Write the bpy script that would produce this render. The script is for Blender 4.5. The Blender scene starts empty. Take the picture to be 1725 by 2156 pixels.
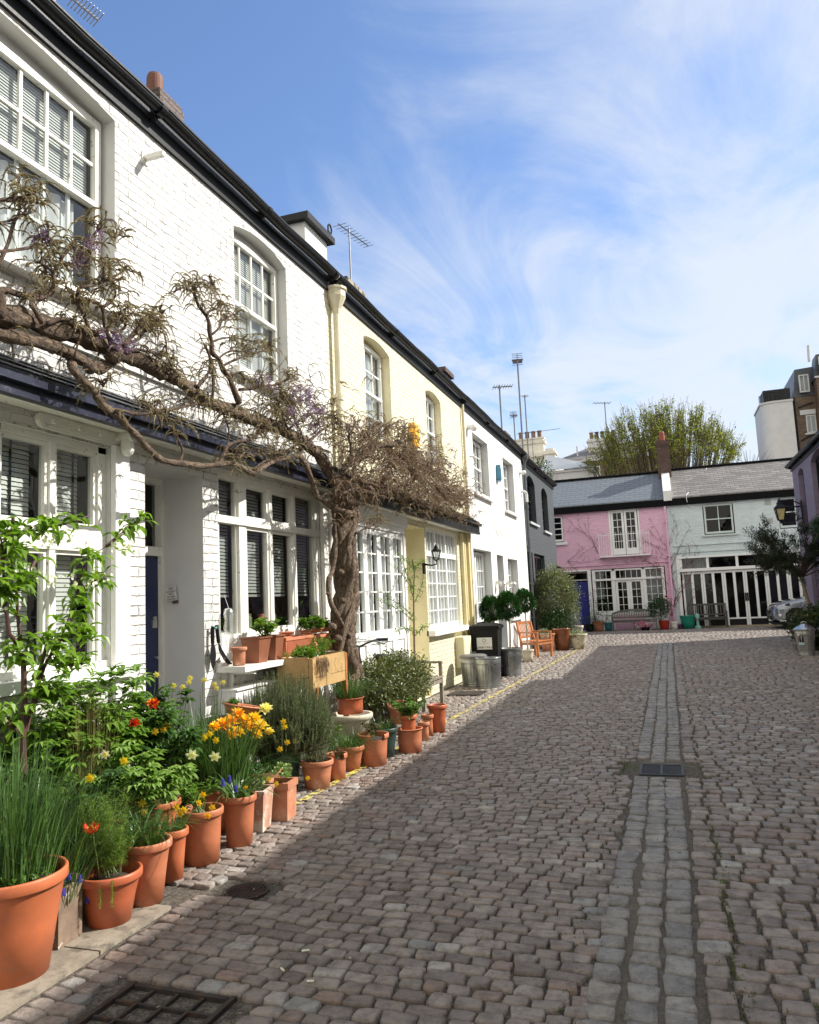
import bpy, bmesh, math, random
import numpy as np
from mathutils import Vector, Matrix
random.seed(7); np.random.seed(7)
R=math.radians; PI=math.pi
S=bpy.context.scene
# ---------------------------------------------------------------- camera, sky, sun, exposure
CAMZ=1.6
MC=((0.94594915,0.07923445,0.31448705),(0.32122631,-0.09539627,-0.94218534),(-0.04465264,0.99228094,-0.1156922))
# rows of MC^T: world right / forward / up seen from the camera
RW=Vector((MC[0][0],MC[0][1],MC[0][2])); FW=Vector((MC[1][0],MC[1][1],MC[1][2])); UW=Vector((MC[2][0],MC[2][1],MC[2][2]))
cam=bpy.data.cameras.new('camera'); co=bpy.data.objects.new('camera',cam); S.collection.objects.link(co)
RW=Vector((0.94594915,0.07923445,0.31448705)); FW=Vector((0.32122631,-0.09539627,-0.94218534)); UW=Vector((-0.04465264,0.99228094,-0.1156922))
co.matrix_world=Matrix(((RW.x,RW.y,RW.z,0),(FW.x,FW.y,FW.z,0),(UW.x,UW.y,UW.z,CAMZ),(0,0,0,1)))
cam.sensor_fit='VERTICAL'; cam.sensor_height=36; cam.lens=36*1600/2156; cam.clip_end=2000; cam.clip_start=.05
S.camera=co
SUN_AZ=R(62); SUN_EL=R(38.5)      # azimuth from +Y towards +X
sd=Vector((math.sin(SUN_AZ)*math.cos(SUN_EL),math.cos(SUN_AZ)*math.cos(SUN_EL),math.sin(SUN_EL)))
W=bpy.data.worlds.new('World'); S.world=W; W.use_nodes=True
def world():
    nt=W.node_tree; N=nt.nodes; L=nt.links; N.clear()
    out=N.new('ShaderNodeOutputWorld'); bg=N.new('ShaderNodeBackground'); sky=N.new('ShaderNodeTexSky')
    sky.sky_type='NISHITA'; sky.sun_disc=False; sky.sun_elevation=SUN_EL; sky.sun_rotation=SUN_AZ
    sky.air_density=1.0; sky.dust_density=.6; sky.ozone_density=2.2
    tc=N.new('ShaderNodeTexCoord'); sep=N.new('ShaderNodeSeparateXYZ'); L.new(tc.outputs['Generated'],sep.inputs[0])
    mx=N.new('ShaderNodeMath'); mx.operation='MAXIMUM'; mx.inputs[1].default_value=.06; L.new(sep.outputs[2],mx.inputs[0])
    dx=N.new('ShaderNodeMath'); dx.operation='DIVIDE'; L.new(sep.outputs[0],dx.inputs[0]); L.new(mx.outputs[0],dx.inputs[1])
    dy=N.new('ShaderNodeMath'); dy.operation='DIVIDE'; L.new(sep.outputs[1],dy.inputs[0]); L.new(mx.outputs[0],dy.inputs[1])
    cb=N.new('ShaderNodeCombineXYZ'); L.new(dx.outputs[0],cb.inputs[0]); L.new(dy.outputs[0],cb.inputs[1])
    def nz(scale,sx,sy,rot,det,rough,dist,off=0):
        mp=N.new('ShaderNodeMapping'); mp.inputs['Scale'].default_value=(sx,sy,1); mp.inputs['Rotation'].default_value=(0,0,rot); mp.inputs['Location'].default_value=(off,off*.7,0)
        L.new(cb.outputs[0],mp.inputs[0]); n=N.new('ShaderNodeTexNoise'); n.inputs['Scale'].default_value=scale; n.inputs['Detail'].default_value=det
        n.inputs['Roughness'].default_value=rough; n.inputs['Distortion'].default_value=dist; L.new(mp.outputs[0],n.inputs[0]); return n
    n1=nz(.42,1,.55,R(25),9,.56,.35,CLOUD_OFF); n2=nz(1.5,1.0,.45,R(-18),10,.62,.9,3.1)
    # thicker veil towards +X (right hand side of the street)
    g=N.new('ShaderNodeMapRange'); g.inputs[1].default_value=-.85; g.inputs[2].default_value=.15; g.inputs[3].default_value=-.20; g.inputs[4].default_value=.42
    gx=N.new('ShaderNodeMath'); gx.operation='MULTIPLY_ADD'; gx.inputs[1].default_value=-.5; L.new(sep.outputs[2],gx.inputs[0]); L.new(sep.outputs[0],gx.inputs[2])
    g2=N.new('ShaderNodeMath'); g2.operation='ADD'; g2.inputs[1].default_value=.0; L.new(gx.outputs[0],g2.inputs[0]); L.new(g2.outputs[0],g.inputs[0])
    a=N.new('ShaderNodeMath'); a.operation='MULTIPLY_ADD'; a.inputs[1].default_value=.85; L.new(n2.outputs[0],a.inputs[0]); L.new(n1.outputs[0],a.inputs[2])
    b=N.new('ShaderNodeMath'); b.operation='ADD'; L.new(a.outputs[0],b.inputs[0]); L.new(g.outputs[0],b.inputs[1])
    r=N.new('ShaderNodeMapRange'); r.interpolation_type='SMOOTHSTEP'; r.inputs[1].default_value=.84; r.inputs[2].default_value=1.22; r.inputs[3].default_value=0; r.inputs[4].default_value=.88
    L.new(b.outputs[0],r.inputs[0])
    mix=N.new('ShaderNodeMix'); mix.data_type='RGBA'; L.new(r.outputs[0],mix.inputs[0]); 
    tint=N.new('ShaderNodeMix'); tint.data_type='RGBA'; tint.blend_type='MULTIPLY'; tint.inputs[0].default_value=1; tint.inputs[7].default_value=SKY_TINT
    L.new(sky.outputs[0],tint.inputs[6]); L.new(tint.outputs[2],mix.inputs[6]); mix.inputs[7].default_value=CLOUD_COL
    nb=nz(.35,1,1,0,6,.5,.2,7.7)  # bright cloud bank added in the unseen sky behind the camera as fill
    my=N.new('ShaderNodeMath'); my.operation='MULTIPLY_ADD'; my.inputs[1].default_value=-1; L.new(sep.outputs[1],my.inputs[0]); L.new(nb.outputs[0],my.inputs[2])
    fill_bank=N.new('ShaderNodeMapRange'); fill_bank.interpolation_type='SMOOTHSTEP'; fill_bank.inputs[1].default_value=.45; fill_bank.inputs[2].default_value=.95; fill_bank.inputs[3].default_value=0; fill_bank.inputs[4].default_value=.92; L.new(my.outputs[0],fill_bank.inputs[0])
    mix2=N.new('ShaderNodeMix'); mix2.data_type='RGBA'; L.new(fill_bank.outputs[0],mix2.inputs[0]); L.new(mix.outputs[2],mix2.inputs[6]); mix2.inputs[7].default_value=(5.0,4.8,4.4,1)
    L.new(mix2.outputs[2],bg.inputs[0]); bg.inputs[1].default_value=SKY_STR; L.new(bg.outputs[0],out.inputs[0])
SKY_STR=.15; SKY_TINT=(.66,.71,.80,1); CLOUD_COL=(2.9,3.1,3.4,1); CLOUD_OFF=2.3
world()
sl=bpy.data.lights.new('sun','SUN'); sl.energy=3.9; sl.angle=R(.55); sl.color=(1,.95,.87)
so=bpy.data.objects.new('sun',sl); S.collection.objects.link(so); so.rotation_euler=sd.to_track_quat('Z','Y').to_euler()
vs=S.view_settings; vs.view_transform='Standard'; vs.look='None'; vs.exposure=0.95; vs.gamma=1; vs.use_curve_mapping=False
# ---------------------------------------------------------------- helpers
def at(px,py,x=None,y=None,z=None):
    """point of the place seen at photo position (1725x2156 units) on the plane x=, y= or z="""
    c=Vector((px-862.5,-(py-1078.),-1600.)); d=Vector((RW.dot(c),FW.dot(c),UW.dot(c)))
    if x is not None: t=x/d.x
    elif y is not None: t=y/d.y
    else: t=(z-CAMZ)/d.z
    return Vector((0,0,CAMZ))+d*t
def rnd(a,b): return random.uniform(a,b)
class MB:
    def __init__(s): s.v=[]; s.f=[]
    def q(s,*p):
        n=len(s.v); s.v+= [tuple(a) for a in p]; s.f.append(tuple(range(n,n+len(p))))
    def box(s,x0,x1,y0,y1,z0,z1,M=None):
        c=[(x0,y0,z0),(x1,y0,z0),(x1,y1,z0),(x0,y1,z0),(x0,y0,z1),(x1,y0,z1),(x1,y1,z1),(x0,y1,z1)]
        s.hex(c,M)
    def hex(s,c,M=None):
        if M is not None: c=[tuple(M@Vector(p)) for p in c]
        n=len(s.v); s.v+=c
        s.f+=[tuple(n+i for i in t) for t in ((3,2,1,0),(4,5,6,7),(0,1,5,4),(1,2,6,5),(2,3,7,6),(3,0,4,7))]
    def pb(s,pl,u0,u1,v0,v1,w0,w1):
        c=[pl(u0,v0,w0),pl(u1,v0,w0),pl(u1,v0,w1),pl(u0,v0,w1),pl(u0,v1,w0),pl(u1,v1,w0),pl(u1,v1,w1),pl(u0,v1,w1)]
        s.hex(c)
    def bar(s,a,b,w,h=None,up=(0,0,1)):
        a=Vector(a); b=Vector(b); h=h or w; d=(b-a).normalized(); u=Vector(up)
        if abs(d.dot(u))>.98: u=Vector((1,0,0))
        r=d.cross(u).normalized(); u=r.cross(d)
        o=[(-1,-1),(1,-1),(1,1),(-1,1)]
        s.hex([tuple(a+r*i*w/2+u*j*h/2) for i,j in o]+[tuple(b+r*i*w/2+u*j*h/2) for i,j in o])
    def tube(s,pts,rad,n=8,cap=True,jit=0,flute=0,seed=0):
        pts=[Vector(p) for p in pts]; k=len(pts)
        if not hasattr(rad,'__len__'): rad=[rad]*k
        d=(pts[1]-pts[0]).normalized(); u=Vector((0,0,1)) if abs(d.z)<.9 else Vector((1,0,0))
        base=len(s.v)
        for i,p in enumerate(pts):
            t=(pts[min(i+1,k-1)]-pts[max(i-1,0)])
            if t.length<1e-7: t=d
            t.normalize(); r=t.cross(u)
            if r.length<1e-4: r=t.orthogonal()
            r.normalize(); u=r.cross(t)
            for j in range(n):
                a=2*PI*j/n; rr=rad[i]*(1+(rnd(-jit,jit) if jit else 0)+(flute*math.sin(3*a+i*.5+seed)+flute*.6*math.sin(5*a-i*.35) if flute else 0))
                s.v.append(tuple(p+r*math.cos(a)*rr+u*math.sin(a)*rr))
        for i in range(k-1):
            for j in range(n):
                a=base+i*n+j; b=base+i*n+(j+1)%n; s.f.append((a,b,b+n,a+n))
        if cap: s.f.append(tuple(base+j for j in range(n))[::-1]); s.f.append(tuple(base+(k-1)*n+j for j in range(n)))
    def lathe(s,prof,c=(0,0,0),n=32,flute=None):
        base=len(s.v); k=len(prof)
        for (r,z) in prof:
            for j in range(n):
                a=2*PI*j/n; rr=r*(1+(flute(a,z) if flute else 0)); s.v.append((c[0]+rr*math.cos(a),c[1]+rr*math.sin(a),c[2]+z))
        for i in range(k-1):
            for j in range(n):
                a=base+i*n+j; b=base+i*n+(j+1)%n; s.f.append((a,b,b+n,a+n))
    def disc(s,c,r,n=24,nrm=(0,0,1)):
        N_=Vector(nrm).normalized(); a=N_.orthogonal().normalized(); b=N_.cross(a); c=Vector(c)
        s.q(*[c+a*r*math.cos(2*PI*j/n)+b*r*math.sin(2*PI*j/n) for j in range(n)])
    def ball(s,c,r,n=10,m=6,sq=1,noise=0):
        prof=[(max(.001,r*math.sin(PI*i/m)),-r*sq*math.cos(PI*i/m)) for i in range(m+1)]
        s.lathe(prof,c,n,(lambda a,z:rnd(-noise,noise)) if noise else None)
    def prism(s,poly,pl,w0,w1):
        n=len(poly); b=len(s.v); s.v+=[pl(u,v,w0) for u,v in poly]+[pl(u,v,w1) for u,v in poly]
        s.f.append(tuple(range(b,b+n))[::-1]); s.f.append(tuple(range(b+n,b+2*n)))
        for i in range(n): j=(i+1)%n; s.f.append((b+i,b+j,b+n+j,b+n+i))
    def leaf(s,p,d,L,w,up=Vector((0,0,1)),fold=.15,bend=.25):
        p=Vector(p); d=Vector(d).normalized(); r=d.cross(up)
        if r.length<.05: r=d.orthogonal()
        r.normalize(); u=r.cross(d)
        m=p+d*L*.5+u*L*bend*.25; e=p+d*L-u*L*bend*.3; n=len(s.v); q1=p+d*L*.28+u*L*bend*.2; q2=p+d*L*.68+u*L*bend*.15
        s.v+=[tuple(p),tuple(q1+r*w*.42+u*w*fold),tuple(q2+r*w*.40+u*w*fold),tuple(e),tuple(q2-r*w*.40+u*w*fold),tuple(q1-r*w*.42+u*w*fold),tuple(m)]
        s.f+=[(n,n+1,n+6),(n+1,n+2,n+6),(n+2,n+3,n+6),(n+3,n+4,n+6),(n+4,n+5,n+6),(n+5,n,n+6)]
    def blade(s,p,az,lean,L,w,droop=.3,k=4,tip=.15):
        p=Vector(p); h=Vector((math.cos(az),math.sin(az),0)); r=Vector((-h.y,h.x,0)); tw=rnd(-1,1); r=(r*math.cos(tw)+h*math.sin(tw)); n=len(s.v)
        for i in range(k+1):
            t=i/k; c=p+h*L*(lean*t+droop*t*t)+Vector((0,0,L*(t*(1-lean*.3)-droop*.75*t**3))); ww=w*(1-t*(1-tip))*.5 if t>.3 else w*.5*(.7+t)
            s.v+=[tuple(c+r*ww),tuple(c-r*ww)]
        s.f+=[(n+2*i,n+2*i+1,n+2*i+3,n+2*i+2) for i in range(k)]
    def build(s,name,mat,parent=None,smooth=False,origin=None,mats=None,mi=None):
        if origin is None and parent is not None: origin=ORG.get(root_of(parent).name,Vector((0,0,0)))
        o=Vector(origin) if origin is not None else Vector((0,0,0))
        me=bpy.data.meshes.new(name); me.from_pydata([(a-o.x,b-o.y,c-o.z) for a,b,c in s.v] if o.length else s.v,[],s.f)
        me.materials.append(mat)
        if smooth: me.polygons.foreach_set('use_smooth',[True]*len(me.polygons))
        me.update(); ob=bpy.data.objects.new(name,me); S.collection.objects.link(ob)
        if parent is not None: ob.parent=parent
        elif origin is not None: ob.location=o
        return ob
ORG={}
def root_of(o):
    while o.parent is not None: o=o.parent
    return o
def tag(o,label=None,cat=None,group=None,kind=None):
    if label: o['label']=label
    if cat: o['category']=cat
    if group: o['group']=group
    if kind: o['kind']=kind
    return o
def thing(name,label,cat,loc,group=None):
    o=bpy.data.objects.new(name,None); S.collection.objects.link(o); o.location=loc; o.empty_display_size=.2
    ORG[o.name]=Vector(loc); return tag(o,label,cat,group)
def copy_tree(o,parent=None):
    c=o.copy(); S.collection.objects.link(c)
    if parent is not None: c.parent=parent
    for ch in list(o.children): copy_tree(ch,c)
    return c
def plane(o,eu,ew):
    o=Vector(o); eu=Vector(eu); ew=Vector(ew)
    return lambda u,v,w=0: tuple(o+eu*u+Vector((0,0,v))+ew*w)
LEFT=plane((-3.9,0,0),(0,1,0),(1,0,0)); END=plane((0,33,0),(1,0,0),(0,-1,0)); RIGHT=plane((4.0,0,0),(0,1,0),(-1,0,0))
# ---------------------------------------------------------------- materials
_m={}
def new(name):
    m=bpy.data.materials.new(name); m.use_nodes=True; nt=m.node_tree; b=nt.nodes['Principled BSDF']; return m,nt.nodes,nt.links,b
def mixc(N,L,fac,a,b,blend='MIX'):
    m=N.new('ShaderNodeMix'); m.data_type='RGBA'; m.blend_type=blend
    for i,x in ((0,fac),(6,a),(7,b)):
        if isinstance(x,(int,float)): m.inputs[i].default_value=x
        elif isinstance(x,tuple): m.inputs[i].default_value=x if len(x)==4 else x+(1,)
        else: L.new(x,m.inputs[i])
    return m.outputs[2]
def noise(N,L,vec,scale,det=6,rough=.6,dist=0):
    n=N.new('ShaderNodeTexNoise'); n.inputs['Scale'].default_value=scale; n.inputs['Detail'].default_value=det; n.inputs['Roughness'].default_value=rough; n.inputs['Distortion'].default_value=dist
    if vec is not None: L.new(vec,n.inputs[0])
    return n.outputs[0]
def mrange(N,L,x,a,b,c=0,d=1,smooth=True):
    r=N.new('ShaderNodeMapRange'); r.inputs[1].default_value=a; r.inputs[2].default_value=b; r.inputs[3].default_value=c; r.inputs[4].default_value=d
    if smooth: r.interpolation_type='SMOOTHSTEP'
    L.new(x,r.inputs[0]); return r.outputs[0]
def mul(N,L,a,b,op='MULTIPLY'):
    m=N.new('ShaderNodeMath'); m.operation=op
    for i,x in enumerate((a,b)):
        if isinstance(x,(int,float)): m.inputs[i].default_value=x
        else: L.new(x,m.inputs[i])
    return m.outputs[0]
def bump(N,L,b,h,st,dist=.01,prev=None):
    n=N.new('ShaderNodeBump'); n.inputs['Strength'].default_value=st; n.inputs['Distance'].default_value=dist; L.new(h,n.inputs['Height'])
    if prev is not None: L.new(prev,n.inputs['Normal'])
    L.new(n.outputs[0],b.inputs['Normal']); return n.outputs[0]
def pos(N): return N.new('ShaderNodeNewGeometry').outputs['Position']
def isl(N): return N.new('ShaderNodeNewGeometry').outputs['Random Per Island']
def sc(c,k): return tuple(min(1,x*k) for x in c[:3])
def pm(name,col,rough=.6,var=.18,scale=6,bs=40,bst=.25,metal=0,island=0,spec=.5,dirt=None,dirts=(.55,.7),dsc=12,coat=0):
    if name in _m: return _m[name]
    m,N,L,b=new(name); tc=N.new('ShaderNodeTexCoord').outputs['Object']
    n=noise(N,L,tc,scale); c=mixc(N,L,mrange(N,L,n,.3,.7),sc(col,1-var),sc(col,1+var))
    if island: c=mixc(N,L,mrange(N,L,isl(N),0,1,1-island,1+island,False),(0,0,0),c,'MIX') if False else mixc(N,L,1.0,c,isl_grey(N,L,island),'MULTIPLY')
    if dirt: 
        d=mrange(N,L,noise(N,L,tc,dsc,8,.7),dirts[0],dirts[1]); c=mixc(N,L,d,c,dirt)
    L.new(c,b.inputs['Base Color']); b.inputs['Roughness'].default_value=rough; b.inputs['Metallic'].default_value=metal; b.inputs['Specular IOR Level'].default_value=spec
    if coat: b.inputs['Coat Weight'].default_value=coat; b.inputs['Coat Roughness'].default_value=.08
    if bst: bump(N,L,b,noise(N,L,tc,bs,5),bst,.004)
    _m[name]=m; return m
def isl_grey(N,L,k):
    v=mrange(N,L,isl(N),0,1,1-k,1+k,False); c=N.new('ShaderNodeCombineXYZ'); [L.new(v,c.inputs[i]) for i in range(3)]; return c.outputs[0]
def brickmat(name,col,axis='y',painted=True,mort=None,crack=(.15,.14,.12),rough=.55,bst=.5,w=.225,h=.075,mz=.010,crackamt=1.0,var=.06,zs=1.0):
    if name in _m: return _m[name]
    m,N,L,b=new(name); P=pos(N); sp=N.new('ShaderNodeSeparateXYZ'); L.new(P,sp.inputs[0]); cb=N.new('ShaderNodeCombineXYZ')
    wob=mul(N,L,mul(N,L,noise(N,L,P,3.5,2),.5,'SUBTRACT'),.03)
    if axis=='xy':
        s_=mul(N,L,sp.outputs[0],sp.outputs[1],'ADD'); L.new(s_,cb.inputs[0])
    else: L.new(sp.outputs[{'x':0,'y':1}[axis]],cb.inputs[0])
    L.new(mul(N,L,mul(N,L,sp.outputs[2],zs),wob,'ADD'),cb.inputs[1])
    t=N.new('ShaderNodeTexBrick'); L.new(cb.outputs[0],t.inputs[0]); t.inputs['Scale'].default_value=1; t.inputs['Brick Width'].default_value=w; t.inputs['Row Height'].default_value=h
    t.inputs['Mortar Size'].default_value=mz; t.inputs['Mortar Smooth'].default_value=.6; t.inputs['Bias'].default_value=0
    t.inputs['Color1'].default_value=(*sc(col,1-var),1); t.inputs['Color2'].default_value=(*sc(col,1+var),1); t.inputs['Mortar'].default_value=(*(mort or col),1)
    c=t.outputs[0]
    if painted:
        mp=N.new('ShaderNodeMapping'); mp.inputs['Scale'].default_value=(7,7,42); L.new(P,mp.inputs[0]); scr=mrange(N,L,noise(N,L,mp.outputs[0],1.0,5,.8,.4),.66,.70); c=mixc(N,L,mul(N,L,scr,.5*crackamt),c,crack)
        f=mul(N,L,t.outputs['Fac'],mrange(N,L,noise(N,L,P,7,9,.82),.50,.56)); c=mixc(N,L,mul(N,L,f,.72*crackamt),c,crack)
        sp2=mrange(N,L,noise(N,L,P,30,6,.85),.61,.66); c=mixc(N,L,mul(N,L,sp2,.6*crackamt),c,crack)
        c=mixc(N,L,mul(N,L,mrange(N,L,noise(N,L,P,1.3,5,.6),.45,.75),.25),c,sc(col,.86))
        mq=N.new('ShaderNodeMapping'); mq.inputs['Scale'].default_value=(8,8,.55); L.new(P,mq.inputs[0]); c=mixc(N,L,mul(N,L,mrange(N,L,noise(N,L,mq.outputs[0],1.0,6,.7,.3),.55,.72),.22),c,sc(col,.62))
    else: c=mixc(N,L,mul(N,L,noise(N,L,P,14,6,.7),.55),c,sc(col,.45))
    L.new(c,b.inputs['Base Color']); b.inputs['Roughness'].default_value=rough
    hgt=mul(N,L,mul(N,L,t.outputs['Fac'],-.8),mul(N,L,mul(N,L,noise(N,L,P,28,6,.75),.8),mul(N,L,noise(N,L,P,9,4,.7),1.1),'ADD'),'ADD')
    bump(N,L,b,hgt,bst,.014); _m[name]=m; return m
def fol(name,c1,c2,rough=.45,trans=.3,c3=None):
    if name in _m: return _m[name]
    m,N,L,b=new(name); out=N['Material Output']; r=N.new('ShaderNodeValToRGB'); L.new(isl(N),r.inputs[0]); e=r.color_ramp.elements; e[0].color=(*c1,1); e[1].color=(*c2,1)
    if c3: x=r.color_ramp.elements.new(.93); x.color=(*c2,1); e[len(e)-1].color=(*c3,1)
    L.new(r.outputs[0],b.inputs['Base Color']); b.inputs['Roughness'].default_value=rough
    t=N.new('ShaderNodeBsdfTranslucent'); tm=mixc(N,L,1.0,r.outputs[0],(1.3,1.4,.5),'MULTIPLY'); L.new(tm,t.inputs[0]); mx=N.new('ShaderNodeMixShader'); mx.inputs[0].default_value=trans
    L.new(b.outputs[0],mx.inputs[1]); L.new(t.outputs[0],mx.inputs[2]); L.new(mx.outputs[0],out.inputs[0]); _m[name]=m; return m
def glassmat(name='window_glass',tint=(.80,.84,.84),refl=1.0,base=.06):
    if name in _m: return _m[name]
    m,N,L,b=new(name); out=N['Material Output']; N.remove(b); t=N.new('ShaderNodeBsdfTransparent'); t.inputs[0].default_value=(*tint,1)
    g=N.new('ShaderNodeBsdfGlossy'); g.inputs['Roughness'].default_value=.015; lw=N.new('ShaderNodeLayerWeight'); pw=N.new('ShaderNodeMath'); pw.operation='POWER'; pw.inputs[1].default_value=4.5; L.new(lw.outputs['Facing'],pw.inputs[0])
    P=pos(N); bp=N.new('ShaderNodeBump'); bp.inputs['Strength'].default_value=.25; bp.inputs['Distance'].default_value=.01; L.new(noise(N,L,P,2.2,2),bp.inputs['Height']); L.new(bp.outputs[0],g.inputs['Normal'])
    f=mul(N,L,mul(N,L,pw.outputs[0],refl*.9),base,'ADD'); mx=N.new('ShaderNodeMixShader'); L.new(f,mx.inputs[0]); L.new(t.outputs[0],mx.inputs[1]); L.new(g.outputs[0],mx.inputs[2]); L.new(mx.outputs[0],out.inputs[0]); _m[name]=m; return m
WHITE=(.70,.69,.655); CREAM=(.745,.70,.50)
m_wbrick=brickmat('white_painted_brick',WHITE,'y',bst=1.0); m_ybrick=brickmat('yellow_painted_brick',CREAM,'y',crack=(.42,.37,.22),crackamt=.8,bst=.9)
m_wrender=pm('white_render',(.72,.72,.69),.6,.05,2,30,.2,dirt=(.55,.54,.5),dirts=(.62,.9),dsc=3)
m_yrender=pm('yellow_render',(.80,.735,.49),.6,.06,3,30,.2)
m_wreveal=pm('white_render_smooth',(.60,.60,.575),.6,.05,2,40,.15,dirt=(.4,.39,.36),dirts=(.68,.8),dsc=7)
m_wpaint=pm('old_white_paint',(.78,.77,.71),.4,.05,5,60,.3,dirt=(.36,.31,.24),dirts=(.60,.67),dsc=16)
m_wpaint2=pm('clean_white_paint',(.84,.84,.82),.35,.03,5,60,.08)
m_black=pm('black_paint',(.007,.008,.009),.45,.3,4,30,.35,dirt=(.03,.032,.03),dirts=(.58,.75),dsc=20,spec=.3)
m_blackp=pm('black_plastic',(.007,.007,.008),.5,.1,4,200,.08,spec=.25)
m_slate=brickmat('wall_top_slate',(.06,.063,.07),'y',False,(.02,.02,.022),rough=.4)
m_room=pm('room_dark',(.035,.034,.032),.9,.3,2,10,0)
m_glass=glassmat(base=.11)
m_glassd=glassmat('window_glass_dim',(.50,.53,.53),1.0,.035)
m_blind=pm('blind_slat',(.62,.61,.56),.5,.05,5,50,0); m_curt=pm('white_net_curtain',(.72,.72,.70),.8,.06,3,50,.1)
m_dark_blind=pm('dark_blind_slat',(.33,.33,.30),.5,.05,5,50,0)
m_terra=pm('terracotta_plastic',(.50,.145,.06),.45,.13,3,60,.15,dirt=(.33,.17,.11),dirts=(.54,.72),dsc=7,spec=.4)
m_terras=[m_terra,pm('terracotta_dusty',(.47,.16,.075),.6,.15,3,60,.2,dirt=(.55,.36,.27),dirts=(.55,.74),dsc=8),pm('terracotta_red_plastic',(.44,.115,.05),.4,.12,4,60,.15,dirt=(.30,.14,.09),dirts=(.58,.75),dsc=9),pm('terracotta_stained',(.45,.15,.068),.55,.18,5,60,.25,dirt=(.17,.10,.06),dirts=(.60,.72),dsc=10),pm('terracotta_bloom',(.48,.18,.09),.65,.15,4,60,.2,dirt=(.62,.45,.36),dirts=(.52,.70),dsc=6)]
m_terra2=pm('terracotta_old',(.42,.17,.09),.8,.2,6,50,.3,dirt=(.55,.45,.36),dirts=(.55,.68),dsc=9)
m_terra3=pm('terracotta_weathered',(.46,.25,.17),.8,.2,6,50,.3,dirt=(.62,.55,.47),dirts=(.47,.62),dsc=8)
m_stonepot=pm('stone_urn',(.60,.54,.42),.8,.15,6,50,.3,dirt=(.25,.22,.14),dirts=(.5,.7),dsc=6)
m_soil=pm('soil',(.035,.024,.016),.95,.5,30,60,1)
m_bark=pm('wisteria_bark',(.20,.145,.10),.9,.35,14,70,1)
m_twig=pm('twig_bark',(.085,.055,.038),.9,.3,10,60,.5)
m_wood=pm('weathered_teak',(.22,.19,.15),.8,.25,8,60,.5); m_teak=pm('orange_teak',(.42,.155,.05),.5,.2,8,60,.3)
m_pine=pm('pine_boards',(.46,.30,.125),.65,.25,5,50,.3,dirt=(.17,.085,.035),dirts=(.50,.68),dsc=5)
m_galv=pm('galvanised_steel',(.30,.315,.325),.34,.3,5,25,.25,metal=.85,dirt=(.16,.15,.13),dirts=(.55,.8),dsc=4)
m_galv2=pm('polished_steel',(.55,.54,.50),.2,.2,3,25,.1,metal=.95)
m_navy=pm('navy_door_paint',(.012,.02,.085),.3,.1,4,50,.05); m_blue=pm('blue_door_paint',(.02,.028,.25),.35,.1,4,50,.05)
m_green=fol('leaf_mid_green',(.055,.12,.018),(.13,.24,.035),.4,.35)
m_bright=fol('leaf_bright_green',(.075,.17,.018),(.17,.30,.035),.45,.35)
m_dgreen=fol('leaf_dark_green',(.018,.05,.014),(.05,.11,.03),.35,.15)
m_grassl=fol('blade_green',(.035,.085,.025),(.11,.20,.05),.4,.25)
m_rose=fol('rosemary_leaf',(.055,.085,.025),(.16,.20,.075),.5,.2)
m_straw=fol('straw_stems',(.20,.17,.06),(.34,.27,.10),.6,.2)
m_yel=fol('yellow_petal',(.85,.55,.01),(.95,.75,.05),.5,.3); m_ory=fol('orange_petal',(.75,.16,.01),(.95,.55,.02),.5,.3)
m_red=fol('red_petal',(.50,.02,.01),(.70,.06,.01),.5,.25); m_wht=fol('white_petal',(.75,.75,.68),(.85,.85,.8),.5,.3); m_cremp=fol('cream_petal',(.85,.78,.30),(.9,.85,.5),.5,.3)
m_musc=fol('grape_hyacinth_blue',(.03,.03,.30),(.08,.08,.5),.5,.1); m_pur=fol('wisteria_purple',(.13,.06,.24),(.40,.27,.60),.6,.3)
m_bud=fol('wisteria_buds',(.17,.125,.065),(.36,.30,.165),.7,.2,(.20,.12,.18)); m_budd=fol('wisteria_buds_brown',(.17,.115,.075),(.35,.25,.165),.7,.2,(.22,.13,.20))
# ---------------------------------------------------------------- ground and street
def ground():
    b=MB(); b.q((-600,-600,-.06),(600,-600,-.06),(600,900,-.06),(-600,900,-.06))
    tag(b.build('ground',pm('ground_earth',(.16,.15,.13),.95,.2,.5,4,.3)),kind='structure')
    b=MB(); b.q((-3.9,-6,-.013),(8.5,-6,-.013),(8.5,33,-.013),(-3.9,33,-.013))
    m,N,L,bs=new('joint_grit'); P=pos(N)
    c=mixc(N,L,mrange(N,L,noise(N,L,P,45,6,.8),.4,.65),(.045,.036,.028),(.19,.165,.13))
    c=mixc(N,L,mrange(N,L,noise(N,L,P,160,3,.8),.66,.70),c,(.45,.42,.36))
    c=mixc(N,L,mul(N,L,mrange(N,L,noise(N,L,P,.9,5,.7),.56,.68),mrange(N,L,noise(N,L,P,30,4,.7),.42,.55)),c,(.045,.065,.012))
    # sandy grit washed along the drainage channel
    sp=N.new('ShaderNodeSeparateXYZ'); L.new(P,sp.inputs[0]); dd=mul(N,L,mul(N,L,sp.outputs[0],.19,'ADD'),0,'ADD'); ab=N.new('ShaderNodeMath'); ab.operation='ABSOLUTE'; L.new(dd,ab.inputs[0])
    c=mixc(N,L,mul(N,L,mrange(N,L,ab.outputs[0],.14,.24,1,0),.55),c,(.17,.145,.115))
    L.new(c,bs.inputs['Base Color']); bs.inputs['Roughness'].default_value=.95; bump(N,L,bs,noise(N,L,P,90,6,.8),.9,.01)
    tag(b.build('road_bed',m),kind='structure')
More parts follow.
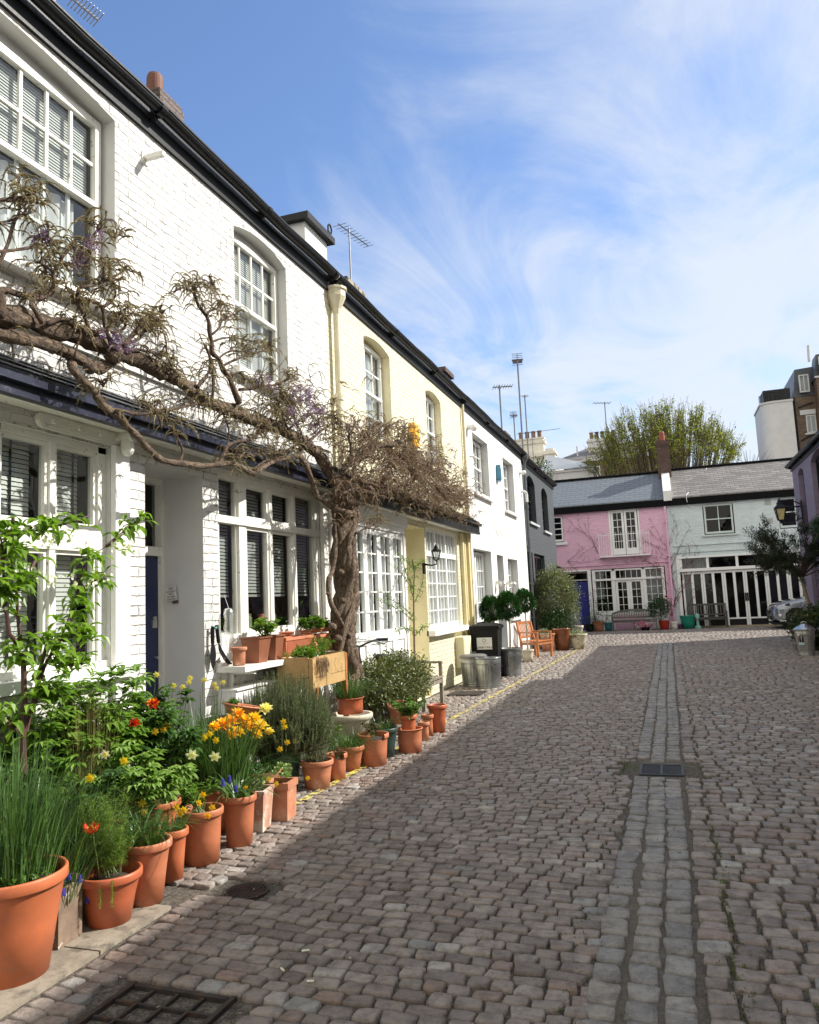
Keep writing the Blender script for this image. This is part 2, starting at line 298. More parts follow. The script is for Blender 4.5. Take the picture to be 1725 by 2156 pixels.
def sett_mat(name,ramp,rough,speck=.35):
    m,N,L,b=new(name); P=pos(N); r=N.new('ShaderNodeValToRGB'); L.new(isl(N),r.inputs[0]); e=r.color_ramp.elements
    e[0].position=ramp[0][0]; e[0].color=(*ramp[0][1],1); e[1].position=ramp[-1][0]; e[1].color=(*ramp[-1][1],1)
    for p,c in ramp[1:-1]: x=e.new(p); x.color=(*c,1)
    c=r.outputs[0]
    c=mixc(N,L,mul(N,L,mrange(N,L,noise(N,L,P,10,7,.75),.42,.62),.55),c,(.062,.05,.045))
    g=noise(N,L,P,230,3,.8); c=mixc(N,L,mul(N,L,mrange(N,L,g,.52,.66),speck),c,(.42,.41,.38)); c=mixc(N,L,mul(N,L,mrange(N,L,g,.46,.30),speck),c,(.04,.035,.03))
    c=mixc(N,L,mul(N,L,mrange(N,L,noise(N,L,P,22,6,.75),.57,.68),.35),c,(.26,.235,.21))
    L.new(c,b.inputs['Base Color']); L.new(mrange(N,L,noise(N,L,P,15,4),.3,.7,rough-.09,rough+.13),b.inputs['Roughness']); b.inputs['Specular IOR Level'].default_value=.5
    h=mul(N,L,mul(N,L,noise(N,L,P,34,7,.7),1.0),mul(N,L,noise(N,L,P,230,3,.7),.3),'ADD'); bump(N,L,b,h,.75,.022)
    return m
def stone(V,F,cx,cy,lx,ly,rot,detail,hh=.012,zt=0.0):
    """one sett: worn rounded top, sides going down into the joint"""
    hx=lx/2; hy=ly/2; k=.30; base=len(V); ca=math.cos(rot); sa=math.sin(rot)
    if detail:
        out=[(-1,-.7),(-.9,-.95),(-.3,-1),(.3,-1),(.91,-.94),(1,-.68),(1,.1),(.99,.70),(.90,.96),(.2,1),(-.35,1),(-.92,.95),(-1,.66),(-1,.0)]
    else: out=[(-1,-.6),(-.8,-1),(.8,-1),(1,-.6),(1,.6),(.8,1),(-.8,1),(-1,.6)]
    n=len(out); sk=rnd(-.10,.10); tp_=rnd(-.12,.12); j=[(x*rnd(.95,1.02)*(1+tp_*y)+sk*y*.6,y*rnd(.90,1.05)*(1+rnd(-.05,.05))+rnd(-.07,.07)*0) for x,y in out]; tx=rnd(-.05,.05); ty=rnd(-.05,.05); dz=rnd(-.004,.004)+zt
    rings=((1.01,-.03),(1.0,-.004),(.958,hh*.92),(.62,hh)) if detail else ((1.02,-.03),(.96,-.003),(.84,hh))
    for s_,z in rings:
        for (x,y) in j:
            X=x*hx*s_ if s_>.9 else x*(hx-hy*(1-s_)); Y=y*hy*s_; zz=z+dz+(X*tx+Y*ty if z>-.01 else 0)+(rnd(-.002,.002) if z>0 else 0)
            V.append((cx+X*ca-Y*sa,cy+X*sa+Y*ca,zz))
    V.append((cx,cy,hh*.9+dz)); c=len(V)-1; m=len(rings)
    for r in range(m-1):
        for i in range(n):
            a=base+r*n+i; b=base+r*n+(i+1)%n; F.append((a,b,b+n,a+n))
    t=base+(m-1)*n
    for i in range(n): F.append((t+i,t+(i+1)%n,c))
HOLES=[(-.50,.12,7.08,7.64),(-2.36,-1.82,2.40,2.93),(-2.56,-2.26,3.86,4.12)]
def streets():
    V=[];F=[]
    def course(xa_f,xb_f,y0,y1,pit,lens,gx,gy,slope,wv):
        y=y0
        while y<y1:
            ly=rnd(*pit); xa=xa_f(y); xb=xb_f(y); x=xa+rnd(0,.03)
            while x<xb-.04:
                lx=rnd(*lens)*(1 if rnd(0,1)<.92 else 1.25)
                if x+lx>xb: lx=xb-x
                if lx<.05: break
                cx=x+lx/2; cyy=y+.5*ly+wv*math.sin(cx*2.1+y*.9)+wv*.6*math.sin(cx*5.3+y*2)+rnd(-.005,.005)+slope(cx,y)
                if not any(a_-.02<cx+lx*.4 and cx-lx*.4<b_+.02 and c_-.02<cyy<d_+.02 for a_,b_,c_,d_ in HOLES):
                    gap=rnd(*gx); stone(V,F,cx,cyy,lx-gap,ly-rnd(*gy),rnd(-.04,.04),y<11,rnd(.005,.010),-.004*math.exp(-((cx+.2)/.5)**2))
                x+=lx
            y+=ly
    course(lambda y:-3.88 if y>3.72 else -2.68,lambda y:-.416,-.9,24.4,(.080,.104),(.096,.150),(.007,.015),(.007,.014),lambda x,y:(x+.4)*-.085,.018)
    course(lambda y:-.014,lambda y:3.98,-.5,24.4,(.100,.128) ,(.105,.160),(.011,.024),(.012,.024),lambda x,y:-.02*x+.015*math.sin(y*1.1),.015)
    course(lambda y:-3.88,lambda y:3.98 if y<26.5 else 8.2,24.4,32.7,(.11,.13),(.12,.17),(.010,.018),(.010,.018),lambda x,y:0,.02)
    me=MB(); me.v=V; me.f=F
    m=sett_mat('granite_setts',[(0,(.19,.15,.125)),(.22,(.31,.26,.22)),(.45,(.25,.21,.182)),(.62,(.345,.285,.24)),(.78,(.37,.32,.275)),(.90,(.29,.20,.155)),(.965,(.48,.45,.40)),(1,(.25,.25,.235))],.44)
    tag(me.build('cobbled_street',m,smooth=True),kind='structure')
    V=[];F=[]
    for k,xc in enumerate((-.352,-.218,-.082)):
        y=-.5+rnd(0,.1)
        while y<24.5:
            ly=rnd(.10,.19)
            cy=y+ly/2; cx=xc+.008*math.sin(y*1.3+k)+rnd(-.006,.006)-(.02 if y<5 and k==0 else 0)
            if not (6.98<cy<7.74): stone(V,F,cx,cy,rnd(.116,.131),ly-rnd(.008,.018),rnd(-.05,.05),True,rnd(.006,.010),-.006)
            y+=ly
    me=MB(); me.v=V; me.f=F
    m=sett_mat('channel_setts',[(0,(.22,.215,.20)),(.3,(.30,.28,.25)),(.55,(.34,.305,.26)),(.8,(.27,.265,.25)),(1,(.40,.375,.33))],.50,.45)
    tag(me.build('drainage_channel',m,smooth=True),kind='structure')
    # smooth paving strip the pots stand on
    b=MB(); y=-2.
    while y<3.6:
        l=rnd(.75,.95); b.box(-3.9,-2.705,y+.006,min(y+l,3.70)-.006,-.03,.006+rnd(-.002,.002)); y+=l
    tag(b.build('paving_strip',pm('paving_slab',(.25,.215,.165),.85,.25,7,60,.6,dirt=(.12,.105,.08),dirts=(.48,.66),dsc=9)),kind='structure')
    # yellow line
    b=MB(); y=5.0
    xs=lambda y: -2.99+(y-5)*(.43/17)
    m,N,L,bs=new('worn_yellow_paint'); P=pos(N); t=N.new('ShaderNodeBsdfTransparent'); mx=N.new('ShaderNodeMixShader'); out=N['Material Output']
    bs.inputs['Base Color'].default_value=(.66,.56,.13,1); bs.inputs['Roughness'].default_value=.6
    L.new(mrange(N,L,noise(N,L,P,16,6,.75),.46,.58),mx.inputs[0]); L.new(t.outputs[0],mx.inputs[1]); L.new(bs.outputs[0],mx.inputs[2]); L.new(mx.outputs[0],out.inputs[0])
    while y<23.5:
        b.q((xs(y)-.035,y,.0195),(xs(y)+.035,y,.0195),(xs(y+.5)+.035,y+.5,.0195),(xs(y+.5)-.035,y+.5,.0195)); y+=.5
    tag(b.build('yellow_line',m),kind='structure')
def covers():
    iron=pm('cast_iron',(.045,.04,.038),.55,.3,10,60,.4,metal=.5,dirt=(.11,.06,.035),dirts=(.5,.66),dsc=14)
    # drain grating in the channel
    b=MB(); x0,x1,y0,y1=-.375,.0,7.14,7.56; z=-.004
    for yy in (y0,y1-.02): b.box(x0,x1,yy,yy+.02,z-.012,z+.006)
    for xx in (x0,x1-.02,(x0+x1)/2-.01): b.box(xx,xx+.02,y0+.02,y1-.02,z-.012,z+.006)
    for i in range(11): 
        yy=y0+.035+i*.033; b.box(x0+.02,x1-.02,yy,yy+.014,z-.007,z+.003)
    o=tag(b.build('drain_grate',pm('grate_iron',(.055,.055,.058),.5,.2,8,60,.3,metal=.6),origin=(-.19,7.35,0)),'rectangular black iron drain grating set in the central drainage channel','drain')
    b=MB(); b.box(x0+.02,x1-.02,y0+.02,y1-.02,-.0125,-.0105); b.build('pit',pm('painted_pit_shade',(.004,.004,.004),.9,0,1,1,0),o)  # thin black slab: darkness of the pit painted as colour, no depth below
    b=MB(); m=pm('rough_mortar',(.30,.26,.20),.9,.2,12,60,.7)
    for X0,X1,Y0,Y1 in ((-.52,x0,7.05,7.66),(x1,.15,7.05,7.66)): b.box(X0,X1,Y0,Y1,-.04,-.004)
    b.box(x0,x1,7.05,y0,-.04,-.006); b.box(x0,x1,y1,7.66,-.04,-.006)
    b.build('mortar_bed',m,o)
    # recessed inspection cover bottom left: an iron frame with a grid filled with earth
    cx,cy=-2.09,2.66; b=MB(); M=Matrix.Translation((cx,cy,0))@Matrix.Rotation(R(-1),4,'Z'); h=.25
    for s_ in (-1,1): b.box(s_*h-.012,s_*h+.012,-h-.02,h+.02,-.03,.007,M); b.box(-h+.02,h-.02,s_*h-.012,s_*h+.012,-.03,.0065,M)
    for i in range(1,4): t=-h+i*2*h/4; b.box(t-.007,t+.007,-h+.02,h-.02,-.03,.003,M); b.box(-h+.02,h-.02,t-.007,t+.007,-.03,.0025,M)
    o=tag(b.build('manhole_cover',iron,origin=(cx,cy,0)),'square rusty iron cover with a grid of earth filled pockets at the bottom edge','manhole cover')
    b=MB(); b.box(-h+.02,h-.02,-h+.02,h-.02,-.035,.0005,M); b.build('earth_infill',pm('earth_infill',(.09,.05,.032),.95,.5,25,60,1,dirt=(.04,.07,.015),dirts=(.62,.7),dsc=7),o)
    b=MB()
    for _ in range(70): 
        a=Vector((rnd(.05,.2),rnd(.0,.16),0)); p=M@a; b.leaf((p.x,p.y,-.004),(rnd(-1,1),rnd(-1,1),.5),.022,.016)
    b.build('weeds',m_green,o)
    b=MB()
    for x,y in ((-.15,.18),(-.2,-.12),(-.03,.2),(-.12,-.2),(.1,-.15)):
        p=M@Vector((x,y,0)); b.leaf((p.x,p.y,-.002),(rnd(-1,1),rnd(-1,1),.1),.07,.035)
    b.build('dead_leaf',fol('dead_leaf_brown',(.22,.09,.04),(.34,.17,.08)),o)
    # small round cover
    cx,cy=-2.41,3.99; b=MB(); b.lathe([(.125,-.03),(.125,.003),(.110,.004),(.108,-.002),(.0,-.002)],(cx,cy,0),40)
    for i in range(-4,5):
        t=i*.023; l=math.sqrt(max(0,.104**2-t*t)); b.box(cx+t-.004,cx+t+.004,cy-l,cy+l,-.004,.003); b.box(cx-l,cx+l,cy+t-.004,cy+t+.004,-.004,.0026)
    o=tag(b.build('round_cover',iron,smooth=False,origin=(cx,cy,0)),'small round iron cover with a waffle pattern in the setts near the pots','manhole cover')
    b=MB(); b.box(cx-.15,cx+.15,cy-.135,cy+.135,-.03,-.005); b.build('mortar_bed',pm('grey_mortar',(.14,.13,.115),.9,.2,12,60,.7),o)
    # cover in front of the yellow house and litter
    b=MB(); o0=Vector((-3.45,12.2,0)); 
    b.box(-3.62,-3.05,12.35,12.85,-.02,.0235)
    for i in range(9): b.box(-3.59+i*.06,-3.56+i*.06,12.38,12.82,.022,.028)
    tag(b.build('cellar_grate',iron,origin=(-3.35,12.6,0)),'dark iron grate lying in the paving between the garden bench and the galvanised bins','drain')
    for i,(x,y,l,a) in enumerate(((-1.73,3.33,.035,.5),(-1.72,3.14,.03,2.5),(-1.58,3.08,.03,.3))):
        b=MB(); b.tube([(x,y,.022),(x+l*math.cos(a),y+l*math.sin(a),.022)],.0045,8)
        tag(b.build('cigarette_end',m_wht,origin=(x,y,.02)),['white cigarette end lying on the setts farthest from the iron grid cover','white cigarette end in a joint, second from the iron grid cover','white cigarette end lying nearest the square iron grid cover'][i],'litter','cigarette ends on the setts')
ground(); streets(); covers()
# moss and weeds between the stones
def moss():
    b=MB()
    for _ in range(2600):
        g=random.choice(((1.2,3.2,.9,.7),(2.0,3.6,.8,.6),(.15,3.6,.02,1.5),(.15,8.5,.02,4),(-.53,5.5,.02,2.5),(1.4,4.6,.9,1.2),(.5,9,.5,1.2),(2.4,5.5,1,.7),(-1.2,6.5,.8,.8),(-.3,10.5,.35,2),(1.5,15.5,1.6,.6),(2.4,18.6,.7,.3)))
        x=random.gauss(g[0],g[2]); y=random.gauss(g[1],g[3])
        if y<2 or x<-2.6: continue
        for k in range(3): b.leaf((x+rnd(-.012,.012),y+rnd(-.01,.01),-.006),(rnd(-1,1),rnd(-1,1),rnd(.6,1.5)),rnd(.012,.026),.006)
    tag(b.build('moss',fol('moss_green',(.05,.075,.012),(.11,.13,.03),.8,.1)),kind='stuff')
moss()
def litter():
    b=MB()
    for _ in range(420):
        k=rnd(0,1)
        if k<.55: x=-2.55+abs(random.gauss(0,.5)); y=rnd(3.2,9.5)
        else: x=rnd(-2.5,3.5); y=2.6+rnd(0,1)**1.6*14
        b.leaf((x,y,.012),(rnd(-1,1),rnd(-1,1),rnd(.0,.25)),rnd(.008,.022),rnd(.006,.012))
    tag(b.build('fallen_petals',fol('litter_colours',(.55,.50,.42),(.26,.16,.09),.7,.1)),kind='stuff')
    b=MB()
    for _ in range(150): b.leaf((-2.72+abs(random.gauss(0,.16)),rnd(6.3,7.3),.012+rnd(0,.01)),(rnd(-1,1),rnd(-1,1),rnd(.0,.4)),rnd(.012,.03),rnd(.008,.014))
    tag(b.build('dead_leaves',fol('dead_leaf_red',(.16,.05,.025),(.30,.14,.06),.8,.1)),kind='stuff')
litter()
# ---------------------------------------------------------------- buildings
m_mosst=fol('roof_moss',(.06,.06,.025),(.15,.14,.06),.8,.1)
m_blackf=pm('black_board',(.005,.005,.006),.75,.2,4,30,.2,spec=.12)
def arc(u0,u1,v,rise,n=10): # points of a segmental arch from u0 to u1 springing at v
    return [(u0+(u1-u0)*i/n, v+rise*math.sin(PI*i/n)**.8 if rise else v) for i in range(n+1)]
def wall(pl,u0,u1,v0,v1,ops,name,mat,parent,reveal_mat=None,thick=.0):
    """front sheet with real openings, reveals, arched heads. ops: (u0,u1,v0,v1,depth,rise); v1 is the crown"""
    us=sorted({u0,u1}|{o[0] for o in ops}|{o[1] for o in ops}); vs_=sorted({v0,v1}|{o[2] for o in ops}|{o[3] for o in ops})
    us=[u for u in us if u0<=u<=u1]; vs_=[v for v in vs_ if v0<=v<=v1]
    b=MB(); r=MB()
    for i in range(len(us)-1):
        for j in range(len(vs_)-1):
            cu=(us[i]+us[i+1])/2; cv=(vs_[j]+vs_[j+1])/2
            if any(o[0]<cu<o[1] and o[2]<cv<o[3] for o in ops): continue
            b.q(pl(us[i],vs_[j]),pl(us[i+1],vs_[j]),pl(us[i+1],vs_[j+1]),pl(us[i],vs_[j+1]))
    for o in ops:
        a,c,lo,hi,d=o[:5]; rise=o[5] if len(o)>5 else 0
        top=arc(a,c,hi-rise,rise) if rise else [(a,hi),(c,hi)]
        if rise:
            for k in range(len(top)-1): b.q(pl(top[k][0],hi),pl(*top[k]),pl(*top[k+1]),pl(top[k+1][0],hi))
        for k in range(len(top)-1): r.q(pl(*top[k]),pl(top[k][0],top[k][1],-d),pl(top[k+1][0],top[k+1][1],-d),pl(*top[k+1]))
        s_=hi-rise
        r.q(pl(a,lo),pl(a,lo,-d),pl(a,s_,-d),pl(a,s_)); r.q(pl(c,lo),pl(c,lo,-d),pl(c,s_,-d),pl(c,s_)); r.q(pl(a,lo),pl(c,lo),pl(c,lo,-d),pl(a,lo,-d))
    for o in ops:
        if len(o)>5 and o[5]: r.q(pl(o[0]-.03,o[3]-o[5]-.06,-o[4]+.025),pl(o[1]+.03,o[3]-o[5]-.06,-o[4]+.025),pl(o[1]+.03,o[3]+.04,-o[4]+.025),pl(o[0]-.03,o[3]+.04,-o[4]+.025))
    # ends and top of the wall, so it has a thickness
    T=.45; r.q(pl(u0,v0),pl(u0,v1),pl(u0,v1,-T),pl(u0,v0,-T)); r.q(pl(u1,v0),pl(u1,v1),pl(u1,v1,-T),pl(u1,v0,-T)); r.q(pl(u0,v1),pl(u1,v1),pl(u1,v1,-T),pl(u0,v1,-T))
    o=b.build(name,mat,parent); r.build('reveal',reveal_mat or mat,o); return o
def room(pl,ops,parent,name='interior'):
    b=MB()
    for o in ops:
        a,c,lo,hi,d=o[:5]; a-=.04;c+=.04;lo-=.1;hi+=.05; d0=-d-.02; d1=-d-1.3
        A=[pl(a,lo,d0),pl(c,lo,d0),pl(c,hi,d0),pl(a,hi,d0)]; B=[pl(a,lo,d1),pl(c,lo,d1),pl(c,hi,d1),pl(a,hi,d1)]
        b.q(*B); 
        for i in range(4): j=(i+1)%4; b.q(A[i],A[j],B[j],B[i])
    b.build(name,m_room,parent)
def window(par,pl,u0,u1,v0,v1,w,cols,rows,mat,fr=.05,bar=.022,name='window',back=None,mid=None,dep=.05,top=None,glass=None,label=None,backargs={},stag=0):
    """frame and glazing bars; sub-parts pane, blind or curtain. mid: height of a meeting rail; cols/rows of panes"""
    b=MB(); b.pb(pl,u0,u0+fr,v0,v1,w-dep,w); b.pb(pl,u1-fr,u1,v0,v1,w-dep,w); b.pb(pl,u0+fr,u1-fr,v0,v0+fr*1.2,w-dep,w); b.pb(pl,u0+fr,u1-fr,v1-fr,v1,w-dep,w)
    a=u0+fr; c=u1-fr; lo=v0+fr*1.2; hi=v1-fr
    secs=[(lo,hi,rows)] if mid is None else [(lo,mid-.02,rows),(mid+.02,hi,rows)]
    if mid is not None: b.pb(pl,a,c,mid-.02,mid+.02,w-dep*1.0,w+.012)
    for k,(l,h,rw) in enumerate(secs):
        ww=w-dep*.35-(stag if k==0 else 0); 
        for i in range(1,cols): u=a+(c-a)*i/cols; b.pb(pl,u-bar/2,u+bar/2,l,h,ww-.022,ww)
        for i in range(1,rw): v=l+(h-l)*i/rw; b.pb(pl,a,c,v-bar/2,v+bar/2,ww-.020,ww-.002)
    o=b.build(name,mat,par)
    if label: o['label']=label
    g=MB(); g.q(pl(a-.01,lo-.01,w-dep*.7),pl(c+.01,lo-.01,w-dep*.7),pl(c+.01,hi+.01,w-dep*.7),pl(a-.01,hi+.01,w-dep*.7)); g.build('pane',glass or m_glass,o)
    if back: back(o,pl,a,c,lo,hi,w-dep-.03,**backargs)
    return o
def blind(o,pl,a,c,lo,hi,w,stop=None,mat=None,step=.030,tapes=True,tilt=.0115):
    b=MB(); v=hi-.02; stop=stop if stop is not None else lo
    while v>stop:
        b.q(pl(a+.01,v-tilt,w+.002),pl(c-.01,v-tilt,w+.002),pl(c-.01,v+tilt,w-.006),pl(a+.01,v+tilt,w-.006)); v-=step
    b.pb(pl,a+.01,c-.01,stop-.03,stop-.005,w-.02,w+.004)
    x=b.build('blind',mat or m_blind,o)
    if tapes:
        t=MB()
        for k in (.18,.82) if (c-a)<.7 else (.1,.37,.64,.9): u=a+(c-a)*k; t.pb(pl,u-.009,u+.009,stop,hi,w+.006,w+.009)
        t.build('tape',m_black,o)
def curtain(o,pl,a,c,lo,hi,w,mat=None,gather=.06,amp=.018,cover=1.0,side=0):
    """hanging cloth with folds; cover<1 leaves the middle (side=0), right (-1) or left (1) open"""
    mat=mat or m_curt; b=MB(); spans=[(a,c)] if cover>=1 else ([(a,a+(c-a)*cover/2),(c-(c-a)*cover/2,c)] if side==0 else [(a,a+(c-a)*cover)] if side<0 else [(c-(c-a)*cover,c)])
    for x0,x1 in spans:
        n=max(8,int((x1-x0)/.012)); f=rnd(0,6)
        pt=lambda i:(x0+(x1-x0)*i/n, w-.02+amp*math.sin(2*PI*(x0+(x1-x0)*i/n)/gather+f+1.2*math.sin(i*.13+f))+amp*.5*math.sin(i*.31+f))
        for i in range(n):
            u,q=pt(i); u2,q2=pt(i+1); b.q(pl(u,lo,q),pl(u2,lo,q2),pl(u2,hi,q2),pl(u,hi,q))
    b.build('curtain',mat,o,smooth=True)
def sill(par,pl,u0,u1,v,w0,mat,h=.055,out=.07):
    b=MB(); b.pb(pl,u0,u1,v-h,v,w0,out); return b.build('sill',mat,par)
def gutter(par,pl,u0,u1,v,mat,w=.12,r=.06,fascia=(.20,.02)):
    b=MB(); n=8
    pr=[(w+r*math.cos(PI+PI*i/n),v+r*math.sin(PI+PI*i/n)) for i in range(n+1)]
    L_=max(2,int((u1-u0)/1.8))
    sg=lambda u:.010*math.sin(u*1.7+v*3)+.006*math.sin(u*4.1)
    K=max(4,int((u1-u0)/.45))
    for k in range(K):
        ua=u0+(u1-u0)*k/K; ub=u0+(u1-u0)*(k+1)/K
        for i in range(n): b.q(pl(ua,pr[i][1]+sg(ua),pr[i][0]),pl(ub,pr[i][1]+sg(ub),pr[i][0]),pl(ub,pr[i+1][1]+sg(ub),pr[i+1][0]),pl(ua,pr[i+1][1]+sg(ua),pr[i+1][0]))
        q0=(v-.006+sg(ua),v+.010+sg(ua)); q1=(v-.006+sg(ub),v+.010+sg(ub)); A0,A1=w+r-.006,w+r+.007
        b.hex([pl(ua,q0[0],A0),pl(ub,q1[0],A0),pl(ub,q1[0],A1),pl(ua,q0[0],A1),pl(ua,q0[1],A0),pl(ub,q1[1],A0),pl(ub,q1[1],A1),pl(ua,q0[1],A1)])
    for k in range(L_+1):
        u=u0+(u1-u0)*k/L_; u=min(max(u,u0+.05),u1-.05)
        q=[(w+(r+.012)*math.cos(PI+PI*i/n),v+.004+(r+.012)*math.sin(PI+PI*i/n)) for i in range(n+1)]
        for i in range(n): b.q(pl(u-.035,q[i][1],q[i][0]),pl(u+.035,q[i][1],q[i][0]),pl(u+.035,q[i+1][1],q[i+1][0]),pl(u-.035,q[i+1][1],q[i+1][0]))
        b.pb(pl,u-.012,u+.012,v-r-.03,v-.01,.02,w-.02)
    b.pb(pl,u0,u1,v-fascia[0],v+.03,.003,.028)
    return b.build('gutter',mat,par)
def pentroof(par,pl,u0,u1,vtop,vedge,w,fas,m_s,m_f):
    b=MB(); n=max(3,int((u1-u0)/.25))
    b.hex([pl(u0,vedge,w),pl(u1,vedge,w),pl(u1,vtop,0.004),pl(u0,vtop,0.004),pl(u0,vedge+.03,w+.01),pl(u1,vedge+.03,w+.01),pl(u1,vtop+.03,.004),pl(u0,vtop+.03,.004)])
    # slates, three courses
    for k in range(3):
        t0=k/3; t1=(k+1)/3+.04; z0=vedge+(vtop-vedge)*t0+.034; z1=vedge+(vtop-vedge)*min(t1,1)+.030; w0=w*(1-t0)+.02*(1-t0); w1=w*(1-min(t1,1))+.006
        u=u0
        while u<u1-.01:
            e=min(u+.21,u1); dz=rnd(0,.006); b.q(pl(u,z0+dz+.006,w0),pl(e-.004,z0+dz+.006,w0),pl(e-.004,z1,w1),pl(u,z1,w1)); b.q(pl(u,z0+dz,w0),pl(e-.004,z0+dz,w0),pl(e-.004,z0+dz+.006,w0),pl(u,z0+dz+.006,w0)); u=e
    o=b.build('canopy',m_s,par)
    b=MB(); b.pb(pl,u0,u1,vedge-fas,vedge+.012,w-.035,w-.005)
    b.pb(pl,u0,u1,vedge-.055,vedge-.01,w-.004,w+.05)     # gutter box
    b.pb(pl,u0,u1,vedge-fas-.02,vedge-fas+.02,w-.06,w+.006)
    b.build('fascia',m_f,o)
    b=MB()
    for _ in range(26):
        uc=rnd(max(u0,2.5),u1); t_=rnd(0,.9); cw=w*(1-t_); cv=vedge+(vtop-vedge)*t_+.05
        for k in range(16): b.leaf(pl(uc+rnd(-.05,.05),cv+rnd(-.012,.0),cw+rnd(-.015,.02)),(rnd(-1,1),rnd(-1,1),1),rnd(.012,.024),.010)
    b.build('moss_tufts',m_mosst,o)
    b=MB(); b.pb(pl,u0,u1,vedge-fas,vedge-fas+.015,.004,w-.062); b.build('soffit',m_wpaint,o); return o
def chimney(par,x0,x1,y0,y1,z0,z1,mat,pots=1,cap=None,potmat=None,capmat=None,ph=.42,pr=1):
    b=MB(); b.box(x0,x1,y0,y1,z0,z1-.24); b.box(x0-.015,x1+.015,y0-.015,y1+.015,z1-.24,z1-.16); b.box(x0-.03,x1+.03,y0-.03,y1+.03,z1-.16,z1-.06); b.box(x0-.015,x1+.015,y0-.015,y1+.015,z1-.06,z1)
    o=b.build('chimney',mat,par)
    if pots:
        for i in range(pots):
            t=(i+.5)/pots; lx=x1-x0; ly=y1-y0
            c=((x0+x1)/2,y0+ly*t,z1) if ly>lx else (x0+lx*t,(y0+y1)/2,z1)
            if pots==1: c=((x0+x1)/2,(y0+y1)/2-.02,z1)
            p=MB(); p.lathe([(q_*pr,z_) for q_,z_ in [(.12,0),(.125,.03),(.122,.08),(.118,ph-.06),(.115,ph-.03),(.10,ph),(.075,ph),(.07,.1),(0,.1)]],c,20); p.build('chimney_pot',potmat or m_terra2,o,smooth=False)
    return o
def roof_left(par,y0,y1,v,depth=4.2,rise=1.15,mat=None):
    b=MB(); X0=-3.86; X1=X0-depth
    b.hex([(X0,y0,v),(X0,y1,v),(X1,y1,v+rise),(X1,y0,v+rise),(X0,y0,v+.05),(X0,y1,v+.05),(X1,y1,v+rise+.05),(X1,y0,v+rise+.05)])
    b.q((X1,y0,v+rise),(X1,y1,v+rise),(X1-2.5,y1,v-.2),(X1-2.5,y0,v-.2))
    return b.build('roof',mat or m_slate,par)
def shell(par,x0,x1,y0,y1,z1,mat):
    b=MB(); b.q((x0,y0,0),(x0,y0,z1),(x1,y0,z1),(x1,y0,0)); b.q((x0,y1,0),(x0,y1,z1),(x1,y1,z1),(x1,y1,0)); b.q((x1,y0,0),(x1,y1,0),(x1,y1,z1),(x1,y0,z1)); b.q((x0,y0,.002),(x1,y0,.002),(x1,y1,.002),(x0,y1,.002))
    return b.build('side_wall',mat,par)
m_brown=brickmat('chimney_brick',(.10,.048,.03),'xy',False,(.05,.045,.04),bst=1,mz=.012,var=.35)
def text(s,size,mat,parent,M,name='lettering',ext=.0015,align='CENTER',bold=0):
    cu=bpy.data.curves.new('t','FONT'); cu.body=s; cu.size=size; cu.extrude=ext; cu.align_x=align; cu.offset=bold
    t=bpy.data.objects.new('t',cu); S.collection.objects.link(t); dg=bpy.context.evaluated_depsgraph_get(); me=bpy.data.meshes.new_from_object(t.evaluated_get(dg)); bpy.data.objects.remove(t)
    o0=ORG.get(root_of(parent).name,Vector((0,0,0))); me.transform(Matrix.Translation(-o0)@M); me.materials.clear(); me.materials.append(mat)
    o=bpy.data.objects.new(name,me); S.collection.objects.link(o); o.parent=parent; return o
def aerial(name,label,base,h,els,az,lab='aerial',pole=.018,boom=.6,ew=.5,mat=None,vert=False,extra=True,grp=None,tilt=0):
    """tv aerial: pole and boom with cross elements"""
    mat=mat or pm('aerial_metal',(.16,.16,.17),.4,.2,5,50,.1,metal=.6); base=Vector(base); t=thing(name,label,'aerial',base,grp)
    b=MB(); b.tube([base,base+Vector((tilt,0,h))],pole,8); b.build('mast',mat,t)
    b=MB(); tp=base+Vector((tilt,0,h-.06)); d=Vector((math.cos(az),math.sin(az),.03)).normalized(); r=Vector((-d.y,d.x,0)).normalized()
    b.tube([tp-d*boom*.35,tp+d*boom*.65],pole*.7,6)
    for i in range(els):
        c=tp+d*boom*(-.3+.95*i/(els-1)); L_=ew*(1-.25*i/els)
        dr=Vector((0,0,1)) if vert else r
        b.tube([c-dr*L_/2,c+dr*L_/2],pole*.35,5)
    if extra:
        c=tp-d*boom*.32
        for k in range(-3,4): b.tube([c+Vector((0,0,k*.07))-r*ew*.45,c+Vector((0,0,k*.07))+r*ew*.45],pole*.35,5)
        b.tube([c-Vector((0,0,.22)),c+Vector((0,0,.22))],pole*.5,5)
    b.build('antenna',mat,t); return t
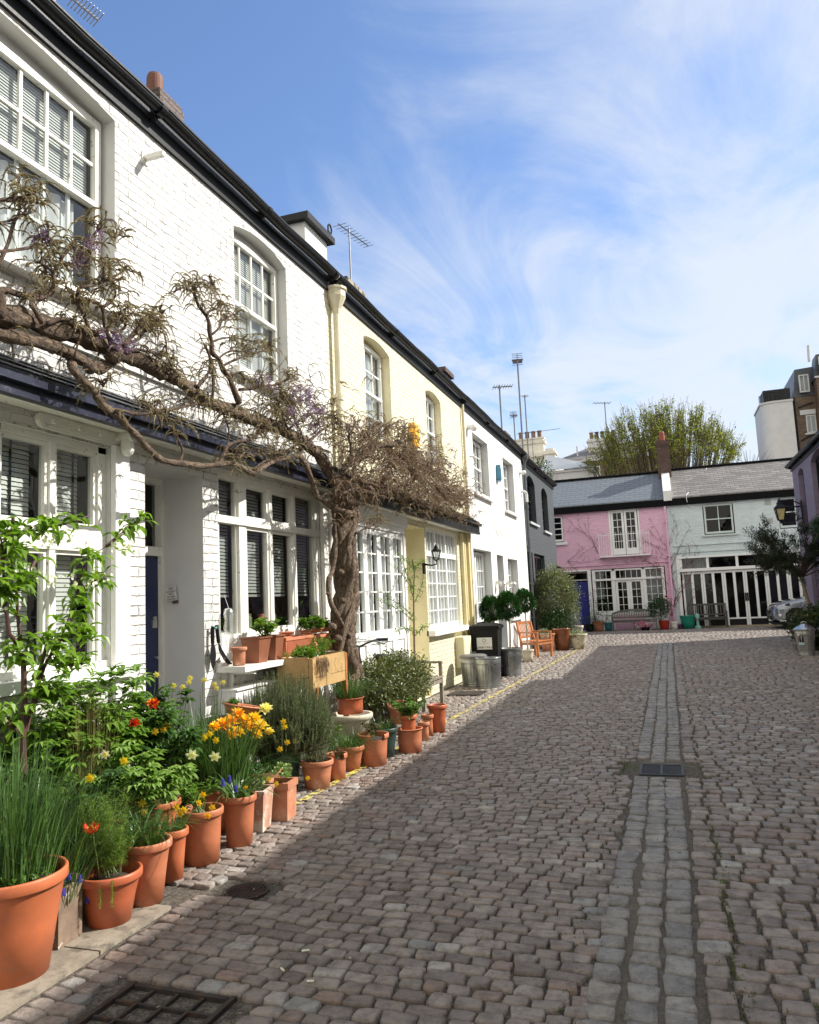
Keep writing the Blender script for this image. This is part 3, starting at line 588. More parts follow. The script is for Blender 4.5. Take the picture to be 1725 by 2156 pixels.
# ---- house one: white painted brick, wisteria house
def house_white():
    h=thing('mews_house','white painted brick house with blue door and dark canopy, nearest on the left','house',(-3.9,3.,0))
    UP1=(2.35,4.68,3.93,5.61,.17,.09); UP2=(6.44,7.56,3.98,5.57,.17,.10)
    G0=(2.2,4.63,1.22,2.84,.12,0); DO=(5.03,5.83,0.0,2.80,.45,0); G1=(6.07,8.24,1.12,2.88,.09,0)
    ops=[UP1,UP2,G0,DO,G1]
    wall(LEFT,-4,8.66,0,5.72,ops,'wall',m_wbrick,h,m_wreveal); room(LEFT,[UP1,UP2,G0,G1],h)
    shell(h,-3.9-.45,-11,-4,8.66,5.6,m_wbrick); r=roof_left(h,-4,8.7,5.78)
    chimney(r,CHX0,-4.47,CHY0,CHY1,5.85,6.86,m_brown,1,potmat=pm('dark_clay_pot',(.15,.055,.03),.7,.25,5,40,.2),ph=.28,pr=.72)
    gutter(h,LEFT,-4,8.72,5.85,m_black)
    # upstairs windows
    window(h,LEFT,2.38,4.65,3.98,5.50,-.11,9,2,m_wpaint,.06,.026,mid=4.78,back=blind,backargs=dict(stop=4.84,tapes=False,step=.024,tilt=.0122),label='wide paned sash window with a half lowered blind',stag=.02)
    w=bpy.data.objects[-1] if False else None
    c=[o for o in h.children if o.name.startswith('window')][-1]
    curtain(c,LEFT,2.5,4.45,4.02,4.74,-.20,gather=.16,amp=.03)
    window(h,LEFT,6.46,7.54,4.03,5.47,-.11,4,2,m_wpaint,.055,.024,mid=4.74,back=blind,backargs=dict(stop=4.10,tapes=False,step=.024,tilt=.0115),label='smaller paned sash window with white blind',stag=.02)
    for a,c_,v in ((2.25,4.75,3.93),(6.36,7.66,3.98)): 
        s_=sill(h,LEFT,a,c_,v,-.11,m_wpaint,.075,.09)
    # bracket on the wall
    b=MB(); b.pb(LEFT,5.02,5.06,5.38,5.42,.0,.20); b.pb(LEFT,5.0,5.08,5.35,5.45,0,.012); b.build('bracket',m_wpaint,h)
    # ground floor: big two light window with cross rail
    b=MB(); W0=-.06
    for u in (2.2,3.62-.05+.0): b.pb(LEFT,u,u+.10,1.22,2.84,W0-.06,W0+.02)
    b.pb(LEFT,2.2,4.62,2.055,2.225,W0-.06,W0+.025); b.pb(LEFT,4.55,4.63,1.22,2.84,W0-.06,W0+.02); b.pb(LEFT,2.2,4.63,2.795,2.84,W0-.06,W0+.02); b.pb(LEFT,2.2,4.63,1.22,1.27,W0-.06,W0+.05)
    b.pb(LEFT,4.085,4.135,1.27,2.055,W0-.06,W0+.02); b.pb(LEFT,4.085,4.135,2.225,2.795,W0-.06,W0+.02); b.pb(LEFT,2.92,2.97,1.27,2.055,W0-.06,W0+.02); b.pb(LEFT,2.92,2.97,2.225,2.795,W0-.06,W0+.02)
    for v0,v1 in ((1.27,2.055),(2.225,2.795)):
        for u0,u1 in ((3.67,4.085),(4.135,4.55)):
            for q in ((u0,u0+.03,v0,v1),(u1-.03,u1,v0,v1),(u0+.03,u1-.03,v0,v0+.03),(u0+.03,u1-.03,v1-.03,v1)): b.pb(LEFT,*q,W0-.05,W0)
    o=b.build('window',m_wpaint,h); o['label']='four light ground floor window with slatted blinds, beside the blue door'
    g=MB(); g.q(LEFT(2.2,1.22,W0-.03),LEFT(4.63,1.22,W0-.03),LEFT(4.63,2.84,W0-.03),LEFT(2.2,2.84,W0-.03)); g.build('pane',m_glass,o)
    blind(o,LEFT,2.3,4.05,1.27,2.8,W0-.12,stop=1.30,step=.032,tilt=.0142); blind(o,LEFT,4.16,4.50,1.27,2.8,W0-.12,stop=1.30,step=.032,tilt=.0142)
    b=MB(); b.pb(LEFT,4.632,4.79,0.0,2.86,.003,.05); b.pb(LEFT,2.1,4.80,1.14,1.215,.003,.10); b.build('pilaster',m_wpaint2,h)
    # cast lintel bar with rounded end, bolts and worn raised lettering
    b=MB(); pts=[(4.72,2.915),(3.95,2.915)]+[(3.95-.055*math.sin(PI*k/8),2.86+.055*math.cos(PI*k/8)) for k in range(1,8)]+[(3.95,2.805+.0),(4.72,2.805)]
    b.prism([(u,v+.055-.0) for u,v in pts],LEFT,.004,.035); b.prism([(3.95+(u-3.95)*1.0-.0,2.915+(v-2.86)*.78) for u,v in pts],LEFT,.0352,.043)
    for u in (4.02,4.26,4.47,4.66): b.tube([LEFT(u,2.915,.03),LEFT(u,2.915,.062)],.020,12)
    b.tube([LEFT(4.70,2.93,.03),LEFT(4.70,2.93,.16)],.045,12); b.tube([LEFT(4.70,2.93,.10),LEFT(4.70,2.83,.10)],.05,12); b.ball(LEFT(4.70,2.83,.10),.05,12,8)
    o=b.build('door_track',m_wpaint,h); o['label']='cast iron sliding door rail with bolts and worn lettering, painted over'
    for s_,u in (('CHARLES',4.14),('COLLINGE',4.365)):
        M=Matrix(((0,0,1,-3.9+.0435),(1,0,0,u),(0,1,0,2.897),(0,0,0,1))); text(s_,.034,m_wpaint,h,M)
    # door recess
    b=MB(); b.pb(LEFT,5.07,5.80,.02,2.10,-.50,-.46)
    for v0,v1 in ((.25,.95),(1.1,1.95)):
        for u0,u1 in ((5.14,5.40),(5.47,5.73)): b.pb(LEFT,u0,u1,v0,v1,-.459,-.45)
    d=b.build('door',m_navy,h); b=MB(); b.pb(LEFT,5.70,5.76,1.46,1.53,-.459,-.44); b.pb(LEFT,5.71,5.75,1.52,1.56,-.459,-.435); b.tube([LEFT(5.74,1.2,-.46),LEFT(5.74,1.2,-.42)],.012,8); b.build('latch',pm('silver',(.6,.6,.6),.3,.1,5,50,0,metal=.9),d)
    b=MB(); b.pb(LEFT,5.03,5.07,0,2.8,-.52,-.43); b.pb(LEFT,5.80,5.83,0,2.8,-.52,-.42); b.pb(LEFT,5.07,5.80,2.10,2.18,-.52,-.42); b.pb(LEFT,5.07,5.80,2.75,2.8,-.52,-.42); f=b.build('door_frame',m_wpaint,h)
    g=MB(); g.q(LEFT(5.07,2.18,-.49),LEFT(5.80,2.18,-.49),LEFT(5.80,2.75,-.49),LEFT(5.07,2.75,-.49)); g.build('pane',m_glassd,f); room(LEFT,[(5.1,5.8,2.1,2.75,.55,0)],h)
    # kitchen window: four lights with transoms
    b=MB(); W0=-.03; U=(6.07,6.50,7.09,7.66,8.24)
    b.pb(LEFT,6.07,6.12,1.12,2.88,W0-.07,W0+.01); b.pb(LEFT,8.17,8.24,1.12,2.88,W0-.07,W0+.01)
    for u,wd in ((6.46,.13),(7.06,.055),(7.60,.06)): b.pb(LEFT,u,u+wd,1.12,2.88,W0-.07,W0+.018)
    b.pb(LEFT,6.07,8.24,2.83,2.88,W0-.06,W0+.022); b.pb(LEFT,6.07,8.24,2.405,2.475,W0-.06,W0+.035); b.pb(LEFT,6.07,8.24,1.12,1.36,W0-.06,W0+.012)
    for u0,u1 in ((6.59,7.06),(7.115,7.60)):
        for v0,v1 in ((1.36,2.405),(2.475,2.83)):
            for q in ((u0,u0+.035,v0,v1),(u1-.035,u1,v0,v1),(u0+.035,u1-.035,v0,v0+.035),(u0+.035,u1-.035,v1-.035,v1)): b.pb(LEFT,*q,W0-.045,W0+.004)
    for u0,u1 in ((6.12,6.46),(7.66,8.17)): b.pb(LEFT,u0,u0+.02,1.36,2.83,W0-.05,W0-.01); b.pb(LEFT,u1-.02,u1,1.36,2.83,W0-.05,W0-.01)
    o=b.build('window',m_wpaint,h); o['label']='kitchen window with peeling paint, small top lights and dark half lowered blinds'
    g=MB(); g.q(LEFT(6.1,1.3,W0-.03),LEFT(8.2,1.3,W0-.03),LEFT(8.2,2.86,W0-.03),LEFT(6.1,2.86,W0-.03)); g.build('pane',m_glass,o)
    for u0,u1 in ((6.13,6.45),(6.61,7.05),(7.13,7.59),(7.69,8.16)): blind(o,LEFT,u0,u1,1.36,2.84,W0-.10,stop=1.74,mat=m_dark_blind,step=.033,tapes=False,tilt=.0125)
    # shelf on brackets below
    b=MB(); b.pb(LEFT,6.0,8.28,1.035,1.085,.004,.30); 
    for u in (6.2,7.1,8.0): b.pb(LEFT,u,u+.04,.80,1.034,.004,.035); b.pb(LEFT,u+.002,u+.038,1.0,1.033,.036,.27)
    b.build('shelf',m_wpaint,h)
    b=MB(); b.pb(LEFT,6.0,8.3,1.0865,1.119,.004,.05); b.build('window_sill',m_wpaint,h)
    # boarded casing right of the window
    b=MB()
    for u0,u1,w in ((8.26,8.34,.05),(8.35,8.42,.035),(8.43,8.50,.06)): b.pb(LEFT,u0,u1,0,2.90,.003,w)
    b.build('casing',m_wpaint,h)
    pentroof(h,LEFT,-3,8.62,3.25,3.07,.26,.11,m_slatepent,pm('blue_black_paint',(.022,.024,.045),.30,.25,4,30,.3,dirt=(.10,.10,.12),dirts=(.57,.72),dsc=16))
    # band of flaking render above the canopy
    b=MB(); b.pb(LEFT,-3,8.62,3.50,3.56,.003,.03); b.build('string_course',m_wpaint,h)
    # meter boxes
    for u0,u1 in ((6.02,6.55),(6.72,7.22)):
        b=MB(); b.pb(LEFT,u0,u1,.30,.87,.004,.19); b.pb(LEFT,u0+.035,u1-.035,.33,.82,.1905,.197); b.pb(LEFT,u0-.01,u1+.01,.87,.885,.004,.21); mb=b.build('meter_box',m_wpaint2,h)
        b=MB(); b.tube([LEFT(u1-.08,.6,.195),LEFT(u1-.08,.6,.21)],.012,8); b.build('lock',m_black,mb)
    return h
m_slatepent=pm('pent_slate',(.055,.06,.072),.38,.35,8,50,.3,island=.35,dirt=(.20,.20,.21),dirts=(.56,.72),dsc=14)
CHX0=-4.80; CHY0=6.02; CHY1=6.36
H1=house_white()
def drainpipe(par,x,y,z0,z1,mat,r=.04,hopper=True,collars=(.9,1.9,3.0,4.2)):
    b=MB(); b.tube([(x,y,z0),(x,y,z1)],r,14)
    for z in collars:
        if z0<z<z1: b.tube([(x,y,z),(x,y,z+.09)],r+.012,14); b.box(x-.09,x,y-.075,y+.075,z+.025,z+.065)
    if hopper: b.lathe([(r,z1-.02),(r+.015,z1+.06),(r+.05,z1+.14),(r+.085,z1+.22),(r+.085,z1+.30),(r+.105,z1+.31),(r+.105,z1+.34),(r+.07,z1+.34)],(x,y,0),10)
    return b.build('drainpipe',mat,par)
def house_yellow():
    h=thing('mews_house','pale yellow painted brick mews house with white french doors and a black canopy','house',(-3.9,12.,0))
    A=(9.93,11.02,3.98,5.53,.20,.09); B=(12.9,13.87,3.98,5.46,.20,.09); FD=(9.12,11.33,0.0,2.74,.05,0); REC=(11.42,12.42,0,2.82,.55,0); GW=(12.50,14.55,1.08,2.86,.10,0)
    wall(LEFT,8.66,15.5,0,5.72,[A,B,FD,REC,GW],'wall',m_ybrick,h,m_yrender); room(LEFT,[A,B,GW,FD],h); shell(h,-4.35,-11,8.66,15.5,5.6,m_ybrick)
    r=roof_left(h,8.72,15.5,5.78); gutter(h,LEFT,8.74,15.5,5.85,m_black)
    # white rendered chimney with black cap on the party wall, and a brown stack further on
    b=MB(); b.box(-5.3,-4.15,8.62,9.3,5.7,6.62); c=b.build('chimney',m_wrender,r); c['label']='white rendered chimney with a flat dark cap on the party wall'
    b=MB(); b.box(-5.4,-4.06,8.53,9.39,6.62,6.71); b.tube([(-4.12,9.3,6.7),(-4.12,9.3,6.85)]+[(-4.12+.0,9.3+.06-.06*math.cos(t),6.85+.07*math.sin(t)) for t in (0.6,1.4,2.2,3.1,4.0,4.8,5.6)],.012,6); b.build('chimney_cap',m_black,c)
    b=MB(); b.box(-5.0,-4.2,10.05,10.7,5.75,6.35); b.box(-5.05,-4.15,10.0,10.75,6.35,6.43); c=b.build('chimney',pm('mossy_render',(.33,.29,.21),.9,.2,8,50,.4,dirt=(.06,.05,.04),dirts=(.5,.62),dsc=6),r); c['label']='low mossy chimney stack, second along the roof'
    b=MB(); b.box(-5.0,-4.25,16.1-.6,16.1,5.75,6.5); b.box(-5.06,-4.19,15.44,16.16,6.5,6.6); b.build('chimney',m_brown,r)['label']='brown brick stack at the far end of the roof'
    for q,lab in ((A,'paned sash window nearer the drainpipe'),(B,'paned sash window nearer the alarm box')):
        window(h,LEFT,q[0]+.03,q[1]-.03,q[2]+.05,q[3]-.07,-.13,3,2,m_wpaint2,.055,.022,mid=4.72,back=curtain,backargs=dict(gather=.05,amp=.012),label=lab,stag=.02)
        sill(h,LEFT,q[0]-.08,q[1]+.08,q[2],-.15,m_yrender)
    # french doors: four leaves
    fr=MB(); 
    for u0,u1 in ((9.12,9.17),(11.27,11.33)): fr.pb(LEFT,u0,u1,0,2.74,-.06,.02)
    fr.pb(LEFT,9.17,11.27,2.64,2.74,-.06,.02); f=fr.build('door_frame',m_wpaint2,h)
    b=MB(); b.pb(LEFT,9.06,11.40,2.742,2.96,.004,.05); b.build('lintel_board',m_wpaint2,h)
    for k in range(4):
        u0=9.17+k*.525; u1=u0+.52; b=MB(); w=.0
        b.pb(LEFT,u0,u0+.075,.02,2.635,w-.05,w); b.pb(LEFT,u1-.075,u1,.02,2.635,w-.05,w); b.pb(LEFT,u0+.075,u1-.075,2.55,2.635,w-.05,w); b.pb(LEFT,u0+.075,u1-.075,1.03,1.20,w-.05,w); b.pb(LEFT,u0+.075,u1-.075,.02,.2,w-.05,w); b.pb(LEFT,u0+.075,u1-.075,.2,1.03,w-.045,w-.02)
        b.pb(LEFT,(u0+u1)/2-.011,(u0+u1)/2+.011,1.2,2.55,w-.04,w-.012)
        for i in range(1,5): v=1.2+1.35*i/5; b.pb(LEFT,u0+.075,u1-.075,v-.011,v+.011,w-.038,w-.014)
        o=b.build('french_door',m_wpaint2,h); g=MB(); g.q(LEFT(u0+.07,1.19,-.03),LEFT(u1-.07,1.19,-.03),LEFT(u1-.07,2.56,-.03),LEFT(u0+.07,2.56,-.03)); g.build('pane',m_glass,o); curtain(o,LEFT,u0+.07,u1-.07,1.1,2.6,-.07,gather=.05,amp=.014)
    # recess with inner yellow wall and narrow white door
    b=MB(); b.pb(LEFT,11.46,12.38,.02,2.2,-.62,-.56); b.build('door',m_wpaint2,h); room(LEFT,[(11.5,12.3,2.3,2.8,.6,0)],h)
    window(h,LEFT,11.44,12.40,2.22,2.80,-.56,2,1,m_wpaint2,.05)
    # front room window: three lights with top lights
    b=MB(); W0=-.04; us=(12.50,13.19,13.87,14.55)
    for u in us: b.pb(LEFT,max(12.5,u-.035),min(14.55,u+.035),1.08,2.86,W0-.06,W0)
    b.pb(LEFT,12.5,14.55,2.80,2.86,W0-.055,W0+.004); b.pb(LEFT,12.5,14.55,2.36,2.45,W0-.055,W0+.012); b.pb(LEFT,12.5,14.55,1.08,1.17,W0-.055,W0+.004)
    for i in range(3):
        a=us[i]+.035; c=us[i+1]-.035
        for k in range(1,3): u=a+(c-a)*k/3; b.pb(LEFT,u-.01,u+.01,1.17,2.80,W0-.04,W0-.012)
        for k in range(1,5): v=1.17+1.19*k/5; b.pb(LEFT,a,c,v-.01,v+.01,W0-.038,W0-.014)
    o=b.build('window',m_wpaint2,h); o['label']='three light window full of small panes with net curtains, beside the wall lantern'
    g=MB(); g.q(LEFT(12.5,1.1,-.075),LEFT(14.55,1.1,-.075),LEFT(14.55,2.85,-.075),LEFT(12.5,2.85,-.075)); g.build('pane',m_glass,o); curtain(o,LEFT,12.5,14.55,1.1,2.85,-.12,gather=.07,amp=.016)
    sill(h,LEFT,12.42,14.72,1.075,-.03,m_wpaint2,.09,.12)
    # piers and cable trunking
    b=MB()
    for u0,u1,w in ((14.75,14.86,.07),(14.98,15.06,.05),(15.14,15.26,.09),(15.32,15.38,.04)): b.pb(LEFT,u0,u1,0,2.9,.004,w)
    b.build('pilaster',pm('ochre_paint',(.62,.54,.30),.5,.08,4,40,.1),h)
    b=MB(); b.pb(LEFT,14.05,14.62,.30,.87,.004,.17); b.pb(LEFT,14.08,14.59,.33,.84,.171,.178); b.build('meter_box',m_yrender,h)
    pentroof(h,LEFT,8.66,15.46,3.30,3.12,.27,.20,m_black,m_black)
    d=drainpipe(h,-3.82,8.80,0,5.36,pm('cream_pipe',(.66,.60,.42),.45,.1,3,40,.1),.045); 
    d=drainpipe(h,-3.85,15.42,0,5.7,pm('cream_pipe2',(.60,.53,.36),.45,.1,3,40,.1),.03,False)
    return h
H2=house_yellow()
def bulkhead(par,u,v,mat,r=.09):
    b=MB(); b.pb(LEFT,u-.03,u+.03,v-.03,v+.06,.003,.10); b.lathe([(0,.05),(r*.55,.04),(r,-.01),(r*1.05,-.02)],(-3.9+.16,u,v),16); o=b.build('wall_light',mat,par)
    b=MB(); b.lathe([(r*.95,-.02),(r*.8,-.06),(r*.4,-.085),(.001,-.09)],(-3.9+.16,u,v),16); b.build('glass_bowl',pm('frosted_glass',(.6,.6,.58),.2,.05,5,50,0),o)
def house_white2():
    h=thing('mews_house','white rendered house with a blue alarm box, between the yellow and grey houses','house',(-3.9,19.,0))
    A=(16.36,17.9,3.93,5.30,.22,0); B=(19.67,21.1,3.85,5.28,.22,0); C=(15.88,17.62,1.0,2.66,.24,0); D=(18.24,19.0,0,2.62,.28,0); E_=(19.55,20.9,1.05,2.58,.24,0)
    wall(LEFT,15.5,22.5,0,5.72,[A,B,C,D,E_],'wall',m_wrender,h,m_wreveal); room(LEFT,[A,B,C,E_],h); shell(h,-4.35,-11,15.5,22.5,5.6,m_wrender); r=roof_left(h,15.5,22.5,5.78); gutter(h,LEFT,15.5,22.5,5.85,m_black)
    b=MB(); b.box(-4.95,-4.3,22.2,22.9,5.7,6.45); b.box(-5.0,-4.25,22.15,22.95,6.45,6.53); b.build('chimney',m_brown,r)
    for q,lab in ((A,'first floor sash window nearer the yellow house'),(B,'first floor sash window nearer the grey house')):
        window(h,LEFT,q[0]+.05,q[1]-.05,q[2]+.05,q[3]-.03,-.17,4,2,m_wpaint2,.06,.022,mid=(q[2]+q[3])/2,back=curtain,backargs=dict(gather=.06,amp=.012,cover=.75),label=lab); sill(h,LEFT,q[0]-.1,q[1]+.1,q[2],-.17,m_wpaint2,.07,.09)
    for q,lab,n in ((C,'ground floor double casement window',2),(E_,'ground floor single window past the door',1)):
        a=q[0]+.03; c=q[1]-.03
        for k in range(n):
            u0=a+(c-a)*k/n; u1=a+(c-a)*(k+1)/n
            window(h,LEFT,u0,u1,q[2]+.05,q[3]-.03,-.18,3 if n==2 else 3,4,m_wpaint2,.06,.02,back=curtain,backargs=dict(gather=.06,amp=.012,cover=1.),label=lab)
        sill(h,LEFT,q[0]-.06,q[1]+.06,q[2],-.18,m_wpaint2,.08,.08)
    b=MB(); b.pb(LEFT,18.29,18.95,.02,2.0,-.30,-.26); b.build('door',pm('grey_door',(.20,.22,.26),.4,.1,4,40,.1),h)
    window(h,LEFT,18.27,18.97,2.03,2.60,-.26,2,1,m_wpaint2,.04); room(LEFT,[(18.3,18.95,2.0,2.6,.35,0)],h)
    bulkhead(h,17.98,1.92,m_galv2); bulkhead(h,19.28,1.92,m_galv2)
    b=MB()
    for k in range(7):
        y=rnd(16.2,18.5)+k*.5; z=3.3+rnd(-.3,.1); pts=[LEFT(y,z,.006)]
        for i in range(7): y+=rnd(.02,.22); z+=rnd(-.14,.13); pts.append(LEFT(y,z,.006))
        b.tube(pts,.004,4)
    b.build('dead_creeper',pm('dry_stem',(.35,.30,.24),.9,.2,5,50,0),h)
    # small round vent and flood light
    b=MB(); b.tube([LEFT(15.95,5.32,.003),LEFT(15.95,5.32,.10)],.06,14); b.ball(LEFT(15.95,5.30,.14),.085,12,8); b.build('security_light',m_wrender,h)
    b=MB(); b.tube([LEFT(22.1,5.2,.003),LEFT(22.1,5.2,.1)],.05,12); b.ball(LEFT(22.1,5.2,.13),.07,12,8); b.tube([LEFT(22.2,4.65,.0),LEFT(22.2,4.65,.1),LEFT(22.35,4.6,.13),LEFT(22.35,4.35,.13)],.04,10); b.build('vent_pipe',m_wrender,h)
    return h
H3=house_white2()
def house_grey():
    h=thing('mews_house','dark grey painted brick mews house with black arched windows, last on the left','house',(-3.9,26.,0))
    g=brickmat('grey_painted_brick',(.052,.062,.070),'y',crack=(.035,.04,.045),bst=.8,mz=.014,w=.24,h=.078); gm=pm('black_window',(.008,.009,.011),.3,.2,4,40,.1)
    A=(23.21,24.75,3.85,5.37,.2,.2); B=(26.11,27.5,3.78,5.33,.2,.2); D=(22.62,23.5,0,2.90,.25,0); G=(23.8,25.9,.5,2.90,.15,0)
    wall(LEFT,22.5,29.0,0,5.62,[A,B,D,G],'wall',g,h); room(LEFT,[A,B,G],h); shell(h,-4.35,-11,22.5,29.0,5.6,g)
    b=MB(); b.q((-3.9,29.0,0),(-4.4,29.0,0),(-4.4,29.0,5.62),(-3.9,29.0,5.62)); b.build('end_wall',g,h)
    roof_left(h,22.5,29.1,5.70); gutter(h,LEFT,22.5,29.15,5.76,m_black)
    for q,lab in ((A,'arched black window nearer the white house'),(B,'arched black window nearer the pink house')):
        window(h,LEFT,q[0]+.04,q[1]-.04,q[2]+.04,q[3]-.04,-.14,2,2,gm,.06,.03,mid=4.6,label=lab,glass=m_glassd); sill(h,LEFT,q[0]-.1,q[1]+.1,q[2],-.14,pm('pale_sill',(.42,.44,.45),.6,.1,4,40,.1),.07,.08)
    b=MB(); b.pb(LEFT,22.66,23.46,.02,2.25,-.29,-.24); b.build('door',gm,h); window(h,LEFT,22.66,23.46,2.27,2.88,-.2,2,1,gm,.05)
    window(h,LEFT,23.84,25.86,.55,2.86,-.1,6,4,gm,.07,.03,glass=m_glassd,label='wide black framed ground floor window')
    drainpipe(h,-3.83,22.62,0,5.5,pm('grey_pipe',(.09,.105,.11),.4,.1,4,40,.1),.04,True)
    b=MB(); b.pb(LEFT,28.7,28.78,2.55,2.62,.0,.12); b.tube([LEFT(28.74,2.6,.10),LEFT(28.74,2.52,.22)],.045,10); b.build('security_camera',m_black,h)
    return h
H4=house_grey()
# ---- end of the street: pink and pale blue houses
def end_roof(par,u0,u1,ve,vr,d,mat,name='roof'):
    b=MB(); n=12; b.hex([END(u0,ve,.16),END(u1,ve,.16),END(u1,vr,-d),END(u0,vr,-d),END(u0,ve+.05,.16),END(u1,ve+.05,.16),END(u1,vr+.05,-d),END(u0,vr+.05,-d)])
    b.q(END(u0,vr,-d),END(u1,vr,-d),END(u1,ve,-2*d),END(u0,ve,-2*d))
    return b.build(name,mat,par)
m_pink=brickmat('pink_painted_brick',(.78,.48,.62),'x',crack=(.40,.14,.24),crackamt=.6,bst=.6); m_pale=brickmat('pale_blue_painted_brick',(.62,.70,.705),'x',crack=(.25,.33,.33),crackamt=.6,bst=.6)
m_slateA=brickmat('blue_slate_roof',(.155,.175,.195),'x',False,(.035,.04,.05),rough=.5,w=.42,h=.125,mz=.012,bst=.4,zs=1.0,var=.06); m_slateB=brickmat('grey_slate_roof',(.21,.195,.185),'x',False,(.03,.028,.027),rough=.6,w=.34,h=.105,mz=.013,bst=.6,var=.3)
def vine(name_par,label,pts_list,par=None,mat=None,leaf=None):
    pass
def house_pink():
    h=thing('mews_house','pink painted brick house with a white balcony and french windows, facing down the street','house',(-2,33,0))
    A=(-5.35,-4.06,3.77,4.98,.15,.05); A=(-5.2,-4.08,3.80,4.97,.15,.05); B=(-2.17,-.93,3.1,5.07,.14,.07); G=(-3.02,-.12,.62,2.52,.08,0); D=(-4.25,-3.2,0,2.5,.35,0)
    wall(END,-5.6,.18,0,5.25,[A,B,G,D],'wall',m_pink,h,m_pink); room(END,[A,B,G],h)
    b=MB(); b.q(END(-5.6,0,-.45),END(-5.6,5.2,-.45),END(-5.6,5.2,-6),END(-5.6,0,-6)); b.q(END(-5.6,0,-6),END(.18,0,-6),END(.18,5.2,-6),END(-5.6,5.2,-6)); b.build('side_wall',m_pink,h)
    r=end_roof(h,-5.7,.12,5.27,6.74,2.6,m_slateA)
    b=MB(); b.tube([END(-5.7,6.82,-2.6),END(.12,6.82,-2.6)],.07,8)
    for k in range(14): u=-5.6+k*.43; b.tube([END(u,6.82,-2.6),END(u+.04,6.82,-2.6)],.085,8)
    b.build('ridge_tiles',m_blackf,r)
    # party wall upstand and chimney
    b=MB(); b.hex([END(.10,5.2,.22),END(.42,5.2,.22),END(.42,5.2,-2.6),END(.10,5.2,-2.6),END(.10,5.62,.22),END(.42,5.62,.22),END(.42,7.0,-2.6),END(.10,7.0,-2.6)]); b.build('parapet',m_wrender,r)
    chimney(r,-.02,.52,34.9,35.7,6.2,8.12,m_brown,1,ph=.45,potmat=pm('red_pot',(.24,.05,.03),.6,.1,4,40,.1))
    b=MB(); b.pb(END,-5.65,.18,5.0,5.27,.003,.16); b.build('gutter',m_blackf,h)
    window(h,END,-5.16,-4.10,3.84,4.93,-.06,2,2,m_wpaint2,.07,.03,mid=4.38,label='small paned sash window at the left end',glass=m_glassd); sill(h,END,-5.3,-3.95,3.80,-.06,m_wpaint2,.12,.08)
    # french windows and balcony
    b=MB(); b.pb(END,-2.13,-.97,3.12,5.0,-.1,-.06)
    for k in range(2):
        u0=-2.08+k*.54; u1=u0+.52; 
        b=MB(); w=-.03; 
        for q in ((u0,u0+.09,3.12,5.0),(u1-.09,u1,3.12,5.0),(u0+.09,u1-.09,4.88,5.0),(u0+.09,u1-.09,3.12,3.38)): b.pb(END,*q,w-.05,w)
        b.pb(END,(u0+u1)/2-.011,(u0+u1)/2+.011,3.38,4.88,w-.04,w-.01)
        for i in range(1,5): v=3.38+1.5*i/5; b.pb(END,u0+.09,u1-.09,v-.011,v+.011,w-.038,w-.012)
        o=b.build('french_window',m_wpaint2,h); g=MB(); g.q(END(u0+.08,3.37,w-.03),END(u1-.08,3.37,w-.03),END(u1-.08,4.89,w-.03),END(u0+.08,4.89,w-.03)); g.build('pane',m_glassd,o)
    b=MB()
    for q in ((-2.17,-2.09,3.1,5.0),(-.99,-.93,3.1,5.0),(-2.09,-.99,5.002,5.06)): b.pb(END,*q,-.09,-.01)
    b.build('window_frame',m_wpaint2,h)
    b=MB(); u0,u1=-2.62,-.58
    b.pb(END,u0,u1,3.02,3.07,.003,.36)
    for v in (3.93,): b.pb(END,u0,u1,v,v+.02,.33,.35); b.pb(END,u0,u0+.02,v,v+.02,.0,.33); b.pb(END,u1-.02,u1,v,v+.02,.0,.33)
    n=20
    for i in range(n+1):
        u=u0+.01+(u1-u0-.02)*i/n; b.tube([END(u,3.07,.34),END(u,3.96,.34),END(u+.0,4.0,.37),END(u,4.05,.37)],.008,6)
    for s_ in (u0+.01,u1-.01):
        for w in (.1,.22): b.tube([END(s_,3.07,w),END(s_,3.95,w)],.008,6)
    b.build('balcony',m_wpaint2,h)
    b=MB(); b.pb(END,-5.6,.17,2.70,2.745,.003,.04); b.build('string_course',m_pink,h)
    # ground floor glazing: three top lights, side windows, french doors
    b=MB(); F=-.03
    for u0,u1 in ((-3.06,-2.94),(-2.20,-2.10),(-.98,-.90),(-.18,-.08)): b.pb(END,u0,u1,.62,2.55,F-.06,F+.03)
    b.pb(END,-2.94,-.18,2.06,2.14,F-.06,F+.06); b.pb(END,-2.94,-.18,2.46,2.55,F-.06,F+.03); b.pb(END,-2.94,-2.2,.62,.80,F-.06,F+.03); b.pb(END,-.9,-.18,.62,.80,F-.06,F+.03)
    for u0,u1,n in ((-2.94,-2.20,3),(-2.10,-.98,5),(-.90,-.18,3)):
        for i in range(1,n): u=u0+(u1-u0)*i/n; b.pb(END,u-.01,u+.01,2.14,2.46,F-.03,F)
        for q in ((u0,u0+.05,2.14,2.46),(u1-.05,u1,2.14,2.46)): b.pb(END,*q,F-.05,F+.01)
    for u0,u1 in ((-2.94,-2.20),(-.90,-.18)):
        for i in range(1,3): u=u0+(u1-u0)*i/3; b.pb(END,u-.01,u+.01,.80,2.06,F-.03,F)
        for i in range(1,4): v=.80+1.26*i/4; b.pb(END,u0,u1,v-.01,v+.01,F-.028,F-.002)
        for q in ((u0,u0+.05,.8,2.06),(u1-.05,u1,.8,2.06)): b.pb(END,*q,F-.05,F+.01)
    o=b.build('window',m_wpaint2,h); o['label']='long white ground floor glazing with top lights'
    g=MB(); g.q(END(-3.0,.7,F-.05),END(-.12,.7,F-.05),END(-.12,2.5,F-.05),END(-3.0,2.5,F-.05)); g.build('pane',m_glassd,o)
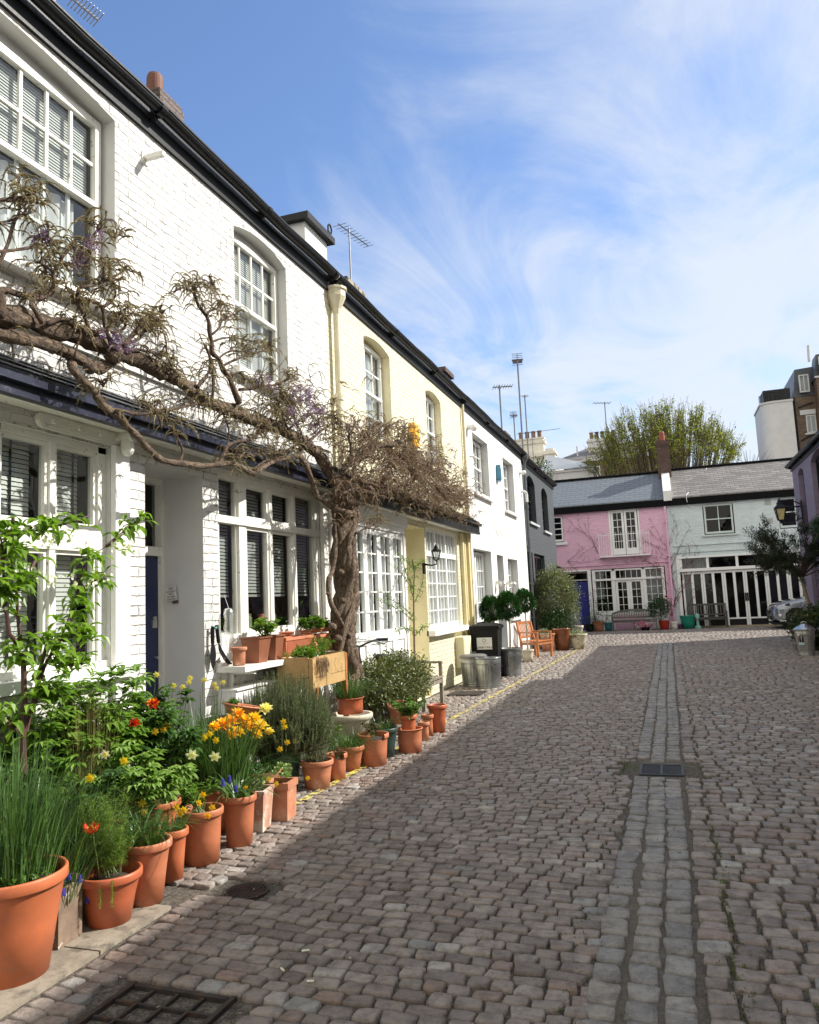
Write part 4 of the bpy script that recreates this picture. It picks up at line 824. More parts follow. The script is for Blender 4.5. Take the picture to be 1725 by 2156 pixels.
    curtain(o,END,-2.92,-2.56,1.3,2.45,-.2,gather=.07); curtain(o,END,-.88,-.2,.8,2.45,-.2,gather=.09)
    for k in range(2):
        u0=-2.09+k*.555; u1=u0+.55; b=MB(); w=F+.005
        for q in ((u0,u0+.10,.05,2.055),(u1-.10,u1,.05,2.055),(u0+.10,u1-.10,1.97,2.055),(u0+.10,u1-.10,.05,.72)): b.pb(END,*q,w-.04,w)
        b.pb(END,(u0+u1)/2-.01,(u0+u1)/2+.01,.72,1.97,w-.03,w-.005)
        for i in range(1,4): v=.72+1.25*i/4; b.pb(END,u0+.10,u1-.10,v-.01,v+.01,w-.028,w-.007)
        b.build('french_door',m_wpaint2,h)
    b=MB(); b.pb(END,-3.06,-2.2,.02,.62,.003,.012); b.pb(END,-.98,-.08,.02,.62,.003,.012); b.build('panel',m_wpaint2,h)
    b=MB(); b.pb(END,-4.2,-3.24,.02,2.06,-.36,-.30); b.build('door',m_blue,h)
    window(h,END,-4.22,-3.22,2.12,2.48,-.28,1,1,m_wpaint2,.04,glass=m_glassd); b=MB(); b.pb(END,-3.2,-3.065,0,2.55,-.05,.03); b.pb(END,-4.25,-3.2,2.5,2.56,-.05,.03); b.build('door_frame',m_wpaint2,h); room(END,[(-4.2,-3.25,2.1,2.5,.4,0)],h)
    drainpipe(h,.12,32.9,0,5.0,m_pink,.045,False,(1.2,2.9,4.3))
    for z in (.85,1.12): 
        b=MB(); b.pb(END,-.42,-.18,z-.1,z+.1,.013,.09); b.tube([END(-.3,z,.09),END(-.3,z,.10)],.07,12); b.build('vent_box',pm('grey_vent',(.07,.075,.08),.5,.1,5,50,.1),h)
    return h
H5=house_pink()
def house_blue():
    h=thing('mews_house','duck egg blue brick house with slatted white garage doors at the street end','house',(3,33,0))
    A=(1.56,2.72,3.70,4.98,.12,.06); B=(4.35,5.6,3.75,5.02,.12,.06); G=(.50,5.3,.05,2.80,.08,0)
    wall(END,.18,9,0,5.25,[A,B,G],'wall',m_pale,h,m_pale); room(END,[A,B,G],h)
    b=MB(); b.q(END(9,0,-.45),END(9,5.2,-.45),END(9,5.2,-6),END(9,0,-6)); b.q(END(.18,0,-6),END(9,0,-6),END(9,5.2,-6),END(.18,5.2,-6)); b.build('side_wall',m_pale,h)
    r=end_roof(h,.42,9.1,5.27,6.80,2.6,m_slateB); b=MB(); b.tube([END(.42,6.88,-2.6),END(9.1,6.88,-2.6)],.065,8); b.build('ridge_tiles',m_blackf,r)
    b=MB(); b.pb(END,.19,9.1,5.0,5.27,.003,.15); b.build('gutter',m_blackf,h)
    window(h,END,1.60,2.68,3.74,4.93,-.05,2,1,m_pale2,.07,.035,mid=4.33,label='four pane sash window with dark glass',glass=m_glassd); sill(h,END,1.46,2.82,3.70,-.05,m_pale2,.06,.08)
    window(h,END,4.38,5.56,3.79,4.98,-.05,2,1,m_pale2,.07,.035,mid=4.4,label='sash window partly behind the street lamp',glass=m_glassd)
    for v in (4.85,4.1):
        b=MB(); b.pb(END,3.88,4.12,v-.11,v+.11,.002,.015)
        for i in range(7): b.pb(END,3.9,4.1,v-.095+i*.029,v-.083+i*.029,.0155,.022)
        b.build('air_brick',pm('air_brick',(.42,.44,.42),.8,.1,5,50,.2),h)
    for v in (3.33,3.05): b=MB(); b.pb(END,.3,8.9,v-.015,v+.015,.003,.045); b.build('string_course',m_pale,h)
    b=MB(); F=0.0
    b.pb(END,.40,5.35,2.80,2.87,.003,.07); b.pb(END,.50,5.3,2.26,2.38,F-.07,F+.09)
    for u in (.50,1.52,2.62,3.75,4.85): b.pb(END,u,u+.10,2.38,2.80,F-.06,F+.03)
    b.pb(END,.38,.495,0,2.80,.003,.05)
    o=b.build('window',m_wpaint2,h); o['label']='row of shallow top lights above the garage doors'
    g=MB(); g.q(END(.5,2.3,-.04),END(5.3,2.3,-.04),END(5.3,2.8,-.04),END(.5,2.8,-.04)); g.build('pane',m_glassd,o); curtain(o,END,.6,1.5,2.3,2.8,-.15,gather=.1,amp=.03)
    u=.56
    for k in range(6):
        u0=u+k*.785; u1=u0+.775; b=MB(); w=F+.0
        for q in ((u0,u0+.07,.06,2.24),(u1-.07,u1,.06,2.24),(u0+.07,u1-.07,2.15,2.24),(u0+.07,u1-.07,.30,.36),((u0+u1)/2-.05,(u0+u1)/2+.05,.36,2.15)): b.pb(END,*q,w-.05,w)
        o=b.build('garage_door',m_wpaint2,h); g=MB(); g.q(END(u0+.06,.35,w-.03),END(u1-.06,.35,w-.03),END(u1-.06,2.16,w-.03),END(u0+.06,2.16,w-.03)); g.build('pane',m_glassd,o)
        b=MB(); b.pb(END,u0+.07,u1-.07,.06,.30,w-.04,w-.02); b.build('kick_plate',m_black,o)
        if k==0: curtain(o,END,u0+.06,u0+.4,.36,2.15,-.12,gather=.08,amp=.03)
        if k in (2,3):
            x=u1-.06 if k==2 else u0+.005; b=MB(); b.pb(END,x,x+.055,1.0,1.32,w,w+.03); b.build('handle',m_black,o)
    b=MB(); b.pb(END,.5,5.3,.0,.055,-.06,.05); b.build('threshold',pm('sandy_step',(.40,.31,.20),.8,.1,6,50,.3),h)
    # white cable looping down from the roof
    b=MB(); b.tube([END(2.0,6.8,-2.5),END(1.85,6.4,-1.9),END(1.6,6.0,-1.2),END(1.2,5.62,-.5),END(1.0,5.4,.1),END(.98,5.2,.2),END(1.02,5.0,.1),END(1.2,4.8,.03)],.012,6); b.build('cable',m_wpaint2,h)
    return h
m_pale2=pm('pale_blue_joinery',(.56,.64,.61),.5,.05,4,40,.1)
H6=house_blue()
# ---- right hand side, in shade
m_lilac=brickmat('lilac_painted_brick',(.21,.17,.235),'y',crack=(.12,.10,.14),bst=.7,crackamt=.6)
def house_lilac():
    h=thing('mews_house','lilac grey painted brick house with tall narrow arched windows, cut by the right edge','house',(4,21,0))
    A=(24.55,25.5,3.15,5.0,.18,.14); B=(21.3,23.3,2.75,5.1,.18,.2); D=(23.9,25.0,0,2.3,.3,0)
    wall(RIGHT,18,26.5,0,5.28,[A,B,D],'wall',m_lilac,h,m_lilac); room(RIGHT,[A,B],h)
    b=MB(); b.q((4,26.5,0),(9.5,26.5,0),(9.5,26.5,5.28),(4,26.5,5.28)); b.q((6.8,26.5,6.53),(4,26.5,5.28),(9.5,26.5,5.28)); b.q((9.5,18,0),(9.5,26.5,0),(9.5,26.5,5.28),(9.5,18,5.28)); b.build('end_wall',m_lilac,h)
    b=MB(); b.hex([(3.82,18,5.26),(3.82,26.62,5.26),(6.8,26.62,6.58),(6.8,18,6.58),(3.82,18,5.32),(3.82,26.62,5.32),(6.8,26.62,6.64),(6.8,18,6.64)]); b.hex([(9.7,18,5.26),(9.7,26.62,5.26),(6.8,26.62,6.58),(6.8,18,6.58),(9.7,18,5.32),(9.7,26.62,5.32),(6.8,26.62,6.64),(6.8,18,6.64)])
    b.build('roof',m_slate,h); gutter(h,RIGHT,18,26.62,5.30,m_black,fascia=(.18,0))
    gm=m_lilac
    window(h,RIGHT,24.59,25.46,3.19,4.95,-.12,2,2,pm('purple_joinery',(.10,.07,.15),.5,.1,4,40,.1),.05,.03,mid=3.95,glass=m_glassd)
    window(h,RIGHT,21.35,23.25,2.8,5.0,-.12,3,2,m_black,.06,.03,mid=3.8,glass=m_glassd)
    b=MB(); b.pb(RIGHT,23.95,24.95,.02,2.25,-.35,-.28); b.build('door',pm('purple_door',(.07,.05,.11),.4,.1,4,40,.1),h)
    # window box with plants
    b=MB(); b.pb(RIGHT,20.6,22.3,2.5,2.72,.003,.32); b.build('balcony',m_black,h); b=MB()
    for i in range(9): u=20.65+i*.2; b.pb(RIGHT,u,u+.015,2.72,3.2,.3,.315)
    b.pb(RIGHT,20.62,22.28,3.2,3.22,.297,.318); b.build('railing',m_black,h)
    return h
H7=house_lilac()
def house_right():
    h=thing('mews_house','cream rendered house in shade on the right side of the street','house',(4,4,0))
    ops=[(a,a+1.1,3.4,4.9,.15,0) for a in (-3,0.5,4,7.5,11,14.5)]+[(a,a+1.9,.9,2.4,.15,0) for a in (-3,2,7,12)]
    wall(RIGHT,-9,17.98,0,5.72,ops,'wall',pm('cream_render',(.62,.58,.48),.7,.1,3,40,.2),h); room(RIGHT,ops,h)
    for o in ops: window(h,RIGHT,o[0]+.03,o[1]-.03,o[2]+.03,o[3]-.03,-.1,3,4,m_wpaint2,.06,.022)
    b=MB(); b.hex([(3.86,-9,5.70),(3.86,18,5.70),(7,18,6.9),(7,-9,6.9),(3.86,-9,5.78),(3.86,18,5.78),(7,18,6.98),(7,-9,6.98)]); b.q((4,18,0),(10,18,0),(10,18,5.7),(4,18,5.7)); b.q((7,18,6.9),(4,18,5.7),(10,18,5.7)); b.q((4,-9,0),(10,-9,0),(10,-9,5.7),(4,-9,5.7)); b.q((7,-9,6.9),(7,18,6.9),(10,18,5.7),(10,-9,5.7)); b.build('roof',m_slate,h)
    gutter(h,RIGHT,-9,17.98,5.76,m_black); return h
H8=house_right()
# ---- beyond the end houses
def far():
    mb=brickmat('brown_far_brick',(.14,.085,.045),'xy',False,(.055,.05,.045),bst=.6,mz=.016,w=.30,h=.11,var=.35); wr=pm('far_white_render',(.52,.52,.51),.7,.05,2,30,.1)
    h=thing('apartment_building','tall brown brick apartment block with a white stair tower at the right edge','building',(12,60,0))
    P0=plane((0,60,0),(1,0,0),(0,-1,0)); b=MB(); fp=[(9.55,59.9),(8.3,59.9)]+[(8.3-.85*math.sin(k*PI/16),60.75-.85*math.cos(k*PI/16)) for k in range(1,9)]+[(7.45,64),(9.55,64)]; n_=len(fp)
    for z0_,z1_,gr in ((0,14.7,0),(14.701,14.85,.05)):
        F0=[((x_-8.6)*(1+gr)+8.6,(y_-62)*(1+gr*.4)+62) for x_,y_ in fp]
        for k in range(n_): k2=(k+1)%n_; b.q((*F0[k],z0_),(*F0[k2],z0_),(*F0[k2],z1_),(*F0[k],z1_))
        b.q(*[(*q_,z1_) for q_ in F0])
    b.build('stair_tower',wr,h)
    b=MB(); b.box(7.7,9.5,60.2,62,14.9,15.75); b.build('tank_room',m_black,h)
    b=MB()
    for i in range(9): a=PI+i*.25; b.tube([(8.55+1.1*math.cos(a),60.6+1.1*math.sin(a),14.9),(8.55+1.1*math.cos(a),60.6+1.1*math.sin(a),15.4)],.025,5)
    b.tube([(8.55+1.1*math.cos(PI+i*.25),60.6+1.1*math.sin(PI+i*.25),15.4) for i in range(9)],.025,5); b.build('railing',m_black,h)
    b=MB(); b.box(9.56,22,60.3,70,0,15.0); b.box(11.1,22,59.2,60.3,0,16.0); b.build('wall',mb,h)
    b=MB(); b.hex([(9.7,60.3,15.0),(22,60.3,15.6),(22,69,15.6),(9.7,69,15.0),(10.1,61.2,17.3),(22,61.2,17.9),(22,68,17.9),(10.1,68,17.3)]); b.hex([(11.0,59.3,16.0),(22,59.3,16.3),(22,61,16.3),(11,61,16.0),(11.3,59.6,17.8),(22,59.6,18.3),(22,61,18.3),(11.3,61,17.8)]); b.build('mansard_roof',m_slate,h)
    P=plane((0,60.28,0),(1,0,0),(0,-1,0)); P2=plane((0,59.2,0),(1,0,0),(0,-1,0))
    for pl,u0,u1,v0,v1,l in ((P,10.35,11.0,12.3,13.6,1),(P,10.5,11.0,9.3,10.6,1),(P2,12.1,13.8,13.3,15.0,1),(P2,12.1,13.8,10.0,11.6,1),(P,10.15,10.8,15.3,16.6,0),(P2,11.35,12.4,16.4,17.5,0),(P2,12.9,13.9,16.5,17.7,0)):
        b=MB(); w=.03 if l else .12
        for q in ((u0,u0+.08,v0,v1),(u1-.08,u1,v0,v1),(u0+.08,u1-.08,v0,v0+.08),(u0+.08,u1-.08,v1-.08,v1),((u0+u1)/2-.03,(u0+u1)/2+.03,v0+.08,v1-.08)): b.pb(pl,*q,-.05,w)
        if l: b.pb(pl,u0-.35,u1+.02,v1+.05,v1+.40,0,.07); b.pb(pl,u0-.15,u1+.1,v0-.12,v0-.02,0,.12)
        o=b.build('window',wr,h); g=MB(); g.q(pl(u0,v0,.012),pl(u1,v0,.012),pl(u1,v1,.012),pl(u0,v1,.012)); g.build('pane',pm('far_glass',(.20,.23,.24),.15,.2,1,5,0),o)
    b=MB()
    for u0,u1,v in ((11.2,12.7,16.1),(12.8,14.2,16.2)):
        for i in range(13): u=u0+(u1-u0)*i/12; b.pb(P2,u-.015,u+.015,v,v+.75,.1,.13)
        b.pb(P2,u0,u1,v+.75,v+.79,.09,.14)
    b.build('balcony_railing',m_black,h)
    b=MB(); b.tube([(9.7,60.2,8),(9.7,60.2,15)],.06,8); b.tube([(9.9,60.2,11.8),(11,60.2,12.3)],.05,6); b.tube([(9.9,60.2,14.2),(10.9,60.2,14.5)],.05,6); b.build('drainpipe',m_black,h)
    b=MB(); b.tube([(11.0,60.5,17.6),(11.05,60.5,18.8)],.09,10); b.build('flue',wr,h)
    b=MB(); b.pb(P2,11.0,14.5,16.0,16.12,0,.1); b.build('cornice',wr,h)
    # pale stuccoed building with a stepped parapet and chimneys
    st=pm('old_cream_stucco',(.70,.66,.56),.8,.1,1.5,20,.2,dirt=(.45,.42,.36),dirts=(.55,.8),dsc=1)
    h=thing('stucco_building','cream stuccoed building with stepped parapets and chimney pots beyond the grey house','building',(-8,50,0))
    b=MB(); b.box(-11,-6.6,50,56,0,10.7); b.box(-10.2,-8.2,49.9,50.9,10.7,10.95); b.box(-8.0,-6.5,49.8,51,10.7,10.9); b.build('wall',st,h)
    b=MB(); b.box(-9.1,-7.15,50.4,51.2,10.9,12.0); b.box(-9.2,-7.05,50.3,51.3,11.7,11.85); b.box(-9.15,-7.1,50.35,51.25,12.0,12.1); c=b.build('chimney',st,h)
    for i in range(4):
        b=MB(); b.lathe([(.15,0),(.17,.05),(.14,.1),(.14,.42),(.17,.45),(.17,.52),(.1,.52)],(-8.7+i*.42,50.8,12.1),14); b.build('chimney_pot',pm('sooty_pot',(.20,.12,.08),.9,.3,3,40,.2),c)
    b=MB(); b.box(-7.1,-6.35,49.7,50.5,8.6,11.0); b.box(-7.18,-6.27,49.62,50.58,10.75,10.85); b.box(-7.0,-6.45,49.8,50.4,11.0,11.15); b.build('parapet',st,h)
    h=thing('stucco_building','low white building with a grey slate roof just beyond the pink house','building',(-5,46,0))
    b=MB(); b.box(-6.3,-3.6,44,49,0,8.55); b.box(-6.4,-3.5,43.9,49,8.55,8.68); b.build('wall',wr,h)
    b=MB(); v=[(-6.4,43.8,8.9+.75),(-3.5,43.8,8.7),(-3.5,47,9.4),(-6.4,47,10.0)]; b.q((-6.5,43.8,8.70),(-3.4,43.8,8.69),(-4.6,47,9.6),(-6.5,47,10.2)); b.q((-3.4,43.8,8.69),(-3.4,50,8.69),(-4.6,47,9.6)); b.build('roof',m_slateA2,h)
    h=thing('brick_building','dark brick villa with a shallow grey hipped roof and five chimney pots','building',(-4,60,0))
    b=MB(); b.box(-7.6,2.0,61,70,0,11.9); b.build('wall',mb,h)
    b=MB(); b.box(-7.9,2.2,60.7,70,11.9,12.1); b.build('eaves',wr,h)
    b=MB(); b.q((-8.0,60.6,12.1),(2.3,60.6,12.1),(-.5,65,13.9),(-5.0,65,13.9)); b.q((-8.0,60.6,12.1),(-5.0,65,13.9),(-8,70,12.1)); b.q((2.3,60.6,12.1),(2.3,70,12.1),(-.5,65,13.9)); r=b.build('roof',m_slateB2,h)
    b=MB(); b.box(-5.3,-3.0,62.5,63.3,12.6,14.0); b.box(-5.4,-2.9,62.4,63.4,13.75,13.85); c=b.build('chimney',wr,r)
    for i in range(5):
        b=MB(); b.lathe([(.15,0),(.17,.05),(.14,.1),(.14,.5),(.17,.53),(.17,.6),(.1,.6)],(-5.0+i*.44,62.9,14.0),14); b.build('chimney_pot',pm('sooty_pot',(.20,.12,.08),.9,.3,3,40,.2) if i==0 else pm('black_pot',(.06,.05,.045),.9,.3,3,40,.2),c)
    b=MB(); b.tube([(-6.1,61.8,12.5),(-6.1,61.8,13.4)],.07,8); b.build('flue',wr,r)
    P=plane((0,60.98,0),(1,0,0),(0,-1,0)); window(h,P,-5.45,-4.35,9.9,11.5,.02,3,2,wr,.1,.05,mid=10.7,glass=m_glassd,dep=.08); 
m_slateA2=pm('far_slate',(.20,.22,.24),.6,.1,1,10,.2); m_slateB2=brickmat('far_tile',(.17,.155,.14),'x',False,(.06,.055,.05),w=.4,h=.16,bst=.4)
far()
def aerials():
    A=[('tv_aerial','silver television aerial on a pole above the yellow house roof, nearest full mast',(-4.6,11.25,6.3),1.55,10,R(82),.014,1.0,.26,False),
       ('tv_aerial','tall thin mast with a small grid aerial above the grey house, the tallest',(-4.6,27.1,6.3),3.95,10,R(100),.03,.55,.42,True),
       ('tv_aerial','mast with a toothed pole and a yagi aerial above the white rendered house',(-4.6,23.4,6.3),2.0,8,R(20),.025,.62,.55,False),
       ('tv_aerial','small aerial standing low on the dark villa roof',(-3.75,62.9,14.0),3.0,6,R(200),.04,1.4,.9,False),
       ('tv_aerial','aerial mast on top of the brown apartment block at the right edge',(13.65,59.4,15.5),5.6,7,R(170),.09,2.2,1.9,True),
       ('tv_aerial','little aerial with a square head seen left of the tallest mast',(-7.9,48.5,10.5),4.1,3,R(90),.04,.5,.5,False),
       ('tv_aerial','tiny grid aerial seen just above the stack of the grey house',(-8.7,48.5,10.5),2.9,5,R(90),.04,.6,.5,True),
       ('tv_aerial','long horizontal yagi aerial crossing behind the tallest mast',(-7.2,46.,8.0),3.6,12,R(3),.02,2.6,.22,False)]
    for n,l,b_,h,e,az,p,bo,ew,v in A: aerial(n,l,b_,h,e,az,pole=p,boom=bo,ew=ew,extra=v,grp='television aerials on the roofs')
    b=MB(); p0=at(153,-3,x=-4.6); p1=at(207,42,x=-4.6); d=(p1-p0); t=thing('tv_aerial','silver yagi aerial cut by the top edge above the near roof','aerial',(-4.6,4.75,5.9),'television aerials on the roofs')
    mt=pm('bright_aerial',(.5,.5,.52),.35,.1,5,50,0,metal=.8); b.tube([p0-d*.5,p1],.012,6)
    for k in range(9):
        c=p0+d*(k/8); r=Vector((.9,-.35,.1)).normalized(); b.tube([c-r*.10,c+r*.10],.005,5)
    b.build('antenna',mt,t); b=MB(); b.tube([(-4.6,4.75,5.9),(-4.6,4.75,7.6)],.02,8); b.tube([(-4.6,4.75,7.3),tuple(p0-d*.5)],.012,6); b.build('mast',mt,t)
aerials()
m_terra2b=pm("terracotta_square",(.46,.19,.10),.75,.15,6,50,.3,dirt=(.50,.33,.24),dirts=(.5,.7),dsc=6)
m_pal2=fol('peony_pale',(.13,.24,.045),(.28,.42,.10),.4,.35); m_sber=fol("strawberry_leaf",(.05,.12,.015),(.14,.26,.04),.35,.25); m_pal=fol("peony_dark",(.035,.09,.02),(.09,.18,.035),.35,.3); m_bright2=fol("peony_fresh",(.09,.19,.025),(.22,.36,.06),.35,.35); m_dgreen2=fol("undergrowth_green",(.02,.055,.014),(.06,.13,.03),.45,.25)
# ---------------------------------------------------------------- pots
POTG='pots standing along the foot of the left hand houses'
def pot(label,x,y,h,rt,rb,mat=None,z=0,soil=True,rim=.045,lip=.014,name='plant_pot',feet=True,tilt=None,group=POTG,cat='plant pot',broken=False,soilz=.05):
    mat=mat or m_terras[(0,1,2,0,3,1,2,4,0,3,1,2)[int(abs(x*37+y*13))%12]]; t=thing(name,label,cat,(x,y,z),group)
    b=MB(); rk=min(rim,h*.2)
    r1=rb+(rt-lip-rb)*1.0
    prof=[(rb*.9,0.003),(rb,.004),(rb+(r1-rb)*.5,h*.5),(r1-.002,h-rk-.004),(r1,h-rk),(rt-.003,h-rk+.002),(rt,h-rk+.008),(rt,h-.008),(rt-.004,h-.001),(rt-.012,h),(rt-.020,h-.006),(rt-.022,h-rk),(rb*.98,h*.3)]
    wob=(lambda a,z:.0)
    n=48
    if broken:
        b.lathe([(r,zz) for r,zz in prof],(x,y,z),n)
        keep=[]
        for f in b.f:
            c=sum((Vector(b.v[i]) for i in f),Vector())/len(f)-Vector((x,y,z)); a=math.atan2(c.y,c.x)
            if c.z>h-rk*1.3 and -1.35<a<-.45: continue
            keep.append(f)
        b.f=keep
    else: b.lathe(prof,(x,y,z),n)
    if False: 
        for k in range(5): a=k*2*PI/5+.4; b.box(*(lambda cx,cy:(cx-.012,cx+.012,cy-.012,cy+.012))(x+rb*.93*math.cos(a),y+rb*.93*math.sin(a)),z,z+.012)
    o=b.build('pot_body',mat,t,smooth=True)
    for p in o.data.polygons: pass
    if soil:
        b=MB(); hs=h-soilz; rs=rb+(r1-rb)*hs/h-.012; base=len(b.v)
        b.lathe([(rs,hs-.01),(rs*.7,hs+.006),(rs*.35,hs+.010),(.001,hs+.008)],(x,y,z),20,lambda a,z_:rnd(-.03,.03)); b.build('soil',m_soil,t,smooth=False)
    if tilt: t.rotation_euler=tilt
    return t
def boxpot(label,x,y,w,d,h,mat,rot=0,z=0,rim=.03,taper=.88,flutes=0,name='plant_pot',group=POTG,soilz=.03):
    t=thing(name,label,'plant pot',(x,y,z),group); M=Matrix.Translation((x,y,z))@Matrix.Rotation(rot,4,'Z'); b=MB()
    def fr(w0,d0,z0,w1,d1,z1,th=.016):
        o0=[(-w0/2,-d0/2),(w0/2,-d0/2),(w0/2,d0/2),(-w0/2,d0/2)]; o1=[(-w1/2,-d1/2),(w1/2,-d1/2),(w1/2,d1/2),(-w1/2,d1/2)]
        for i in range(4):
            j=(i+1)%4; k0=(1-2*th/w0,1-2*th/d0); k1=(1-2*th/w1,1-2*th/d1)
            b.hex([(o0[i][0],o0[i][1],z0),(o0[j][0],o0[j][1],z0),(o0[j][0]*k0[0],o0[j][1]*k0[1],z0),(o0[i][0]*k0[0],o0[i][1]*k0[1],z0),(o1[i][0],o1[i][1],z1),(o1[j][0],o1[j][1],z1),(o1[j][0]*k1[0],o1[j][1]*k1[1],z1),(o1[i][0]*k1[0],o1[i][1]*k1[1],z1)],M)
    fr(w*taper,d*taper,.0,w,d,h-rim); fr(w+.02,d+.02,h-rim,w+.024,d+.024,h,.024)
    b.q(*[tuple(M@Vector(p)) for p in ((-w/2*taper,-d/2*taper,.004),(w/2*taper,-d/2*taper,.004),(w/2*taper,d/2*taper,.004),(-w/2*taper,d/2*taper,.004))])
    if flutes:
        for i in range(flutes):
            yy=-d/2+.03+(d-.06)*i/(flutes-1); xx=w/2*taper+.004; b.hex([tuple(p) for p in [(xx-.004,yy-.004,.02),(xx+.006,yy-.004,.02),(xx+.006,yy+.004,.02),(xx-.004,yy+.004,.02),(w/2-.004,yy-.004,h-rim-.01),(w/2+.006,yy-.004,h-rim-.01),(w/2+.006,yy+.004,h-rim-.01),(w/2-.004,yy+.004,h-rim-.01)]],M)
    b.build('pot_body',mat,t); b=MB(); zz=h-soilz; b.q(*[tuple(M@Vector(p)) for p in ((-w/2+.02,-d/2+.02,zz),(w/2-.02,-d/2+.02,zz),(w/2-.02,d/2-.02,zz),(-w/2+.02,d/2-.02,zz))]); b.build('soil',m_soil,t); return t
# ---------------------------------------------------------------- flowers and plants
def daff(c,d,r,o,m1=None,m2=None):
    d=Vector(d).normalized(); a=d.orthogonal().normalized(); k=d.cross(a); b=MB()
    for i in range(6):
        t=i*PI/3+rnd(-.1,.1); q=(a*math.cos(t)+k*math.sin(t)); b.leaf(Vector(c),q+d*.15,r,r*.62,d,.05,.2)
    f=b.build('flower',m1 or m_yel,o); b=MB(); n=10; c=Vector(c)
    R0=[c+(a*math.cos(2*PI*j/n)+k*math.sin(2*PI*j/n))*r*.22 for j in range(n)]; R1=[c+d*r*.42+(a*math.cos(2*PI*j/n)+k*math.sin(2*PI*j/n))*r*(.36+.04*(j%2)) for j in range(n)]
    for j in range(n): b.q(R0[j],R0[(j+1)%n],R1[(j+1)%n],R1[j])
    b.build('trumpet',m2 or m_ory,f)
def dbl(c,r,o,m,m2=None,n=22,up=(0,0,1),name='flower'):
    """double tulip / ranunculus: ruffled petals in whorls"""
    b=MB(); b2=MB(); up=Vector(up).normalized(); a=up.orthogonal().normalized(); k=up.cross(a); c=Vector(c)
    for i in range(n):
        t=i*2.4; e=.25+1.0*(i/n); q=(a*math.cos(t)+k*math.sin(t))*math.sin(e*1.25)+up*math.cos(e*1.25)
        (b2 if m2 and i%3==0 else b).leaf(c-up*r*.3,q,r*rnd(.9,1.15),r*.62,up,.22,rnd(-.2,.5))
    f=b.build(name,m,o)
    if m2: b2.build('petal_flames',m2,f)
def tulip(c,r,o,m,m2):
    b=MB(); b2=MB(); c=Vector(c)
    for i in range(6):
        t=i*PI/3; q=Vector((math.cos(t)*.75,math.sin(t)*.75,.75)); b.leaf(c,q,r*1.5,r*.75,Vector((0,0,1)),.2,-.5); b2.leaf(c+Vector((0,0,.002)),q*1.0+Vector((0,0,.2)),r*1.0,r*.35,Vector((0,0,1)),.2,-.3)
    f=b.build('flower',m,o); b2.build('petal_flames',m2,f)
def muscari(c,h,o):
    b=MB(); c=Vector(c)
    for i in range(36): t=i*2.4; z=h*i/36; r=.011*(1-.6*i/36); b.ball((c.x+r*math.cos(t),c.y+r*math.sin(t),c.z+z),.0045,5,3)
    b.build('flower',m_musc,o)
PG='plants growing in the pots along the left hand houses'
def blades(label,x,y,z,r,n,h,name='daffodil_plant',mat=None,w=.008,lean=(.05,.5),droop=(.0,.6),az=None,cat='plant',hv=.35,group=PG,k=5):
    t=thing(name,label,cat,(x,y,z),group); b=MB()
    for _ in range(n):
        a=rnd(0,2*PI); q=r*math.sqrt(rnd(0,1)); A=a+rnd(-.8,.8) if az is None else az+rnd(-1.3,1.3)
        b.blade((x+q*math.cos(a),y+q*math.sin(a),z),A,rnd(*lean),h*rnd(1-hv,1+hv*.6),w*rnd(.7,1.3),rnd(*droop),k)
    b.build('leaves',mat or m_grassl,t); return t
def palm_leaf(b,p,d,L,w,k=5,spread=.75,up=Vector((0,0,1))):
    d=Vector(d).normalized(); r=d.cross(up)
    if r.length<.1: r=Vector((1,0,0))
    r.normalize()
    for i in range(k):
        t=(i-(k-1)/2)/((k-1)/2)*spread*1.2; q=d*math.cos(t)+r*math.sin(t); b.leaf(p,q+Vector((0,0,rnd(-.15,.1))),L*(1-.25*abs(t)),w,up,.12,.5)
def leafy(label,x,y,z,r,h,n,L,w,mat=None,name='leafy_plant',kind='leaf',cat='plant',stems=9,group=PG,drop=.2,flat=1.0,low=.15):
    """bushy plant: stems with leaves spread through an uneven dome"""
    t=thing(name,label,cat,(x,y,z),group); b=MB(); s=MB(); tops=[]
    for _ in range(stems):
        a=rnd(0,2*PI); q=r*rnd(.3,1.0); hh=h*rnd(.55,1.05); e=Vector((x+q*math.cos(a)*flat,y+q*math.sin(a),z+hh)); p0=Vector((x+rnd(-.2,.2)*r,y+rnd(-.2,.2)*r,z)); m_=(p0+e)/2+Vector((rnd(-.1,.1)*r,rnd(-.1,.1)*r,hh*.12))
        pts=[p0,p0.lerp(m_,.5),m_,m_.lerp(e,.55)+Vector((0,0,hh*.04)),e]; s.tube(pts,[.005,.0045,.004,.003,.002],5); tops.append(pts)
    for _ in range(n):
        pts=random.choice(tops); u=rnd(low,1)**.7*3.99; i=int(u); p=pts[i].lerp(pts[i+1],u-i); a=rnd(0,2*PI); out=Vector((math.cos(a),math.sin(a),rnd(-.2,.7)))
        p=p+Vector((rnd(-1,1),rnd(-1,1),rnd(-.6,.6)))*L*.5
        if kind=='palm': palm_leaf(b,p,out,L*rnd(.7,1.1),w)
        else: b.leaf(p,out,L*rnd(.7,1.2),w*rnd(.8,1.2),Vector((0,0,1)),.12,rnd(0,.7))
    s.build('stems',m_stem,t); b.build('leaves',mat or m_green,t); return t
m_stem=pm('green_stem',(.12,.17,.05),.6,.2,5,50,0); m_bstem=pm('brown_stem',(.12,.075,.05),.8,.3,9,60,.3)
m_rstem=pm('rosemary_stem',(.10,.10,.055),.8,.3,9,60,0)
